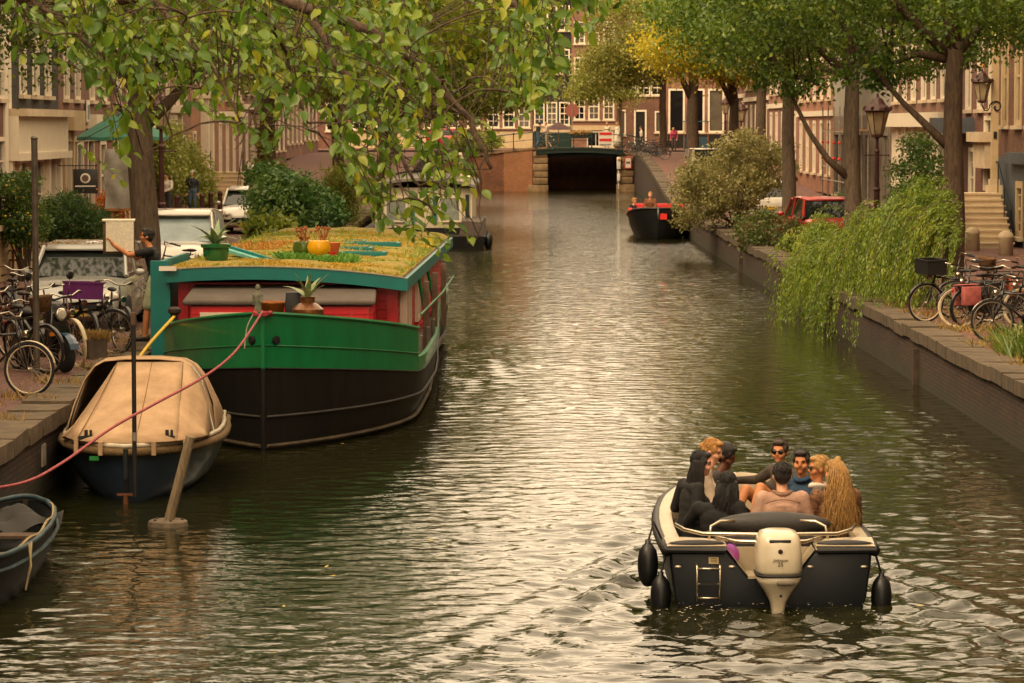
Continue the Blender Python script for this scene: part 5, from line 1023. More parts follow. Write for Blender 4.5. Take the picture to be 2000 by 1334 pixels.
tb = thing('tender', 'black open boat with red cushions moored at the right quay', 'boat', (5.65, 118.6, 0), R(-3))
bk = M('tender_black', '17181a', .35, var=.2, scale=2, coat=.2); redc = M('red_cushion', 'c22a28', .75, var=.15)
def tbr(y): return max(.04, 1.22 * (1 - max(0, 1 - y / 2.2) ** 2.1) ** .6)
def tbz(y): return 1.2 - .36 * smoothstep(0, 3.2, y)
YT = [0, .05, .15, .35, .7, 1.1, 1.6, 2.2, 3, 4, 5, 6, 6.6]
mb = MB(); skin(mb, [[(s * tbr(y) * k, y + (1 - k) * .35, tbz(y) * q) for s, k, q in ((-1, 1, 1), (-1, .94, .55), (-1, .8, .1), (-1, .5, -.3), (0, 0, -.4), (1, .5, -.3), (1, .8, .1), (1, .94, .55), (1, 1, 1))] for y in YT]); mb.build('hull', bk, tb, smooth=True)
MB().tube([(0, .0, 1.24), (0, .02, .7), (0, .2, .1), (0, .36, -.4)], .06, 8).build('stem', bk, tb, smooth=True)
MB().tube([(-tbr(y), y, tbz(y)) for y in YT[::-1]] + [(tbr(y), y, tbz(y)) for y in YT[1:]], .045, 8).build('rub_rail', rub, tb, smooth=True)
MB().add([(s * (tbr(y) - .05), y, tbz(y) - .28) for y in YT[3:] for s in (-1, 1)], [(2 * i, 2 * i + 1, 2 * i + 3, 2 * i + 2) for i in range(len(YT) - 4)]).build('sole', deckm, tb)
for s in (-1, 1): MB().b2((s * .55, 1.6, .6), (s * 1.1, 5.5, 1.0)).build('cushion', redc, tb, bevel=.05); MB().b2((s * 1.02, 1.6, .9), (s * 1.2, 5.5, 1.16)).build('backrest', redc, tb, bevel=.05)
MB().b2((-1.0, 5.5, .6), (1.0, 6.0, 1.25)).build('stern_cushion', redc, tb, bevel=.05)
MB().b2((-.1, -.02, .78), (.18, -.0, 1.0)).build('red_sticker', sred, tb, loc=(.15, .03, 0)); MB().b2((-.6, .16, .6), (-.2, .19, .68)).build('lettering', M('dim_grey', '5a5a58', .6), tb, rot=(0, 0, -.45)); MB().b2((.5, .1, .72), (.8, .13, .78)).build('lettering', M('dim_grey', '5a5a58', .6), tb, rot=(0, 0, .35))
person('person in a brown jacket sitting upright in the black boat', (5.47, 121.6, .92), R(175), 'SIT', hair='honey', hairstyle='short', top='7d5234', skin='fair', vox=.02)
person('person in a dark navy coat at the left side of the black boat', (4.75, 121.5, .68), R(-120), 'SIT', dict(look=(0, 1, -.3)), hair='blonde', hairstyle='short', top='1c2230', skin='fair', vox=.02)
person('person in olive sitting low at the right side of the black boat', (6.55, 122, .66), R(120), 'SIT', dict(look=(0, 1, -.3)), hair='honey', hairstyle='loose', top='6a5a34', skin='fair', vox=.02)

# ================================================================== vehicles
tyre = M('tyre_rubber', '17161a', .85, var=.2); chrome = M('chrome', 'b8b0a4', .15, 1, var=.05); autoglass = M('car_glass', '2a302e', .04, var=.15, scale=1, col2='161a18'); lampglass = M('lamp_glass', 'cfc8b8', .08, var=.15, scale=30); taillamp = M('tail_lamp', 'a01616', .15)
def car(name, label, loc, rz, col, cat='car', W2=.88, L=4.1, roof=1.47, rear=False, van=False, glass=None):
    """local +y is the front"""
    root = thing(name, label, cat, loc, rz); pm = M('car_paint_' + col, col, .25, .2, var=.06, coat=.7); gl = glass or autoglass
    hl = L / 2
    st = [(-hl, .80, .42, .72), (-hl + .08, .86, .24, .9), (-hl + .5, .97, .2, .98), (-.6, 1.0, .18, .95), (.5, 1.0, .18, .93), (hl - .9, .98, .18, .9), (hl - .35, .93, .2, .8), (hl - .08, .84, .22, .66), (hl, .74, .3, .52)]
    if van: st = [(y, w, a, max(b, .95) if y < hl - .5 else b) for y, w, a, b in st]
    rings = []
    for y, w, a, b in st:
        w *= W2; rings.append([(-w * .93, y, a), (w * .93, y, a), (w, y, a + .18), (w, y, b - .14), (w * .92, y, b - .02), (w * .5, y, b + .025), (-w * .5, y, b + .025), (-w * .92, y, b - .02), (-w, y, b - .14), (-w, y, a + .18)])
    o = MB().loft(rings).build('body', pm, root, smooth=True); autosmooth(o, 45)
    # glasshouse
    g = [(-hl + .12, .55, .92, .92), (-hl + .42, .9, .88, roof - .06), (-.5, 1, .84, roof), (.2, 1, .84, roof - .02), (hl - 1.0, .95, .9, .93)] if not van else [(-hl + .04, .9, .9, .95), (-hl + .12, .9, .9, roof), (0, 1, .9, roof), (hl - 1.3, 1, .9, roof - .05), (hl - .75, .95, .95, .95)]
    rr_ = []
    for y, w, k, z in g:
        w_ = W2 * .93; rr_.append([(-w_, y, .9), (w_, y, .9), (w_ * (k if z > 1 else 1) * .96, y, z), (-w_ * (k if z > 1 else 1) * .96, y, z)])
    MB().loft(rr_).build('glasshouse', gl, root)
    ro = MB(); ro.loft([[(-W2 * .8, y, z - .03), (W2 * .8, y, z - .03), (W2 * .72, y, z + .022), (-W2 * .72, y, z + .022)] for y, z in ([(-hl + .38, roof - .05), (-.5, roof), (.28, roof - .02), (.5, roof - .1)] if not van else [(-hl + .06, roof), (0, roof), (hl - 1.25, roof - .04)])]); ro.build('roof', pm, root, smooth=True)
    for s in (-1, 1):
        a = g[-1]; b = g[-2]; MB().tube([(s * W2 * .9, a[0] + .02, .93), (s * W2 * .79, b[0] + .25 if not van else b[0], roof - .06)], .035, 6).build('pillar', pm, root)
        MB().tube([(s * W2 * .88, g[0][0] + .0, .93), (s * W2 * .78, g[1][0], roof - .06)], .05 if not van else .07, 6).build('pillar', pm, root); MB().tube([(s * W2 * .91, -.15, .9), (s * W2 * .79, -.2, roof - .03)], .03, 6).build('pillar', pm, root)
        m_ = MB(); m_.ell((s * (W2 + .1), hl - 1.35, .98), (.09, .06, .065), 10, 7); m_.build('wing_mirror', pm, root, smooth=True)
        hd = MB(); hd.ell((s * W2 * .66, hl - .14, .62), (.2, .12, .1), 14, 9); ho = hd.build('headlight', lampglass, root, smooth=True); MB().ell((s * W2 * .66, hl - .06, .62), (.07, .05, .07), 10, 7).build('bulb', chrome, ho)
        tl = MB(); tl.b2((s * W2 * .68, -hl - .01, .58), (s * W2 * .9, -hl + .15, .82 if not van else 1.1)); tl.build('taillight', taillamp, root, bevel=.03)
        for y in (-hl + .75, hl - .8):
            wo = thing_part('wheel', root, (s * (W2 - .1), y, .31)); MB().lathe([(.2, -.1), (.29, -.1), (.31, -.07), (.31, .07), (.29, .1), (.2, .1)], 20, axis='x').build('tyre', tyre, wo, smooth=True); MB().lathe([(.02, s * .085), (.12, s * .07), (.2, s * .09), (.2, s * .06), (.02, s * .05)], 16, axis='x').build('rim', chrome, wo)
    MB().b2((-.42, hl - .03, .42), (.42, hl + .012, .53)).build('grille', M('grille_black', '141414', .5), root); MB().b2((-.26, hl + .01, .3), (.26, hl + .035, .41)).build('number_plate', M('plate_yellow', 'c9a63a', .5), root); MB().b2((-.26, -hl - .03, .5), (.26, -hl - .005, .61)).build('number_plate', M('plate_yellow', 'c9a63a', .5), root)
    return root
def thing_part(name, parent, loc):
    o = bpy.data.objects.new(name, None); COL.objects.link(o); o.parent = parent; o.location = loc; return o
car('parked_car', 'silver car with leaf covered roof parked behind the bicycles on the left', (-7.4, 53.6, .9), R(180), '9a9a94', roof=1.47)
car('parked_car', 'pale grey car with silvered windscreen parked behind the man with the box', (-7.45, 69.5, .9), R(180), 'c2bcb0', roof=1.6, glass=M('silver_screen', '8a9a9c', .15, var=.2, scale=1.5))
car('parked_car', 'red car parked between the trees on the right bank', (8.75, 87.6, .9), R(4), 'b02a24', roof=1.48)
car('parked_car', 'white car behind the trunks on the right bank', (9.25, 112, zq(112)), R(0), 'd0cabd', roof=1.5)
car('delivery_van', 'white van parked on the ramp near the bridge on the right', (9.35, 150, zq(150)), R(3), 'b9b3a4', 'van', W2=.95, L=4.6, roof=2.0, van=True)
car('parked_car', 'bright red car standing left on the approach to the bridge', (-3.9, 216.5, 2.75), R(-96), 'c21f26', roof=1.4)
car('parked_car', 'white car half hidden by plants on the left bank', (-8.6, 101, .9), R(180), 'c9c4b8', roof=1.5)

# fallen leaves on the black car
tufts(350, (-8.0, -6.8), (52.6, 54.6), lambda x, y: .9 + 1.475 + 0 * x, .012, .03, leaf_mat('litter', [(0, '7a5a34'), (.5, '9a7a44'), (1, '5a4024')], .1, .8), None, 'fallen_leaves')

# ================================================================== bicycles
blk = M('bike_black', '161616', .35, var=.15); rimm = M('rim_alloy', 'a89e8e', .3, .8, var=.1); creamr = M('rim_cream', 'd2c2a0', .5, var=.15); wickm = M('wicker', '7a5836', .9, var=.35, scale=30, bump=1, bscale=50)
def circ(r, n=28, y=0, c=(0, 0)): return [(c[0] + r * math.cos(t), y, c[1] + r * math.sin(t)) for t in np.linspace(0, 2 * math.pi, n, endpoint=False)]
BM = {}
def bike_meshes():
    t = MB().tube(circ(.335), .021, 6, True).build('tyre', tyre, mesh_only=True); BM['tyre'] = t
    for k, m in (('rim', rimm), ('rimc', creamr)): BM[k] = MB().tube(circ(.312), .012, 5, True).build('rim', m, mesh_only=True)
    BM['tyrec'] = MB().tube(circ(.335), .022, 6, True).build('tyre', creamr, mesh_only=True)
    s = MB()
    for k in range(20):
        a = k * 2 * math.pi / 20; s.tube([(.02 * math.cos(a + 1.2), .02 * (-1) ** k, .02 * math.sin(a + 1.2)), (.31 * math.cos(a), 0, .31 * math.sin(a))], .0022, 3, cap=False)
    s.lathe([(.018, -.045), (.03, -.03), (.022, 0), (.03, .03), (.018, .045)], 10, axis='y'); BM['spokes'] = s.build('spokes', rimm, mesh_only=True)
    for k in BM.values():
        for p in k.polygons: p.use_smooth = True
bike_meshes()
def bicycle(label, loc, rz, frame='161616', lean=.1, steer=0, cream_=False, crate=None, basket=False, carrier=True, group='bicycles parked on the left quay', saddle='1a1614', step=False, guard=None, sc=1, bags=None):
    root = thing('bicycle', label, 'bicycle', loc, rz, group, sc); root.rotation_euler = Euler((lean, 0, rz), 'XYZ')
    fm_ = M('bike_paint_' + frame, frame, .3, var=.12, coat=.3); gm = guard or fm_
    f = MB(); bb_, seat, head, hd2, rax = Vector((-.05, 0, .29)), Vector((-.2, 0, .78)), Vector((.38, 0, .84)), Vector((.42, 0, .68)), Vector((-.55, 0, .34))
    f.tube([bb_, seat + Vector((-.03, 0, .1))], .017, 7); f.tube([bb_, hd2], .019, 7); f.tube([head, hd2], .022, 8)
    f.tube([seat - Vector((0, 0, .04)), head - Vector((0, 0, .04))], .017, 7) if not step else f.tube([bb_.lerp(seat, .35), Vector((.18, 0, .42)), hd2], .017, 7)
    for s in (-1, 1): f.tube([bb_ + Vector((0, s * .03, 0)), rax + Vector((0, s * .06, 0))], .011, 6); f.tube([seat - Vector((0, -s * .01, .08)), rax + Vector((0, s * .06, 0))], .009, 6)
    f.build('frame', fm_, root, smooth=True)
    st_ = thing_part('fork', root, hd2); st_.rotation_euler = (0, 0, steer); k = MB()
    ax = Vector((.56, 0, .34)) - hd2
    for s in (-1, 1): k.tube([(0, s * .03, 0), (.04, s * .05, -.12), (ax.x, s * .055, ax.z)], .011, 6)
    k.tube([(0, 0, 0), (-.07, 0, .32)], .015, 7); k.build('fork_blades', fm_, st_, smooth=True)
    h = MB(); h.tube([(-.3, -.3, .35), (-.18, -.29, .37), (-.07, -.2, .4), (-.045, -.08, .34), (-.045, .08, .34), (-.07, .2, .4), (-.18, .29, .37), (-.3, .3, .35)], .012, 7); h.build('handlebar', chrome, st_, smooth=True)
    for s in (-1, 1): MB().tube([(-.2, s * .29, .368), (-.33, s * .3, .345)], .018, 7).build('grip', blk, st_)
    l = MB(); l.lathe([(.02, -.05), (.045, -.02), (.05, .03), (.045, .035), (.01, .02)], 12, axis='x'); l.build('lamp', chrome, st_, loc=(.08, 0, .12), smooth=True)
    def wheel(par, p):
        w = thing_part('wheel', par, p); link('tyre', BM['tyrec' if cream_ == 2 else 'tyre'], w); link('rim', BM['rimc' if cream_ else 'rim'], w); link('spokes', BM['spokes'], w); return w
    wheel(root, rax); fw = wheel(root, Vector((.56, 0, .34)))
    if steer: fw.location = hd2 + Matrix.Rotation(steer, 3, 'Z') @ ax; fw.rotation_euler = (0, 0, steer)
    def mg(par, c, a0, a1, rot=0):
        m_ = MB(); rows = []
        for t in np.linspace(a0, a1, 14): rows.append([(c[0] + .368 * math.cos(t), c[1] - .028, c[2] + .368 * math.sin(t)), (c[0] + .378 * math.cos(t), c[1], c[2] + .378 * math.sin(t)), (c[0] + .368 * math.cos(t), c[1] + .028, c[2] + .368 * math.sin(t))])
        skin(m_, rows); m_.build('mudguard', gm, par, smooth=True)
    mg(root, rax, R(20), R(215)); mg(st_, ax, R(15), R(170))
    s = MB(); s.ell((-.235, 0, .92), (.13, .075, .035), 12, 7); s.ell((-.12, 0, .915), (.1, .03, .025), 10, 6); s.build('saddle', M('saddle_' + saddle, saddle, .5), root, smooth=True)
    c = MB(); c.lathe([(.02, -.045), (.09, -.045), (.09, -.035), (.02, -.035)], 18, axis='y', c=bb_); 
    for s, a in ((-1, .9), (1, .9 + math.pi)): e = bb_ + Vector((.165 * math.cos(a), s * .07, .165 * math.sin(a))); c.tube([bb_ + Vector((0, s * .06, 0)), e], .01, 6); c.box(e + Vector((0, s * .05, 0)), (.09, .08, .02))
    c.build('crank', blk, root); cc = MB(); cc.loft([[(x, -.065, .34 - w), (x, -.04, .34 - w), (x, -.04, .34 + w), (x, -.065, .34 + w)] for x, w in ((-.58, .05), (-.5, .06), (-.1, .1), (.06, .08))]); cc.build('chain_case', blk, root)
    if carrier:
        c = MB()
        for s in (-1, 1): c.tube([(-.22, s * .05, .73), (-.84, s * .06, .74)], .008, 5); c.tube([(-.78, s * .06, .735), (-.55, s * .07, .34)], .008, 5)
        for x in (-.3, -.5, -.7, -.84): c.tube([(x, -.055, .735), (x, .055, .735)], .007, 5)
        c.build('rear_carrier', blk, root); MB().ell((-.86, 0, .66), (.02, .03, .03), 8, 6).build('rear_light', taillamp, root)
    c = MB(); c.tube([(-.15, .05, .28), (-.25, .14, .02)], .009, 6); c.build('kickstand', blk, root)
    if crate is not None:
        c = MB(); x0, x1, y0, y1, z0, z1 = .28, .66, -.24, .24, .86, 1.1; x0 -= hd2.x; x1 -= hd2.x; z0 -= hd2.z; z1 -= hd2.z; tt = .012
        for a, b_ in (((x0, y0, z0), (x1, y0 + tt, z1)), ((x0, y1 - tt, z0), (x1, y1, z1)), ((x0, y0 + tt, z0), (x0 + tt, y1 - tt, z1)), ((x1 - tt, y0 + tt, z0), (x1, y1 - tt, z1)), ((x0 + tt, y0 + tt, z0), (x1 - tt, y1 - tt, z0 + tt)), ((x0 - .01, y0 - .01, z1), (x1 + .01, y0 + .02, z1 + .025)), ((x0 - .01, y1 - .02, z1), (x1 + .01, y1 + .01, z1 + .025)), ((x0 - .01, y0 + .02, z1), (x0 + .02, y1 - .02, z1 + .025)), ((x1 - .02, y0 + .02, z1), (x1 + .01, y1 - .02, z1 + .025))): c.b2(a, b_)
        co = c.build('crate', crate, st_)
    if basket: MB().lathe([(.001, 0), (.13, 0), (.17, .2), (.18, .22), (.165, .22), (.12, .02), (.001, .02)], 16, sq=(.8, 1.15)).build('basket', wickm, st_, loc=(.14, 0, .2), smooth=True)
    if bags:
        b_ = MB(); b_.box((-.58, -.15, .56), (.34, .13, .32), (.06, 0, 0), (1, .8)); b_.box((-.58, .15, .56), (.34, .13, .32), (-.06, 0, 0), (1, .8)); b_.b2((-.74, -.16, .745), (-.42, .16, .765)); b_.build('pannier', bags, root, bevel=.03)
    return root
purple = M('purple_plastic', '6a2a6e', .5, var=.15); blackp = M('black_plastic', '191919', .55, var=.15)
def gy(py): return (CAMZ - .905) * 6000 / (py - 245.0)   # distance of a point on the quay pavement
def bk_(label, px, py, ang, **k): p = W(px, py, z=.905); return bicycle(label, (p.x, p.y, .905), R(ang), **k)
bk_('black bicycle with cream rims at the left edge of the photo', -18, 770, -22, cream_=True, lean=-.06, steer=.12, guard=creamr)
bk_('bicycle with a pale mudguard and rim leaning behind the metal pole', 105, 712, -38, frame='5a2a22', cream_=2, steer=-.35, lean=.1, guard=creamr)
bk_('bicycle with a purple plastic crate on its handlebar', 132, 690, -58, crate=purple, steer=.2, lean=-.05)
bk_('black roadster with red handle grip behind the scooter', 70, 690, -48, frame='2a1a1a', lean=.08, carrier=True)
bk_('black bicycle seen from its side in the middle of the left row', 165, 690, -28, lean=.06, steer=.1)
bk_('black bicycle with wide tyres whose front wheel points at the camera', 215, 680, -70, frame='1c2022', lean=-.1, steer=.25)
bk_('dark bicycle with cream child seat cover at the back of the left row', 40, 655, -60, frame='20242a', lean=.05)
bk_('dark green bicycle squeezed between scooter and silver car', 20, 640, -75, frame='1c2a22', lean=-.08)
bk_('black bicycle with wicker basket beside the metal pole', 60, 725, -60, basket=True, lean=.1, steer=.4)
bk_('old brown bicycle with black saddle at the far left of the row', -25, 700, -35, frame='4a3424', lean=.08)
bk_('bicycle standing at the quay behind the man carrying the box', 340, 610, -10, frame='241f1c', lean=.05, group=None)
bk_('bicycle leaning before the pale grey car', 350, 575, 160, frame='22201e', lean=.1, steer=.3, group=None)
g2 = 'bicycles parked on the right quay'
bk_('bicycle with a big black crate at the left end of the right row', 1868, 628, 172, crate=blackp, lean=-.06, steer=.5, group=g2, cream_=True)
bk_('black bicycle with an orange net bag behind the crate bicycle', 1925, 622, 190, lean=.08, steer=-.2, group=g2, frame='3a2a20', bags=M('orange_net', 'b5552a', .8, var=.4, scale=30))
bk_('black bicycle with a salmon pink pannier in the right row', 1945, 640, 25, lean=-.08, group=g2, bags=M('salmon_bag', 'b5605a', .7, var=.25, scale=9), steer=.15)
bk_('bicycle with pale tyres next to the pink pannier', 1935, 640, 176, lean=.05, group=g2, cream_=2)
bk_('black bicycle with silver mudguards nearest to the water on the right', 2005, 668, 187, lean=.07, group=g2, steer=-.15, guard=chrome)
bk_('black bicycle with a wicker basket deep in the right row', 1975, 618, 195, lean=-.1, group=g2, basket=True, steer=.3)
bk_('grey bicycle with black grips deep in the right row', 1910, 605, 168, lean=.1, group=g2, frame='4a4a48')
bk_('black bicycle at the right edge of the photo', 2040, 650, 165, lean=-.05, group=g2, frame='202022')
bk_('red and white bicycle near the red car on the right bank', 1625, 470, 185, frame='8a1f22', lean=.06, group=None)
bk_('bicycle under the shrubs before the red car', 1440, 445, 170, frame='5a1f1c', lean=.06, group=None)
for i, (px, d, a) in enumerate(((1255, 196, 165), (1268, 192, 200), (1280, 188, 175), (1240, 199, 150), (1290, 200, 210))):
    x = (px - 1000) * d / 6000; bicycle(('black', 'dark blue', 'grey', 'dark green', 'black')[i] + ' bicycle, number %s from the left in the row beside the bridge ramp' % ('second', 'third', 'fourth', 'first', 'fifth')[i], (x, d, zq(d)), R(a), frame=('161616', '1a2230', '4a4a48', '1c2c24', '1f1c1a')[i], group='bicycles beside the bridge ramp')
for i, (x, y, a, c) in enumerate(((-4.7, 206.5, 30, '7a1a1a'), (-3.6, 206.3, 10, '2a2a2a'), (-2.4, 206.4, 0, '222a38'), (2.3, 206.8, 20, '202020'), (9.3, 208, 160, '5a2a1c'), (8.4, 206.2, 30, '1a1a1a'))):
    bicycle(('red', 'black', 'blue', 'dark', 'brown', 'jet black')[i] + ' bicycle on the bridge ' + ('at its left end', 'beside the red bicycle', 'under the leafy shrub', 'beside the couple', 'on the right bank end', 'right of the people in white')[i], (x, y, 2.62 if x < 5 else 2.5), R(a), frame=c, group='bicycles on the bridge')

# motor scooter
sc_ = thing('motor_scooter', 'black motor scooter with round mirrors and white wheel rim on the left quay', 'scooter', W(85, 722, z=.905), R(-52))
sb_ = M('scooter_black', '1a1a1c', .25, var=.1, coat=.6)
b = MB(); b.loft([[(x, -w, z0), (x, w, z0), (x, w * .85, z1), (x, -w * .85, z1)] for x, w, z0, z1 in ((-.85, .08, .5, .66), (-.7, .17, .3, .74), (-.3, .19, .22, .74), (-.1, .16, .2, .5))]); b.build('rear_body', sb_, sc_, bevel=.05)
b = MB(); b.b2((-.15, -.17, .2), (.35, .17, .27)); b.build('floorboard', sb_, sc_, bevel=.02); b = MB(); b.loft([[(.3, -.18, .25), (.42, -.18, .25), (.42, .18, .25), (.3, .18, .25)], [(.36, -.2, .6), (.5, -.17, .6), (.5, .17, .6), (.36, .2, .6)], [(.28, -.13, 1.0), (.4, -.1, 1.0), (.4, .1, 1.0), (.28, .13, 1.0)]]); b.build('leg_shield', sb_, sc_, bevel=.04)
MB().ell((-.45, 0, .8), (.36, .15, .07), 16, 8).build('seat', M('seat_black', '141212', .6), sc_, smooth=True)
MB().tube([(.22, -.34, 1.06), (.3, -.15, 1.05), (.34, 0, 1.02), (.3, .15, 1.05), (.22, .34, 1.06)], .02, 8).build('handlebar', sb_, sc_)
hd_ = MB(); hd_.lathe([(.02, -.06), (.08, -.03), (.095, .03), (.09, .045), (.01, .04)], 16, axis='x'); ho = hd_.build('headlight', chrome, sc_, loc=(.5, 0, .82), smooth=True); MB().lathe([(.001, .046), (.075, .046), (.06, .06), (.001, .066)], 16, axis='x').build('lens', lampglass, ho)
for s in (-1, 1):
    m_ = MB(); m_.tube([(.24, s * .28, 1.06), (.2, s * .33, 1.3)], .008, 6); m_.ell((.19, s * .34, 1.36), (.02, .065, .065), 12, 8); m_.build('mirror', sb_, sc_, smooth=True)
MB().tube([(.36, 0, .6), (.62, 0, .24)], .03, 8).build('fork', sb_, sc_); MB().loft([[(.62 + .3 * math.cos(t), -.07, .25 + .3 * math.sin(t)), (.62 + .3 * math.cos(t), .07, .25 + .3 * math.sin(t)), (.62 + .32 * math.cos(t), 0, .25 + .32 * math.sin(t))] for t in np.linspace(.3, 2.6, 9)]).build('front_mudguard', M('scooter_blue', '2a4a6a', .3, coat=.4), sc_)
for x in (-.58, .62):
    wo = thing_part('wheel', sc_, (x, 0, .235)); MB().lathe([(.13, -.055), (.2, -.06), (.235, -.03), (.235, .03), (.2, .06), (.13, .055)], 20, axis='y').build('tyre', tyre, wo, smooth=True); MB().lathe([(.05, -.058), (.15, -.05), (.15, -.04), (.04, -.04), (.04, .04), (.15, .04), (.15, .05), (.05, .058)], 18, axis='y').build('rim', creamr, wo)
MB().b2((.52, -.2, .52), (.56, -.13, .57)).build('indicator', M('amber', 'd8862a', .3), sc_)
# ================================================================== people on the banks and on the bridge
mp = W(303, 668, z=.93)
person('person in black T-shirt and pale green shorts lifting a box on the quay', (mp.x, mp.y, .93), R(88), 'STAND', dict(pelvis=(0, -.03, .95), chest=(0, .03, 1.29), neck=(0, .07, 1.47), head=(0, .12, 1.61), sl=(-.18, .04, 1.4), sr=(.18, .04, 1.4), el=(-.2, .36, 1.34), er=(.2, .3, 1.28), wl=(-.2, .6, 1.5), wr=(.19, .56, 1.47), kl=(-.1, .1, .5), kr=(.1, -.04, .5), al=(-.1, .14, .1), ar=(.1, -.3, .12), look=(-.1, 1, .1)),
       skin='tan', hair='dark', hairstyle='short', top='1c1c1e', bottom='a5ab8c', sleeves='short', legs='shorts', vox=.012, scale=1.05, grip=((0, .5, .8), (0, .5, .8)))
bp_ = W(232, 462, y=mp.y)
o = thing('carried_box', 'cream fronted brown wooden box held up by the man on the quay', 'box', bp_, R(6))
MB().b2((-.25, -.16, -.27), (.25, .3, .27)).build('case', M('box_brown', '5a4432', .7, var=.2), o, bevel=.01); MB().b2((-.2, -.185, -.23), (.24, -.161, .25)).build('front_panel', M('box_cream', 'e4dac4', .8, var=.15, scale=40), o); MB().b2((-.26, -.19, .25), (.26, .3, .275)).build('lid', M('box_cream', 'e4dac4', .8, var=.15, scale=40), o)
wp = W(376, 421, z=.905)
person('person in white cap, dark jacket and jeans walking towards the viewer', (wp.x, wp.y, .905), R(180), 'STAND', dict(kl=(-.1, .1, .5), al=(-.1, .1, .1), ar=(.1, -.2, .14), look=(.5, 1, 0)), hat='e0d8c8', top='33363c', bottom='4f6470', hair='brown', vox=.02, scale=1.02)
person('person in a white shirt standing by the iron railing on the left bank', (-12.9, 115, .905), R(160), 'STAND', dict(look=(.4, 1, -.2), el=(-.22, .1, 1.14), wl=(-.05, .25, 1.05)), top='ddd4c4', bottom='3a3a40', hair='brown', vox=.02)
def onb(label, x, y, rz, **k): return person(label, (x, y, 2.9 if x < 7.6 else 2.62), R(rz), 'STAND', vox=.022, **k)
onb('person in dark jacket and blue jeans leaning together on the bridge', 1.75, 206, -70, pose=dict(chest=(0, .06, 1.29), head=(0, .14, 1.6), neck=(0, .1, 1.46), ar=(.1, -.22, .1)), top='1f2226', bottom='44607a', hair='dark')
onb('person in pale blouse and beige trousers on the bridge beside the dark jacket', 2.35, 206, 70, pose=dict(chest=(0, .04, 1.29), head=(0, .1, 1.6), ar=(.1, -.25, .1), wl=(-.1, .3, 1.2)), top='d0bfae', bottom='b29a7c', hair='honey', female=True)
def robe(root, col, h=1.25, r=.3): MB().lathe([(r, .08), (r * .9, .5), (r * .62, h * .8), (r * .5, h)], 16, sq=(1, .75)).build('robe', fabric(col), root, smooth=True)
robe(onb('person with fair hair in a cream robe behind the red striped board', 6.35, 206, 175, top='d8ccb4', bottom='d8ccb4', hair='blonde', female=True), 'd8ccb4')
robe(onb('person with auburn hair in a white robe right of the striped board', 7.05, 206.1, 120, top='e2d9c6', bottom='e2d9c6', hair='honey', hairstyle='loose', female=True), 'e2d9c6', 1.28, .34)
onb('person in a white T-shirt cycling past behind the bridge', 8.85, 210.5, 90, top='e2dccd', bottom='3a3c40', hair='brown', sleeves='short')
onb('person in a pink top crouching by the stalls right of the bridge', 11.0, 209, 160, top='c94a6a', bottom='5a4a4a', hair='honey', female=True, pose=dict(chest=(0, .1, 1.25), head=(0, .2, 1.52), neck=(0, .17, 1.4)))
onb('person in a yellow and green shirt right of the bridge', 10.35, 210.5, 190, top='a8a03a', bottom='3a3a3c', hair='dark')

# ================================================================== street furniture
lampred = M('lamp_post_red', '401e19', .5, .2, var=.2); lglass = M('lantern_glass', 'a89878', .12, var=.2, scale=4); gold = M('gilt', 'b07a2c', .35, .7)
def lantern(parent, z, s=1.0, loc=(0, 0)):
    x, y = loc
    MB().lathe([(.03 * s, 0), (.13 * s, .05 * s), (.15 * s, .08 * s), (.28 * s, .62 * s), (.28 * s, .64 * s), (.02 * s, .64 * s)], 6, c=(x, y, z)).build('lantern_glass', lglass, parent)
    f = MB()
    for k in range(6):
        a = k * math.pi / 3; f.tube([(x + .14 * s * math.cos(a), y + .14 * s * math.sin(a), z + .06 * s), (x + .285 * s * math.cos(a), y + .285 * s * math.sin(a), z + .64 * s)], .013 * s, 5)
    f.lathe([(.02 * s, -.04 * s), (.15 * s, 0), (.15 * s, .05 * s), (.13 * s, .05 * s)], 6, c=(x, y, z)); f.build('lantern_frame', lampred, parent)
    c = MB(); c.lathe([(.3 * s, .62 * s), (.36 * s, .66 * s), (.33 * s, .72 * s), (.2 * s, .82 * s), (.12 * s, .95 * s), (.04 * s, 1.0 * s), (.03 * s, 1.08 * s), (.001, 1.1 * s)], 12, c=(x, y, z))
    for k in range(6): a = k * math.pi / 3; c.ell((x + .33 * s * math.cos(a), y + .33 * s * math.sin(a), z + .72 * s), (.045 * s, .045 * s, .06 * s), 7, 5)
    c.build('lantern_crown', lampred, parent)
def lamp_post(label, loc, h=3.2, s=1.0, board_=False):
    root = thing('street_lamp', label, 'street lamp', loc)
    MB().lathe([(.2, 0), (.2, .08), (.14, .12), (.13, .7), (.16, .74), (.16, .8), (.1, .86), (.085, 1.6), (.1, 1.63), (.1, 1.68), (.07, 1.72), (.055, h - .45), (.075, h - .42), (.075, h - .38), (.045, h - .33), (.04, h)], 10).build('post', lampred, root)
    b = MB(); b.tube([(-.32, 0, h - .5), (.32, 0, h - .5)], .02, 6); b.ell((-.33, 0, h - .5), (.03, .03, .03), 6, 5); b.ell((.33, 0, h - .5), (.03, .03, .03), 6, 5); b.build('ladder_bar', lampred, root)
    lantern(root, h + .02, s)
    if board_:
        o = MB(); o.b2((-.3, .09, 1.75), (.3, .12, 2.75)); bo = o.build('sign_back', M('sign_back_grey', 'b7ab98', .5, var=.1), root, bevel=.02); MB().b2((-.3, .06, 2.6), (.3, .085, 2.64)).build('bracket', steel, bo); MB().b2((-.3, .06, 1.84), (.3, .085, 1.88)).build('bracket', steel, bo); MB().lathe([(.03, -.005), (.06, -.005), (.06, .005), (.03, .005)], 14, axis='y', c=(-.2, .08, 1.95)).build('emblem', sblack, bo)
    return root
lamp_post('red brown street lamp carrying two white boards on the left bank', (-8.8, 107, .9), 3.35, .85, True)
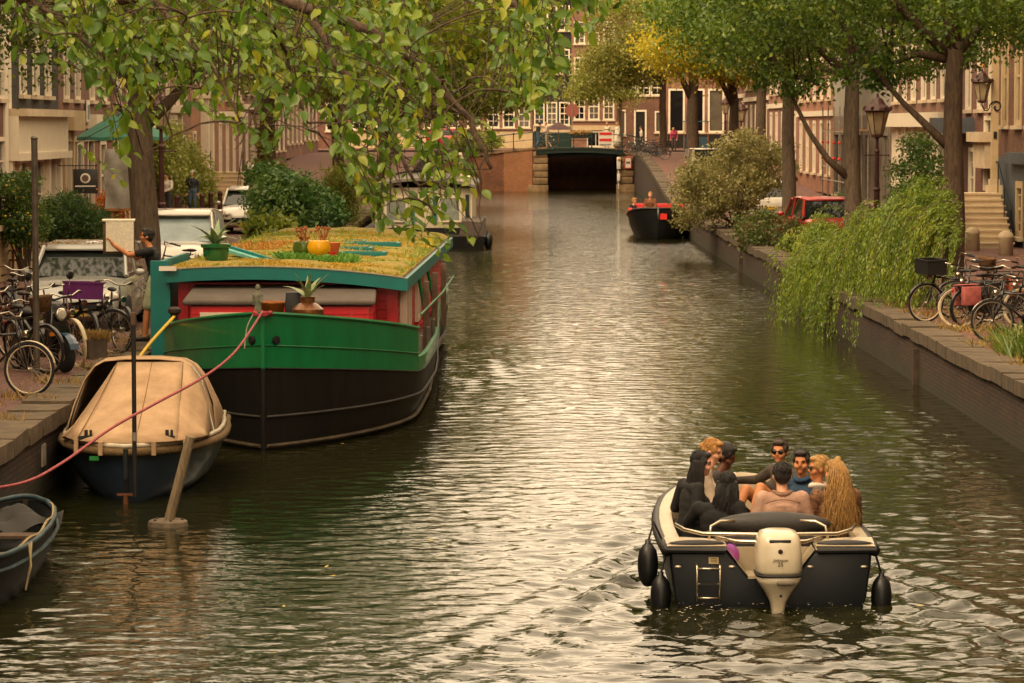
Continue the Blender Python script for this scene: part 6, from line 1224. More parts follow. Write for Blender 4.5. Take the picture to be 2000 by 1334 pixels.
lamp_post('dark red street lamp with a big glass lantern on the right bank', (10.5, 88.5, .9), 3.15, 1.15)
lamp_post('slender street lamp beside the large left tree', (-8.15, 71.5, .9), 3.4, .8)
lamp_post('far street lamp before the brick houses right of the bridge', (11.4, 153, zq(153)), 3.2, .9)
lamp_post('street lamp by the yellow tree near the bridge', (12.2, 176, zq(176)), 3.0, .9)
# cream post with a hanging lantern by the right steps
o = thing('lantern_column', 'cream post with curled iron bracket and hanging lantern by the stone steps', 'lantern', (14.2, 90.6, 2.42))
MB().b2((-.1, -.1, .25), (.1, .1, 4.6)).build('column', cream, o); MB().b2((-.22, -.22, 0), (.22, .22, .22)).build('plinth', stone, o); MB().b2((-.15, -.15, .221), (.15, .15, .4)).build('base', stone, o)
sp_ = [(-.4, -.13, 2.62), (-.38, -.13, 2.52), (-.32, -.13, 2.42), (-.24, -.13, 2.42), (-.17, -.13, 2.5)] + [(.02 + (.2 - .013 * k) * math.cos(2.9 - k * .55), -.13, 2.52 + (.2 - .013 * k) * math.sin(2.9 - k * .55)) for k in range(14)]
MB().tube(sp_, .022, 6).build('bracket', M('iron', '1b1d1d', .45, .6), o); lantern(o, 2.66, .9, (-.4, -.13)); MB().lathe([(.03, 0), (.05, .03), (.015, .16), (.001, .2)], 8, c=(-.4, -.13, 3.66)).build('gilt_finial', gold, o)
MB().b2((-.05, -.125, 1.6), (.05, -.102, 1.8)).build('house_number', darkwood, o)
stoop('stone steps with iron handrail climbing beside the grey plinth on the right', (13.55, 87.6, .9), 0, 9, 1.5, .17, .28)
stoop('stone steps with green railing leading to the cream house on the left', (-12.55, 133, .92), 0, 8, 1.5, .18, .28)
so_ = thing('entrance_platform', 'white rendered entrance platform with black iron railing and flowers at the left edge', 'steps', (-12.35, 67, .9))
MB().b2((-1.1, 0, 0), (.9, 6.5, 1.15)).build('plinth', cream, so_); MB().b2((-1.15, -.05, 1.15), (.98, 6.55, 1.27)).build('slab', stone, so_)
for k in range(8): MB().b2((.84, .1 + k * .9, 1.27), (.9, .16 + k * .9, 2.4)).build('railing_post', M('iron', '1b1d1d', .45, .6), so_)
for z in (2.38, 1.85, 1.4): MB().b2((.85, .1, z), (.89, 6.45, z + .035)).build('rail', M('iron', '1b1d1d', .45, .6), so_)
for i, y in enumerate((1.0, 3.0, 5.0)): MB().b2((.62, y, 1.9), (.84, y + .9, 2.12)).build('flower_box', M('box_dark', '2a241f', .8), so_)
# stone bollards on the right, red iron bollards on the left
for lab, x, y in (('left of the two stone bollards before the right steps', 12.9, 86), ('right of the two stone bollards before the right steps', 13.35, 83)):
    o = thing('stone_bollard', lab, 'bollard', (x, y, .9), 0, 'stone bollards'); MB().lathe([(.2, 0), (.19, .45), (.21, .47), (.21, .52), (.17, .6), (.08, .66), (.001, .67)], 16).build('post', stone, o, smooth=True)
for i, (px, py) in enumerate(((346, 436), (412, 427), (430, 424), (452, 418), (470, 411), (395, 432))):
    p = W(px, py, z=.905); o = thing('iron_bollard', ('leftmost red brown bollard behind the left tree', 'second red brown bollard, right of the walking person', 'third red brown bollard before the stone steps', 'fourth red brown bollard before the stone steps', 'fifth and rightmost red brown bollard before the stone steps', 'red brown bollard beside the legs of the walking person')[i], 'bollard', p, 0, 'red brown bollards on the left bank')
    MB().lathe([(.15, 0), (.14, .12), (.1, .16), (.085, .85), (.1, .88), (.1, .93), (.06, 1.0), (.001, 1.01)], 10).build('post', lampred, o)
pp = W(72, 735, z=.905); o = thing('steel_pole', 'tall bare metal pole standing among the bicycles on the left', 'pole', pp); MB().tube([(0, 0, 0), (0, 0, 3.3)], .045, 10).build('shaft', M('pole_steel', '6a6258', .5, .4, var=.25), o); MB().lathe([(.045, 0), (.055, .02), (.03, .05), (.001, .06)], 10, c=(0, 0, 3.3)).build('cap', M('pole_steel', '6a6258', .5, .4), o)
pp = W(490, 438, y=98); o = thing('parking_post', 'thin steel post with a small white box before the street lamp', 'post', (pp.x, 98, .9)); MB().tube([(0, 0, 0), (0, 0, 2.0)], .04, 8).build('shaft', M('post_pale', '9c9484', .4, .4), o); MB().b2((-.1, -.08, 2.0), (.1, .08, 2.25)).build('head', swhite, o, bevel=.02); MB().b2((-.08, -.09, 1.9), (.08, .06, 1.99)).build('red_band', sred, o)
o = thing('notice_board', 'dark green utility cabinet behind the red street lamp', 'cabinet', (-8.3, 103, .9)); MB().b2((-.38, 0, .1), (.38, .4, 1.25)).build('cabinet', dkgreen, o, bevel=.02); MB().b2((-.42, -.04, 1.25), (.42, .44, 1.31)).build('top', dkgreen, o)
o = thing('banner', 'narrow purple banner beside the dark green cabinet', 'banner', (-7.62, 102.5, .9)); MB().b2((-.13, -.01, .2), (.13, .01, 1.3)).build('cloth', M('banner_purple', '4a4070', .7, var=.1), o); MB().tube([(.14, 0, 0), (.14, 0, 1.4)], .015, 6).build('staff', steel, o)
for k in range(3): MB().b2((-.07, -.016, .5 + k * .22), (.07, -.011, .6 + k * .22)).build('print', swhite, o)
wood = M('pale_wood', 'a8703c', .75, var=.2, scale=4, stretch=(1, 6, 6)); teak = M('teak', '8a5c34', .7, var=.25, scale=5)
o = thing('slatted_bench', 'pale wooden slatted bench beside the plants on the left bank', 'bench', (-6.75, 91, .9), R(8))
for k in range(5): MB().b2((-.45, .3, .45 + k * .13), (.45, .34, .54 + k * .13)).build('slat', wood, o)
for k in range(4): MB().b2((-.45, -.2 + k * .12, .42), (.45, -.11 + k * .12, .45)).build('slat', wood, o)
for x in (-.42, .38): MB().b2((x, .26, 0), (x + .05, .3, 1.1)).build('leg', wood, o); MB().b2((x, -.2, 0), (x + .05, -.15, .42)).build('leg', wood, o)
cp = W(42, 545, z=.905); o = thing('teak_chair', 'brown teak armchair standing on the left bank', 'chair', cp, R(205))
MB().b2((-.26, -.25, .42), (.26, .25, .46)).build('seat', teak, o)
for x in (-.28, .24):
    MB().b2((x, -.27, 0), (x + .045, -.22, .94)).build('leg', teak, o); MB().b2((x, .22, 0), (x + .045, .27, .66)).build('leg', teak, o); MB().b2((x - .01, -.22, .64), (x + .055, .3, .675)).build('armrest', teak, o)
for k in range(7): MB().b2((-.22 + k * .065, -.265, .5), (-.18 + k * .065, -.24, .9)).build('slat', teak, o)
MB().b2((-.28, -.275, .9), (.285, -.225, .97)).build('top_rail', teak, o)
tp = W(108, 520, z=.905); o = thing('side_table', 'small grey round metal table beside the oleander', 'table', tp); MB().lathe([(.001, .68), (.36, .68), (.38, .7), (.36, .73), (.001, .73)], 20).build('top', M('zinc_top', '6e6a62', .4, .5), o); MB().tube([(0, 0, 0), (0, 0, .68)], .03, 8).build('stem', M('iron', '1b1d1d', .45, .6), o); MB().lathe([(.22, 0), (.22, .02), (.04, .05)], 14).build('foot', M('iron', '1b1d1d', .45, .6), o)
# hanging sign with a round emblem
o = thing('hanging_sign', 'dark hanging sign with a white round emblem beside the house door', 'sign', (-12.55, 90.5, 2.4)); MB().b2((-.36, -.03, 0), (.36, .03, .72)).build('board', M('sign_slate', '2a2826', .5), o, bevel=.02)
MB().lathe([(.001, -.04), (.14, -.04), (.15, -.032), (.001, -.032)], 22, axis='y', c=(0, 0, .45)).build('emblem', swhite, o); MB().lathe([(.085, -.05), (.1, -.05), (.1, -.041), (.085, -.041)], 20, axis='y', c=(0, 0, .45)).build('emblem_ring', M('emblem_brown', '6a5444', .6), o); MB().b2((-.3, -.04, .2), (.3, -.031, .235)).build('print', swhite, o); MB().tube([(-.8, 0, .82), (.36, 0, .82)], .015, 6).build('bracket', M('iron', '1b1d1d', .45, .6), o)
for x in (-.3, .3): MB().tube([(x, 0, .7), (x, 0, .82)], .008, 5).build('link', M('iron', '1b1d1d', .45, .6), o)
# small picture panel on the brick facade
o = thing('wall_panel', 'small pale picture panel on the reddish brick facade', 'panel', (-13.44, 97.5, 4.5)); MB().b2((0, -.3, 0), (.04, .3, .7)).build('frame', swhite, o); MB().b2((.041, -.2, .1), (.05, .2, .55)).build('picture', M('panel_teal', '5f8a86', .6, var=.3), o)
# parasol and the covered board below it
o = thing('parasol', 'green parasol open beside the large left tree', 'parasol', (-9.35, 74, .9)); MB().tube([(0, 0, 0), (0, 0, 3.85)], .03, 8).build('pole', M('pole_wood', '6a5034', .6), o)
rings = [[(r * math.cos(t) * (1 if k % 2 == 0 else .985), r * math.sin(t) * (1 if k % 2 == 0 else .985), z - (0 if k % 2 == 0 else .025 * r)) for k, t in enumerate(np.linspace(0, 2 * math.pi, 16, endpoint=False))] for r, z in ((1.12, 3.16), (1.1, 3.24), (.6, 3.55), (.14, 3.79), (.02, 3.83))]
MB().loft(rings, cap=False).build('canopy', M('parasol_green', '2a6350', .8, var=.12), o); MB().lathe([(.16, 3.78), (.2, 3.76), (.1, 3.87), (.02, 3.9)], 12).build('vent_cap', M('parasol_green', '2a6350', .8), o)
for k in range(8): a = k * math.pi / 4; MB().tube([(0, 0, 3.75), (1.08 * math.cos(a), 1.08 * math.sin(a), 3.2)], .01, 4).build('rib', M('rib_grey', '8a8478', .5), o)
o = thing('covered_easel', 'grey cloth covered board on two wooden legs beside the trunk', 'easel', (-9.2, 72.2, .9), R(8))
gx, gz = np.meshgrid(np.linspace(-.36, .36, 14), np.linspace(1.55, 2.95, 20)); gyy = -.06 + .03 * np.sin(gx * 14 + gz * 3) + .02 * np.sin(gz * 9 + gx * 7); gx2 = gx * (1 + .05 * np.sin(gz * 6))
Vf = np.stack([gx2, gyy, gz], -1).reshape(-1, 3); Vb = np.stack([gx2 * 1.02, -gyy + .12, gz], -1).reshape(-1, 3); i = (np.arange(19)[:, None] * 14 + np.arange(13)[None, :]).ravel(); F = np.stack([i, i + 1, i + 15, i + 14], 1)
npmesh('cover', np.concatenate([Vf, Vb]), np.concatenate([F, F[:, ::-1] + len(Vf)]), M('grey_cloth', '9a958a', .85, var=.15), o, True)
for x in (-.2, .18): MB().box((x * 1.2, .03, .8), (.06, .05, 1.6), (0, .08 * (1 if x < 0 else -1), 0)).build('leg', wood, o)
MB().b2((-.34, -.05, 1.5), (.34, .14, 1.56)).build('ledge', wood, o)
# planter on the quay
pp = W(188, 700, z=.905); o = thing('planter_box', 'small weathered planter box on the quay by the bicycles', 'planter', pp, R(20))
for a, b in (((-.14, -.14, 0), (.14, -.12, .3)), ((-.14, .12, 0), (.14, .14, .3)), ((-.14, -.12, 0), (-.12, .12, .3)), ((.12, -.12, 0), (.14, .12, .3))): MB().b2(a, b).build('board', M('planter_wood', '54463a', .8, var=.25), o)
MB().b2((-.12, -.12, .1), (.12, .12, .26)).build('soil', soil, o)
# scaffold before the sheeted house
o = thing('scaffold', 'steel scaffold with red fittings before the sheeted house on the right', 'scaffold', (13.1, 121, .95)); sct = M('scaffold_tube', 'a89c88', .4, .6, var=.2)
for y in (0, 2.2, 4.4, 6.6, 8.8):
    for x in (0, .9): MB().tube([(x, y, 0), (x, y, 4.2)], .03, 6).build('upright', sct, o)
    MB().ell((0, y, 2.1), (.07, .07, .07), 8, 6).build('fitting', sred, o); MB().ell((0, y, 2.75), (.06, .06, .06), 8, 6).build('fitting', sred, o)
for z in (1.2, 1.75, 3.2): MB().tube([(0, -.3, z), (0, 9.1, z)], .025, 6).build('ledger', sct, o)
for k in range(3): MB().b2((.05 + k * .28, -.2, 3.24), (.3 + k * .28, 9.0, 3.28)).build('plank', wood, o)
# round traffic sign seen from behind on the bridge, flower box on the railing
o = thing('traffic_sign', 'round traffic sign seen from behind on the bridge', 'sign', (4.05, 207.5, 2.85)); MB().tube([(0, 0, 0), (0, 0, 3.1)], .03, 8).build('post', M('post_pale', '9c9484', .4, .4), o); MB().lathe([(.001, -.01), (.44, -.01), (.46, 0), (.44, .01), (.001, .01)], 26, axis='y', c=(0, 0, 2.55)).build('disc', M('sign_back_pink', 'c0a692', .5, var=.1), o); MB().lathe([(.4, -.014), (.46, -.014), (.46, -.011), (.4, -.011)], 26, axis='y', c=(0, 0, 2.55)).build('rim', M('rim_red', 'a05a4c', .5), o)
fb = thing('flower_box', 'planter of orange and pale flowers on the bridge railing', 'planter', (4.55, 204.6, 3.75)); MB().b2((-.75, -.16, -.2), (.75, .12, .1)).build('trough', dkgreen, fb)
# terrace clutter behind the bridge: parasol, stall, awning
o = thing('cafe_parasol', 'dark red and grey cafe parasol behind the bridge railing', 'parasol', (3.2, 212, 2.75)); MB().tube([(0, 0, 0), (0, 0, 1.9)], .03, 6).build('pole', steel, o); MB().lathe([(1.0, 1.35), (.5, 1.65), (.02, 1.9)], 8).build('canopy', M('parasol_dark', '4a2a2c', .8, var=.3, scale=2), o)
o = thing('market_stall', 'low blue and white stall right of the bridge', 'stall', (12.6, 211, 2.65)); MB().b2((-.8, 0, 0), (.8, .8, .95)).build('counter', M('stall_blue', '3a5a6a', .6, var=.2), o); MB().b2((-.9, -.3, 2.0), (.9, 1.0, 2.06)).build('awning', M('stall_teal', '2f5f6a', .7), o)
for x in (-.85, .8): MB().b2((x, -.2, 0), (x + .05, -.15, 2.0)).build('post', wood, o)
# ================================================================== vegetation
bark = M('bark', '5d4a38', .9, var=.3, scale=6, bump=1.0, bscale=14, stretch=(3, 3, .7), col2='33281f'); bark2 = M('bark_grey', '6a5a48', .9, var=.3, scale=6, bump=1.0, bscale=16, stretch=(3, 3, .6), col2='3f352b')
def frames(n):
    d = RNG.normal(size=(n, 3)); d /= np.linalg.norm(d, axis=1)[:, None]; e = RNG.normal(size=(n, 3)); e -= (e * d).sum(1)[:, None] * d; e /= np.linalg.norm(e, axis=1)[:, None]; return d, e
def leafquads(P, L, wd, droop=.5, fold=.18, along=None):
    n = len(P); d, e = frames(n)
    if along is not None: d = along + .55 * d
    d[:, 2] -= droop; d /= np.linalg.norm(d, axis=1)[:, None]; e -= (e * d).sum(1)[:, None] * d; e /= np.linalg.norm(e, axis=1)[:, None]; f = np.cross(d, e)
    Ls = (L * RNG.uniform(.65, 1.25, n))[:, None]; w = Ls * wd
    V = np.stack([P, P + d * Ls * .45 + e * w * .5 + f * w * fold, P + d * Ls, P + d * Ls * .45 - e * w * .5 + f * w * fold], 1).reshape(-1, 3)
    return V, np.arange(4 * n).reshape(n, 4)
def cloudpts(blobs, dens=1.0, mul=1.0):
    """leaf positions: clumps spread through ellipsoids, thicker towards the outside"""
    out = []; cc = []
    for c, r, ncl, per, spread in blobs:
        per = int(per * mul)
        n = max(1, int(ncl * dens)); d, _ = frames(n); rad = RNG.uniform(.25, 1, n)[:, None] ** .5; C = np.array(c) + d * rad * np.array(r); cc.append(C)
        s = spread * RNG.uniform(.6, 1.3, n); out.append((C[:, None, :] + RNG.normal(size=(n, per, 3)) * s[:, None, None] * np.array([1, 1, .6])).reshape(-1, 3))
    return np.concatenate(out), np.concatenate(cc)
def tree(name, label, base, blobs, lm, trunk_r=.25, fork=4.2, L=.17, wd=.62, lean=(0, 0), bm=None, extra=(), cat='tree', dens=1.0, droop=.5, nlimb=6, group=None):
    root = thing(name, label, cat, base, 0, group); B = Vector(base)
    top = Vector((lean[0], lean[1], fork)); t = MB()
    pts = [Vector((0, 0, -.1)), Vector((0, 0, .25)), top * .3 + Vector((.04, .02, 0)), top * .65 - Vector((.03, 0, 0)), top]
    t.tube(pts, [trunk_r * 1.45, trunk_r * 1.1, trunk_r, trunk_r * .92, trunk_r * .8], 12); t.tube([top - Vector((0, 0, .15)), top + Vector((random.uniform(-.2, .2), random.uniform(-.2, .2), .7)), top.lerp(Vector(blobs[0][0]) - B, .6), Vector(blobs[0][0]) - B], [trunk_r * .82, trunk_r * .62, trunk_r * .4, .03], 10); t.build('trunk', bm or bark, root, smooth=True)
    P, C = cloudpts(blobs, dens, 1.65); C = C - np.array(B); cs = [Vector(C[i]) for i in RNG.choice(len(C), min(len(C), nlimb * 7), replace=False)]
    mains = [Vector(b[0]) - B for b in blobs]
    l = MB()
    for m in mains:
        st_ = top - Vector((0, 0, random.uniform(0, .6))); md = st_.lerp(m, .5) + Vector((0, 0, .15 * (m - st_).length)); l.tube([st_, md, m], [trunk_r * .6, trunk_r * .36, trunk_r * .1], 7)
        near = sorted(cs, key=lambda q: (q - m).length)[:nlimb]
        for q in near: a = md.lerp(m, random.uniform(.2, 1)); l.tube([a, a.lerp(q, .5) + Vector((0, 0, .2)), q], [trunk_r * .16, trunk_r * .1, .01], 5)
    for pl, r0, r1 in extra: k = len(pl); l.tube([Vector(q) - B for q in pl], [r0 + (r1 - r0) * i / (k - 1) for i in range(k)], 8)
    l.build('limbs', bm or bark, root, smooth=True)
    V, F = leafquads(P - np.array(B), L * .72, wd, droop); tag(npmesh('crown', V, F, lm, root), kind='stuff')
    return root
G_dark = leaf_mat('leaves_dark', [(0, '33491a'), (.4, '4e6a20'), (.75, '70862a'), (1, '989c36')], .42); G_mid = leaf_mat('leaves_mid', [(0, '485c1e'), (.4, '6a7828'), (.8, '909236'), (1, 'b4a23c')], .45)
G_olive = leaf_mat('leaves_olive', [(0, '5a6228'), (.5, '7a7c32'), (.85, '9a923c'), (1, 'b09a40')], .45); G_yel = leaf_mat('leaves_yellow', [(0, '8a9030'), (.4, 'b4aa2e'), (.8, 'd0b832'), (1, 'a0a030')], .45); G_light = leaf_mat('leaves_light', [(0, '6f7f34'), (.5, '8d9440'), (1, 'a8a34c')])
# left bank
tree('elm_tree', 'large elm with a stout trunk beside the pale grey car on the left', (-6.97, 58.5, .88), [((-7.2, 58, 8.0), (3.2, 3.2, 2.2), 200, 70, .4), ((-3.9, 59.5, 7.4), (2.6, 3, 1.8), 190, 70, .4), ((-9.5, 60, 7.2), (2.2, 3, 1.8), 70, 60, .4), ((-6.6, 58, 5.8), (1.3, .8, .6), 30, 60, .25)], G_dark, .27, 4.4, .15, lean=(-.1, 0),
     extra=[([(-6.9, 58.4, 4.45), (-6.5, 58.4, 4.85), (-6.05, 58.3, 5.3), (-5.6, 58.3, 6.2), (-4.6, 59, 7.6)], .12, .06), ([(-7.0, 58.5, 4.8), (-7.1, 58.3, 6), (-7.2, 58, 8)], .2, .08)], bm=bark2, nlimb=5)
tree('elm_tree', 'elm outside the left edge whose bright crown reaches over the green houseboat', (-9.2, 38.5, .88), [((-2.5, 40, 6.35), (2.6, 2.2, 1.15), 130, 55, .2), ((-5.6, 39.5, 7.2), (2.6, 2.4, 1.2), 70, 45, .22), ((-.9, 41, 5.7), (1.2, 1.6, .6), 40, 55, .17), ((-9, 38, 8.2), (3, 3, 1.8), 90, 40, .4)], leaf_mat('leaves_fresh', [(0, '5a7420'), (.4, '7d902a'), (.8, 'a0a234'), (1, 'c0b03c')], .5), .26, 4.6, .14, nlimb=4)
tree('elm_tree', 'elm with a creeper covered trunk behind the left street lamp', (-7.35, 92, .88), [((-5.5, 92, 9), (4.6, 4.5, 3), 240, 60, .5), ((-3.4, 94, 6.6), (2.9, 3, 1.7), 220, 70, .45), ((-8.0, 91, 6.9), (2.5, 3, 1.7), 100, 60, .45)], G_mid, .26, 5.0, .19, lean=(.1, 0), nlimb=4)
tree('elm_tree', 'third elm along the left bank above the white houseboat', (-6.9, 122, .88), [((-4.3, 122, 9.5), (5, 5, 3.4), 230, 60, .6), ((-2.6, 121, 6.6), (3.0, 3.5, 1.8), 240, 70, .5), ((-6.4, 121, 6.6), (2.4, 3, 1.6), 100, 60, .5)], G_mid, .25, 5.0, .22, nlimb=4)
tree('elm_tree', 'fourth elm with a dark leaning trunk on the left bank', (-6.7, 152, 1.05), [((-4, 152, 10), (5.4, 5, 4), 240, 60, .7), ((-1.2, 150, 7.2), (3.1, 3.5, 2.2), 260, 70, .55), ((-4.6, 151, 6.4), (2.4, 3, 1.6), 120, 60, .5)], G_light, .27, 4.8, .26, lean=(.7, 0), nlimb=4)
tree('elm_tree', 'farthest elm on the left bank close to the bridge', (-7.2, 186, 2.0), [((-4.5, 186, 10), (5, 5, 4.2), 220, 60, .7), ((-2.4, 184, 7.6), (2.8, 3.0, 2.0), 90, 60, .6)], G_mid, .25, 4.8, .28, nlimb=4)
tree('elm_tree', 'elm on the left bank behind the viewer', (-8.2, 0, .88), [((-6.5, 0, 8.5), (4.6, 4.6, 2.6), 150, 30, .6)], G_dark, .27, 5, .3, nlimb=3)
tree('elm_tree', 'elm on the right bank beside the viewer', (9.2, 22, .88), [((8.2, 22, 8.8), (4.4, 4.6, 2.6), 150, 30, .6)], G_dark, .27, 5, .3, nlimb=3)
tree('elm_tree', 'elm on the right bank just outside the right edge of the view', (9.2, 42, .88), [((8.6, 42, 8.8), (3.8, 4.2, 2.4), 150, 40, .5)], G_dark, .27, 5, .2, nlimb=3)
tree('elm_tree', 'elm on the right bank behind the viewer', (9.2, -4, .88), [((8, -4, 8.8), (4.6, 4.6, 2.6), 150, 30, .6)], G_dark, .27, 5, .3, nlimb=3)
# right bank
tree('elm_tree', 'nearest elm trunk on the right bank behind the bicycles', (8.9, 62, .88), [((8.8, 62, 8.1), (3.4, 3.5, 2.2), 190, 60, .32), ((6.0, 62.5, 7.5), (2, 2.6, 1.3), 80, 60, .34), ((10.9, 64, 6.9), (2.2, 3, 1.0), 85, 60, .34), ((7.4, 62.4, 5.5), (.8, .8, .4), 14, 50, .18)], G_dark, .21, 5.2, .16, bm=bark, extra=[([(8.85, 62, 3.9), (8.4, 62, 4.35), (7.9, 62.2, 4.85), (7.0, 62.4, 5.9), (6.2, 62.6, 7.2)], .1, .015)], nlimb=5)
tree('elm_tree', 'second elm on the right bank beside the red car', (8.95, 81, .88), [((8.6, 81, 8.9), (3.8, 4, 2.6), 190, 60, .36), ((5.9, 81, 7.4), (2.2, 3, 1.4), 90, 60, .36), ((10.6, 82, 6.6), (2.2, 2.6, .8), 55, 60, .32), ((7.4, 80.6, 5.6), (1.0, 1, .5), 16, 50, .22)], G_dark, .225, 5.0, .18, bm=bark2, extra=[([(8.9, 81, 3.0), (8.3, 80.8, 3.5), (7.8, 80.7, 4.2), (7.2, 80.6, 5.4), (6.3, 80.6, 7.4)], .12, .015)], nlimb=5)
tree('elm_tree', 'third elm on the right bank beside the pale shrub', (8.85, 98.5, .88), [((9.0, 98, 9.2), (3.6, 4.2, 2.6), 175, 60, .4), ((6.4, 97, 8.4), (1.9, 3, 1.2), 70, 60, .38), ((9.2, 98, 6.6), (1.6, 2, .6), 22, 50, .3)], G_dark, .22, 5.0, .2, bm=bark2, nlimb=5)
tree('elm_tree', 'fourth elm on the right bank behind the pale shrub', (10.2, 126, .9), [((10.8, 126, 9.6), (3.0, 4, 2.4), 140, 60, .5), ((9.6, 126, 7.2), (1.4, 2, .7), 26, 50, .4)], G_mid, .24, 5.0, .23, nlimb=4)
tree('elm_tree', 'yellow leaved elm on the right bank', (9.6, 133, .95), [((7.6, 132, 7.9), (2.0, 2.6, 1.35), 130, 60, .4), ((9.6, 133, 7.2), (1.5, 2.4, 1.0), 70, 60, .4), ((8.5, 133, 9.6), (2.2, 2.4, .9), 40, 60, .4)], G_yel, .24, 4.6, .22, nlimb=5)
tree('elm_tree', 'thick trunked elm by the white van near the bridge', (10.9, 186, 2.1), [((10.6, 186, 11), (4.2, 4.5, 3.0), 110, 60, .5), ((8.6, 185, 9.4), (2.2, 3, 1.5), 40, 60, .42)], G_olive, .38, 4.2, .28, nlimb=4)
tree('elm_tree', 'slim elm with olive crown next to the bridge pier', (9.75, 199, 2.35), [((7.9, 199, 10.2), (3.2, 4, 3.3), 120, 60, .55), ((6.3, 198, 8.4), (1.8, 3, 1.6), 55, 60, .5)], G_olive, .24, 5.0, .28, nlimb=4)
tree('street_tree', 'thin young tree with light crown behind the bridge', (7.9, 224, 2.68), [((7.3, 224, 8.2), (2.6, 2, 2.2), 110, 40, .6), ((5.4, 224, 7.0), (1.5, 1.5, .9), 40, 40, .5)], G_light, .16, 4.0, .28, nlimb=4)
def bush(name, label, base, blobs, lm, L=.1, wd=.5, cat='shrub', stem=.03, droop=.2, ns=7, dens=1.0, flowers=None):
    root = thing(name, label, cat, base); B = np.array(base); P, C = cloudpts(blobs, dens); s = MB()
    for i in RNG.choice(len(C), min(len(C), ns * 2), replace=False):
        q = Vector(C[i] - B); s.tube([(random.uniform(-.12, .12), random.uniform(-.12, .12), 0), q * .5 + Vector((0, 0, .1)), q], [stem, stem * .7, stem * .25], 5)
    s.build('stems', bark, root); V, F = leafquads(P - B, L, wd, droop); tag(npmesh('foliage', V, F, lm, root), kind='stuff')
    if flowers:
        fm_, fn, fs = flowers; k = RNG.choice(len(P), fn); f = MB()
        for i in k: f.ell(P[i] - B, (fs, fs, fs * .7), 6, 4)
        tag(f.build('blossoms', fm_, root), kind='stuff')
    return root
G_grey = leaf_mat('leaves_grey', [(0, '6a6a3c'), (.4, '86824c'), (.8, 'a0965c'), (1, '55602e')]); G_ole = leaf_mat('leaves_oleander', [(0, '2c4a22'), (.5, '44662c'), (1, '6a7f38')]); G_orange = leaf_mat('leaves_orange', [(0, 'a85a1e'), (.5, 'c9752a'), (1, 'd8923c')]); G_ivy = leaf_mat('leaves_ivy', [(0, '33501e'), (.5, '4d6a26'), (1, '728034')])
bush('smoke_bush', 'broad pale grey green shrub hanging over the right quay', (7.6, 105, .88), [((7.3, 105, 2.4), (1.6, 2.4, 1.1), 120, 60, .2), ((6.4, 104, 1.8), (1.1, 2, .9), 70, 60, .18), ((8.4, 106, 2.8), (1.2, 2, 1.0), 60, 60, .2), ((6.1, 103, 2.8), (.5, .9, .35), 14, 50, .14), ((8.0, 104.5, 3.8), (.8, 1, .45), 24, 50, .16), ((9.3, 105, 3.3), (.6, 1, .5), 16, 50, .15), ((7.2, 104.5, 3.6), (.4, .6, .4), 10, 45, .12)], G_grey, .13, .5)
bush('mixed_shrub', 'dark tangled shrub with reddish leaves below the pale shrub', (7.6, 90, .88), [((7.3, 90, 1.35), (.7, 2.2, .55), 90, 50, .18), ((7.9, 86, 1.25), (.6, 1.5, .5), 50, 50, .16)], leaf_mat('leaves_mixed', [(0, '3a4a22'), (.5, '5a6a2c'), (.82, '6a3a2c'), (1, '8a7a3a')]), .11, .55)
bush('climbing_shrub', 'tall dark climbing shrub against the white ground floor on the right', (13.3, 99, .9), [((13.1, 99, 2.6), (.8, 1.6, 1.6), 110, 50, .22), ((12.6, 97, 1.7), (.8, 1.2, .9), 60, 50, .2)], G_ivy, .12, .6)
bush('box_ball', 'round clipped box plant in a tub before the white ground floor', (11.9, 108, .9), [((11.9, 108, 1.75), (.42, .42, .42), 60, 30, .1)], G_ivy, .07, .6)
bush('oleander', 'dense dark green oleander on the left bank', (-10.75, 75, .9), [((-10.85, 75, 2.0), (.75, .9, .75), 150, 50, .13), ((-10.2, 75.5, 1.7), (.55, .7, .7), 80, 50, .12)], G_ole, .14, .22, droop=-.1)
bush('orange_shrub', 'orange leaved shrub beside the oleander', (-10.0, 77, .9), [((-10.05, 77, 2.25), (.3, .4, .55), 60, 45, .1)], G_orange, .09, .5)
bush('flowering_shrub', 'yellow flowering shrub before the entrance platform at the left edge', (-11.0, 69.2, .9), [((-11.05, 69.2, 2.3), (.55, .7, .6), 90, 45, .12), ((-11.1, 69, 3.1), (.5, .8, .25), 40, 30, .1)], G_ivy, .1, .5, flowers=(M('blossom_yellow', 'd8b82a', .6), 70, .035))
bush('wall_creeper', 'creeper climbing the facade behind the walking person', (-13.0, 117, .9), [((-13.1, 117, 3.2), (.5, 2.2, 1.5), 110, 45, .25), ((-12.7, 121, 2.6), (.5, 1.6, 1.3), 60, 45, .22), ((-12.6, 125, 1.7), (.5, 1.2, .8), 50, 45, .2)], G_light, .16, .6)
bush('trunk_ivy', 'ivy wrapped around the trunk behind the left street lamp', (-7.35, 91.8, .9), [((-7.35, 91.8, 2.6), (.32, .32, 1.9), 60, 40, .12)], G_olive, .12, .7)
bush('quay_shrub', 'large leafy shrub on the left quay behind the planted roof', (-6.2, 84, .9), [((-6.2, 84, 2.3), (.85, 1.6, .95), 120, 50, .2), ((-5.6, 86, 2.0), (.8, 1.4, .7), 80, 50, .18), ((-6.9, 88, 2.4), (.7, 1.5, .9), 60, 50, .2)], G_ole, .15, .55)
bush('potted_fig', 'bright green broad leaved plant on the left quay by the bench', (-6.35, 80, .9), [((-6.3, 80, 1.65), (.6, .6, .45), 60, 40, .15)], G_mid, .17, .6)
bush('reed_plant', 'tall pale grassy plant behind the planted roof', (-5.4, 96, .9), [((-5.3, 96, 2.2), (.5, .6, .9), 90, 40, .16)], G_light, .3, .12, droop=-.4)
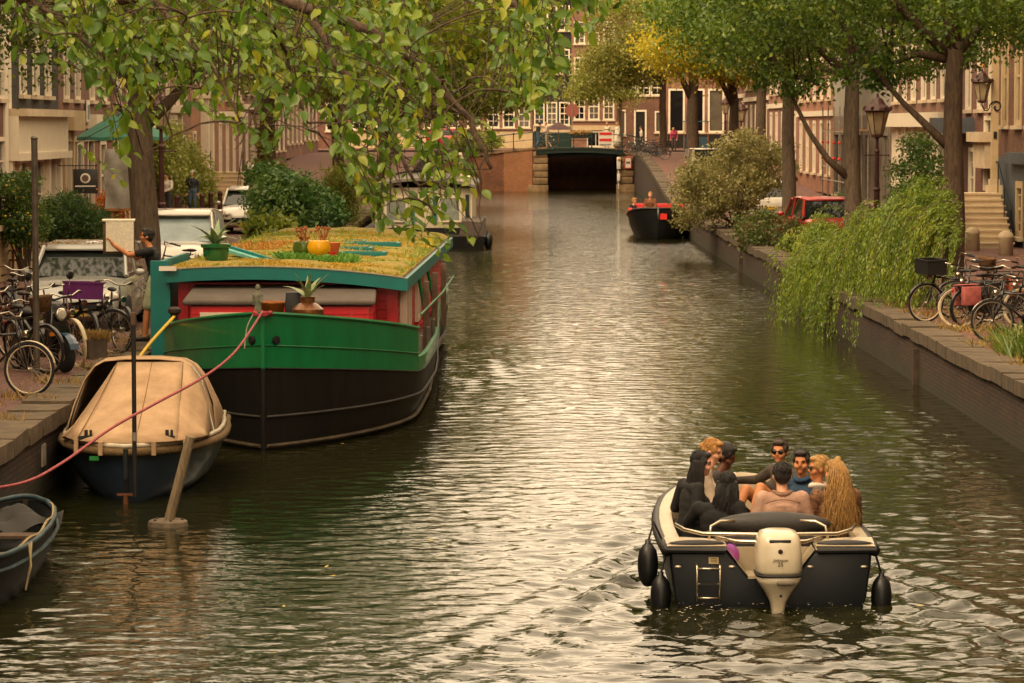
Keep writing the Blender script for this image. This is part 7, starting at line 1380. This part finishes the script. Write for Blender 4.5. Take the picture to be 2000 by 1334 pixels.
bush('bridge_shrub', 'small leafy shrub growing over the bridge wall at its left end', (-2.2, 205.6, 2.5), [((-2.3, 205.6, 3.3), (1.5, .6, .7), 70, 40, .25), ((-3.2, 205.5, 3.0), (.8, .5, .5), 30, 40, .2)], G_light, .22, .6)
bush('railing_flowers', 'orange and cream flowers in the railing planter', (4.55, 204.55, 3.8), [((4.55, 204.5, 3.92), (.75, .2, .1), 40, 30, .07)], leaf_mat('flower_mix', [(0, 'c9642a'), (.4, 'd8b07a'), (.7, '6a7a34'), (1, 'b03a2a')]), .1, .7, cat='flowers', ns=3)
bush('agave_clump', 'spiky variegated plant behind the man with the box', (-5.9, 53.5, .9), [((-5.9, 53.5, 1.35), (.25, .4, .4), 50, 20, .1)], leaf_mat('leaves_varieg', [(0, '7a8a4a'), (.5, 'c2b87a'), (1, '5a6a34')]), .35, .1, droop=-.7)
# willow-like shrub pouring over the right quay
def willow():
    base = Vector((8.0, 65, .88)); root = thing('weeping_shrub', 'yellow green weeping shrub pouring over the right quay into the water', 'shrub', base); B = np.array(base)
    ridge = [Vector(q) for q in ((7.35, 71.5, 2.0), (7.4, 69.5, 1.75), (7.5, 67.5, 1.6), (7.7, 65.5, 2.0), (8.1, 63, 2.6), (8.45, 61, 3.0), (8.5, 59, 2.4))]
    s = MB(); P = []; A = []
    for k in range(640):
        t = random.random() * (len(ridge) - 1); i = min(int(t), len(ridge) - 2); p = ridge[i].lerp(ridge[i + 1], t - i) + Vector((random.gauss(0, .2), random.gauss(0, .5), random.gauss(0, .13)))
        v = Vector((-random.uniform(.2, 1.0), random.uniform(-.9, .15), random.uniform(.0, .6))) * random.uniform(.5, 1.25); pts = [p.copy()]; q = p.copy(); end = .06 + 1.3 * random.random() ** 2.2
        for j in range(34):
            q = q + v * .13; v = v * .93 + Vector((0, 0, -.13)); pts.append(q.copy())
            if q.z < (end if q.x < 6.8 else max(end, 1.0)): break
        if k % 4 == 0: s.tube([x - base for x in pts], [.012 - .008 * j / len(pts) for j in range(len(pts))], 4, cap=False)
        for a, b in zip(pts[:-1], pts[1:]):
            d = (b - a).normalized()
            for _ in range(8): P.append(a.lerp(b, random.random()) + Vector((random.gauss(0, .035), random.gauss(0, .035), random.gauss(0, .03)))); A.append(d)
    for q in ridge: s.tube([(0, 0, 0), (q - base) * .5 + Vector((0, 0, .2)), q - base], [.07, .05, .03], 6)
    s.build('branches', bark, root); P = np.array(P) - B; V, F = leafquads(P, .085, .26, .35, along=np.array(A)); tag(npmesh('foliage', V, F, leaf_mat('leaves_willow', [(0, '46601e'), (.4, '688226'), (.8, '8f9c2e'), (1, 'b4a834')], .35), root), kind='stuff')
willow()
# weeds and straw along the quays
straw = leaf_mat('straw', [(0, '7a6a3a'), (.5, '9a7a44'), (1, '5a6a2c')], .2, .8)
flat = lambda z: (lambda x, y: z + 0 * x)
tufts(2600, (-6.6, -5.75), (36, 52), flat(.9), .09, .012, straw, None, 'quay_weeds', keep=lambda x, y: np.sin(y * 2.3) + np.sin(x * 7 + y * 5) > .6, lean=.7)
tufts(5000, (7.0, 8.3), (40, 64), flat(.9), .11, .014, straw, None, 'bank_weeds', keep=lambda x, y: (np.sin(y * 1.7) + np.sin(x * 6 + y * 3) > .5) & (x > 7.25), lean=.7)
tufts(3500, (7.2, 9.0), (42, 52), flat(.9), .3, .018, leaf_mat('bank_grass', [(0, '3f5a22'), (.5, '5f752c'), (1, '8a8a3a')], .3), None, 'bank_grass', keep=lambda x, y: ((x - 8.3) / .9) ** 2 + ((y - 46.5) / 3) ** 2 < 1, lean=.5)
tufts(700, (-.13, .13), (-.13, .13), flat(.26), .14, .006, straw, bpy.data.objects['planter_box'], 'dry_grass', lean=.6)
tufts(2200, (-13, -6.2), (36, 110), flat(.906), .012, .05, MATS['litter'], None, 'street_litter', lean=2); tufts(2200, (7, 14), (42, 115), flat(.906), .012, .05, MATS['litter'], None, 'street_litter', lean=2)
# a few leaves drifting on the water
tufts(90, (-3.5, 6.5), (22, 75), flat(.03), .004, .03, leaf_mat('drift', [(0, '8a6a2a'), (.5, 'b8a02e'), (1, '6a5a2a')], .1), None, 'drifting_leaves', lean=8)

# ------------------------------------------------------------------ foreground elm: branches reaching in from the left, close to the viewer
def leaf_one(L=.1, w=.058, bend=.25, mat=None, as_arrays=False):
    rows = []
    for i, (t, k) in enumerate(((0, .03), (.1, .5), (.28, .9), (.5, 1.0), (.72, .78), (.88, .36), (1.0, .0))):
        y = L * t; z = -bend * L * t * t; ww = w / 2 * k; tw = .012 * math.sin(t * 5 + bend * 9); rows.append([(-ww * .92 + tw * .4, y, z + ww * .42 + tw * .5), (tw * .4, y, z - ww * .08), (ww + tw * .4, y, z + ww * .3 - tw * .5)])
    return rows
FGM = leaf_mat('elm_leaf_near', [(0, '3a5818'), (.4, '587a22'), (.75, '82982c'), (.92, 'a6a42e'), (1, 'c8b02a')], .45, .36, 1.5, .3)
def fg_tree():
    random.seed(21)
    base = Vector((-9.0, 21, .88)); root = thing('overhanging_elm', 'near elm whose big leaved branches hang across the top of the view', 'tree', base)
    env = [(-60, 130), (0, 110), (60, 135), (90, 110), (130, 50), (165, 150), (200, 290), (240, 390), (290, 330), (340, 215), (400, 220), (450, 330), (490, 290), (560, 330), (620, 310), (700, 390), (760, 455), (820, 480), (880, 520), (930, 525), (955, 470), (980, 300), (1040, 240), (1090, 190), (1120, 130), (1160, 70), (1195, 30)]
    ex_, ey_ = [a for a, _ in env], [b for _, b in env]
    bx = [[(-420, -330, 20.5), (-150, -170, 20.3), (200, -90, 20.2), (500, -20, 20.1), (700, 50, 20), (830, 135, 20), (920, 240, 19.9), (960, 330, 19.8)], [(-420, -330, 20.5), (200, -260, 21), (700, -150, 21.5), (950, -40, 21.5), (1070, 70, 21.4), (1110, 160, 21.3)],
          [(600, 10, 20.1), (660, 130, 19.8), (735, 235, 19.6), (790, 320, 19.5), (850, 420, 19.4)], [(-150, -170, 20.3), (0, -60, 19.8), (90, 20, 19.6), (200, 110, 19.5), (240, 220, 19.4)], [(200, -90, 20.2), (330, 30, 19.3), (420, 140, 19), (470, 240, 18.9)], [(500, -20, 20.1), (560, 100, 20.8), (600, 240, 21)]]
    rad = [(.075, .012), (.07, .01), (.03, .007), (.03, .006), (.028, .006), (.025, .006)]
    t = MB(); t.tube([(0, 0, 0), (.1, 0, 2.5), (.5, -.1, 4.4)], [.42, .33, .3], 12); t.build('trunk', bark, root, smooth=True); l = MB(); BP = []
    for pl, (r0, r1) in zip(bx, rad):
        P = [W(a, b, y=c) for a, b, c in pl]; Q = []
        for i in range(len(P) - 1):
            for k in range(6): Q.append(P[i].lerp(P[i + 1], k / 6) + Vector((random.gauss(0, .008), random.gauss(0, .008), random.gauss(0, .008))))
        Q.append(P[-1]); BP += Q; n = len(Q); l.tube([q - base for q in Q], [r0 + (r1 - r0) * (i / (n - 1)) ** .8 for i in range(n)], 7)
    for k in range(70):   # side branches
        x = random.uniform(-40, 1120); e = float(np.interp(x, ex_, ey_)); tip = W(x, -40 + (e + 20) * random.random() ** .8, y=18.6 + 9 * random.random() ** 2)
        near = min(BP, key=lambda q: (q - tip).length + 1.2 * max(0, tip.z - q.z)); v = tip - near; Q = []
        for i in range(9):
            t_ = i / 8; Q.append(near + v * t_ + Vector((random.gauss(0, .012), random.gauss(0, .012), .16 * v.length * math.sin(3.14 * t_) * (1 - .4 * t_))))
        BP += Q[2:]; l.tube([q - base for q in Q], [.0085 - .006 * i / 8 for i in range(9)], 5, cap=False)
    l.tube([Vector((.5, -.1, 4.4)), (W(-420, -330, y=20.5) - base)], [.2, .09], 8)
    rows = leaf_one(); LV = np.array([p for r in rows for p in r]); nr = len(rows); LF = np.array([(i * 3 + j, i * 3 + j + 1, i * 3 + j + 4, i * 3 + j + 3) for i in range(nr - 1) for j in range(2)])
    meshes = []
    for L, w, bnd in ((.1, .058, .3), (.092, .05, .6), (.106, .064, .1)):
        rw = leaf_one(L, w, bnd); me = bpy.data.meshes.new('leaf'); me.from_pydata([p for r in rw for p in r], [], [tuple(f) for f in LF]); me.materials.append(FGM); me.polygons.foreach_set('use_smooth', [True] * len(me.polygons)); meshes.append(me)
    leaves = []
    for k in range(560):
        u = random.random(); x = random.uniform(-60, 1195) if k % 3 else random.choice((random.uniform(640, 950), random.uniform(160, 320)))
        e = float(np.interp(x, ex_, ey_)); y = -25 + (e + 25) * u ** .75
        d = 18.4 + 9.5 * random.random() ** 1.8
        if 830 < x < 1010 and y < 340 and random.random() < .65: continue
        if x < 165 and random.random() < .72: continue
        if 160 < x < 275 and 190 < y < 300 and random.random() < .8: continue
        if 840 < x < 1010 and 225 < y < 335 and random.random() < .7: continue
        if y > 300 and random.random() < .3: continue
        if 165 < x < 335 and y > 185 and random.random() < .72: continue
        if 420 < x < 700 and y > 230 and random.random() < .3: continue
        end = W(x, y, y=d); near = min(BP, key=lambda q: (q - end).length + .5 * max(0, end.z - q.z))
        ln = random.uniform(.3, .6); dirn = Vector((random.gauss(.25, .35), random.gauss(0, .3), -random.uniform(.3, 1.0))).normalized(); st_ = end - dirn * ln
        path = [near, near.lerp(st_, .5) + Vector((0, 0, .1)), st_, st_.lerp(end, .5) + Vector((0, 0, .03)), end]
        l.tube([q - base for q in path], [.004, .004, .0035, .003, .0015], 4, cap=False)
        m = max(5, int(ln / .05))
        for j in range(m):
            f = (j + .5) / m; p = st_.lerp(end, f) + Vector((0, 0, .03 * math.sin(3.14 * f))); sd = dirn.cross(Vector((0, 0, 1))).normalized() * (1 if j % 2 else -1)
            ax = (dirn * .45 + sd * random.uniform(.4, 1.1) + Vector((random.gauss(0, .4), random.gauss(0, .4), -random.uniform(-.15, .7)))).normalized()
            nz = Vector((random.gauss(0, .8), random.gauss(-.8, .8), 1)); xx = ax.cross(nz).normalized(); nn = xx.cross(ax).normalized()
            leaves.append((p, Matrix((xx, ax, nn)).transposed(), random.uniform(.5, 1.25)))
    l.build('branches', bark, root, smooth=True)
    def px(p): s = FPX / p.y; return 1000 + p.x * s, 245 - (p.z - CAMZ) * s
    infr = [i for i, (p, _, s) in enumerate(leaves) if 0 < px(p)[0] < 2000 and px(p)[1] > 0]; infr.sort(key=lambda i: leaves[i][0].y / leaves[i][2]); single = set(infr[:300])
    V = []; k = 0
    for i, (p, m, s) in enumerate(leaves):
        if i in single:
            o = link('leaf', meshes[i % 3], root); o.matrix_local = Matrix.Translation(p - base) @ (m.to_4x4() @ Matrix.Scale(s, 4))
        else: V.append((np.array(m) @ (LV * s).T).T + np.array(p - base))
    V = np.array(V); n, q = V.shape[0], V.shape[1]; F = (LF[None] + (np.arange(n) * q)[:, None, None]).reshape(-1, 4)
    tag(npmesh('crown', V.reshape(-1, 3), F, FGM, root, True), kind='stuff')
    # the part of the crown above and beside the picture, seen only in the water and as shade
    P, C = cloudpts([((-7.5, 21, 8.0), (3.4, 4, 1.9), 130, 60, .4), ((-4.0, 22, 7.2), (2.6, 3, .9), 70, 60, .35)]); Vv, Ff = leafquads(P - np.array(base), .12, .6, .5); tag(npmesh('upper_crown', Vv, Ff, FGM, root), kind='stuff')
fg_tree()
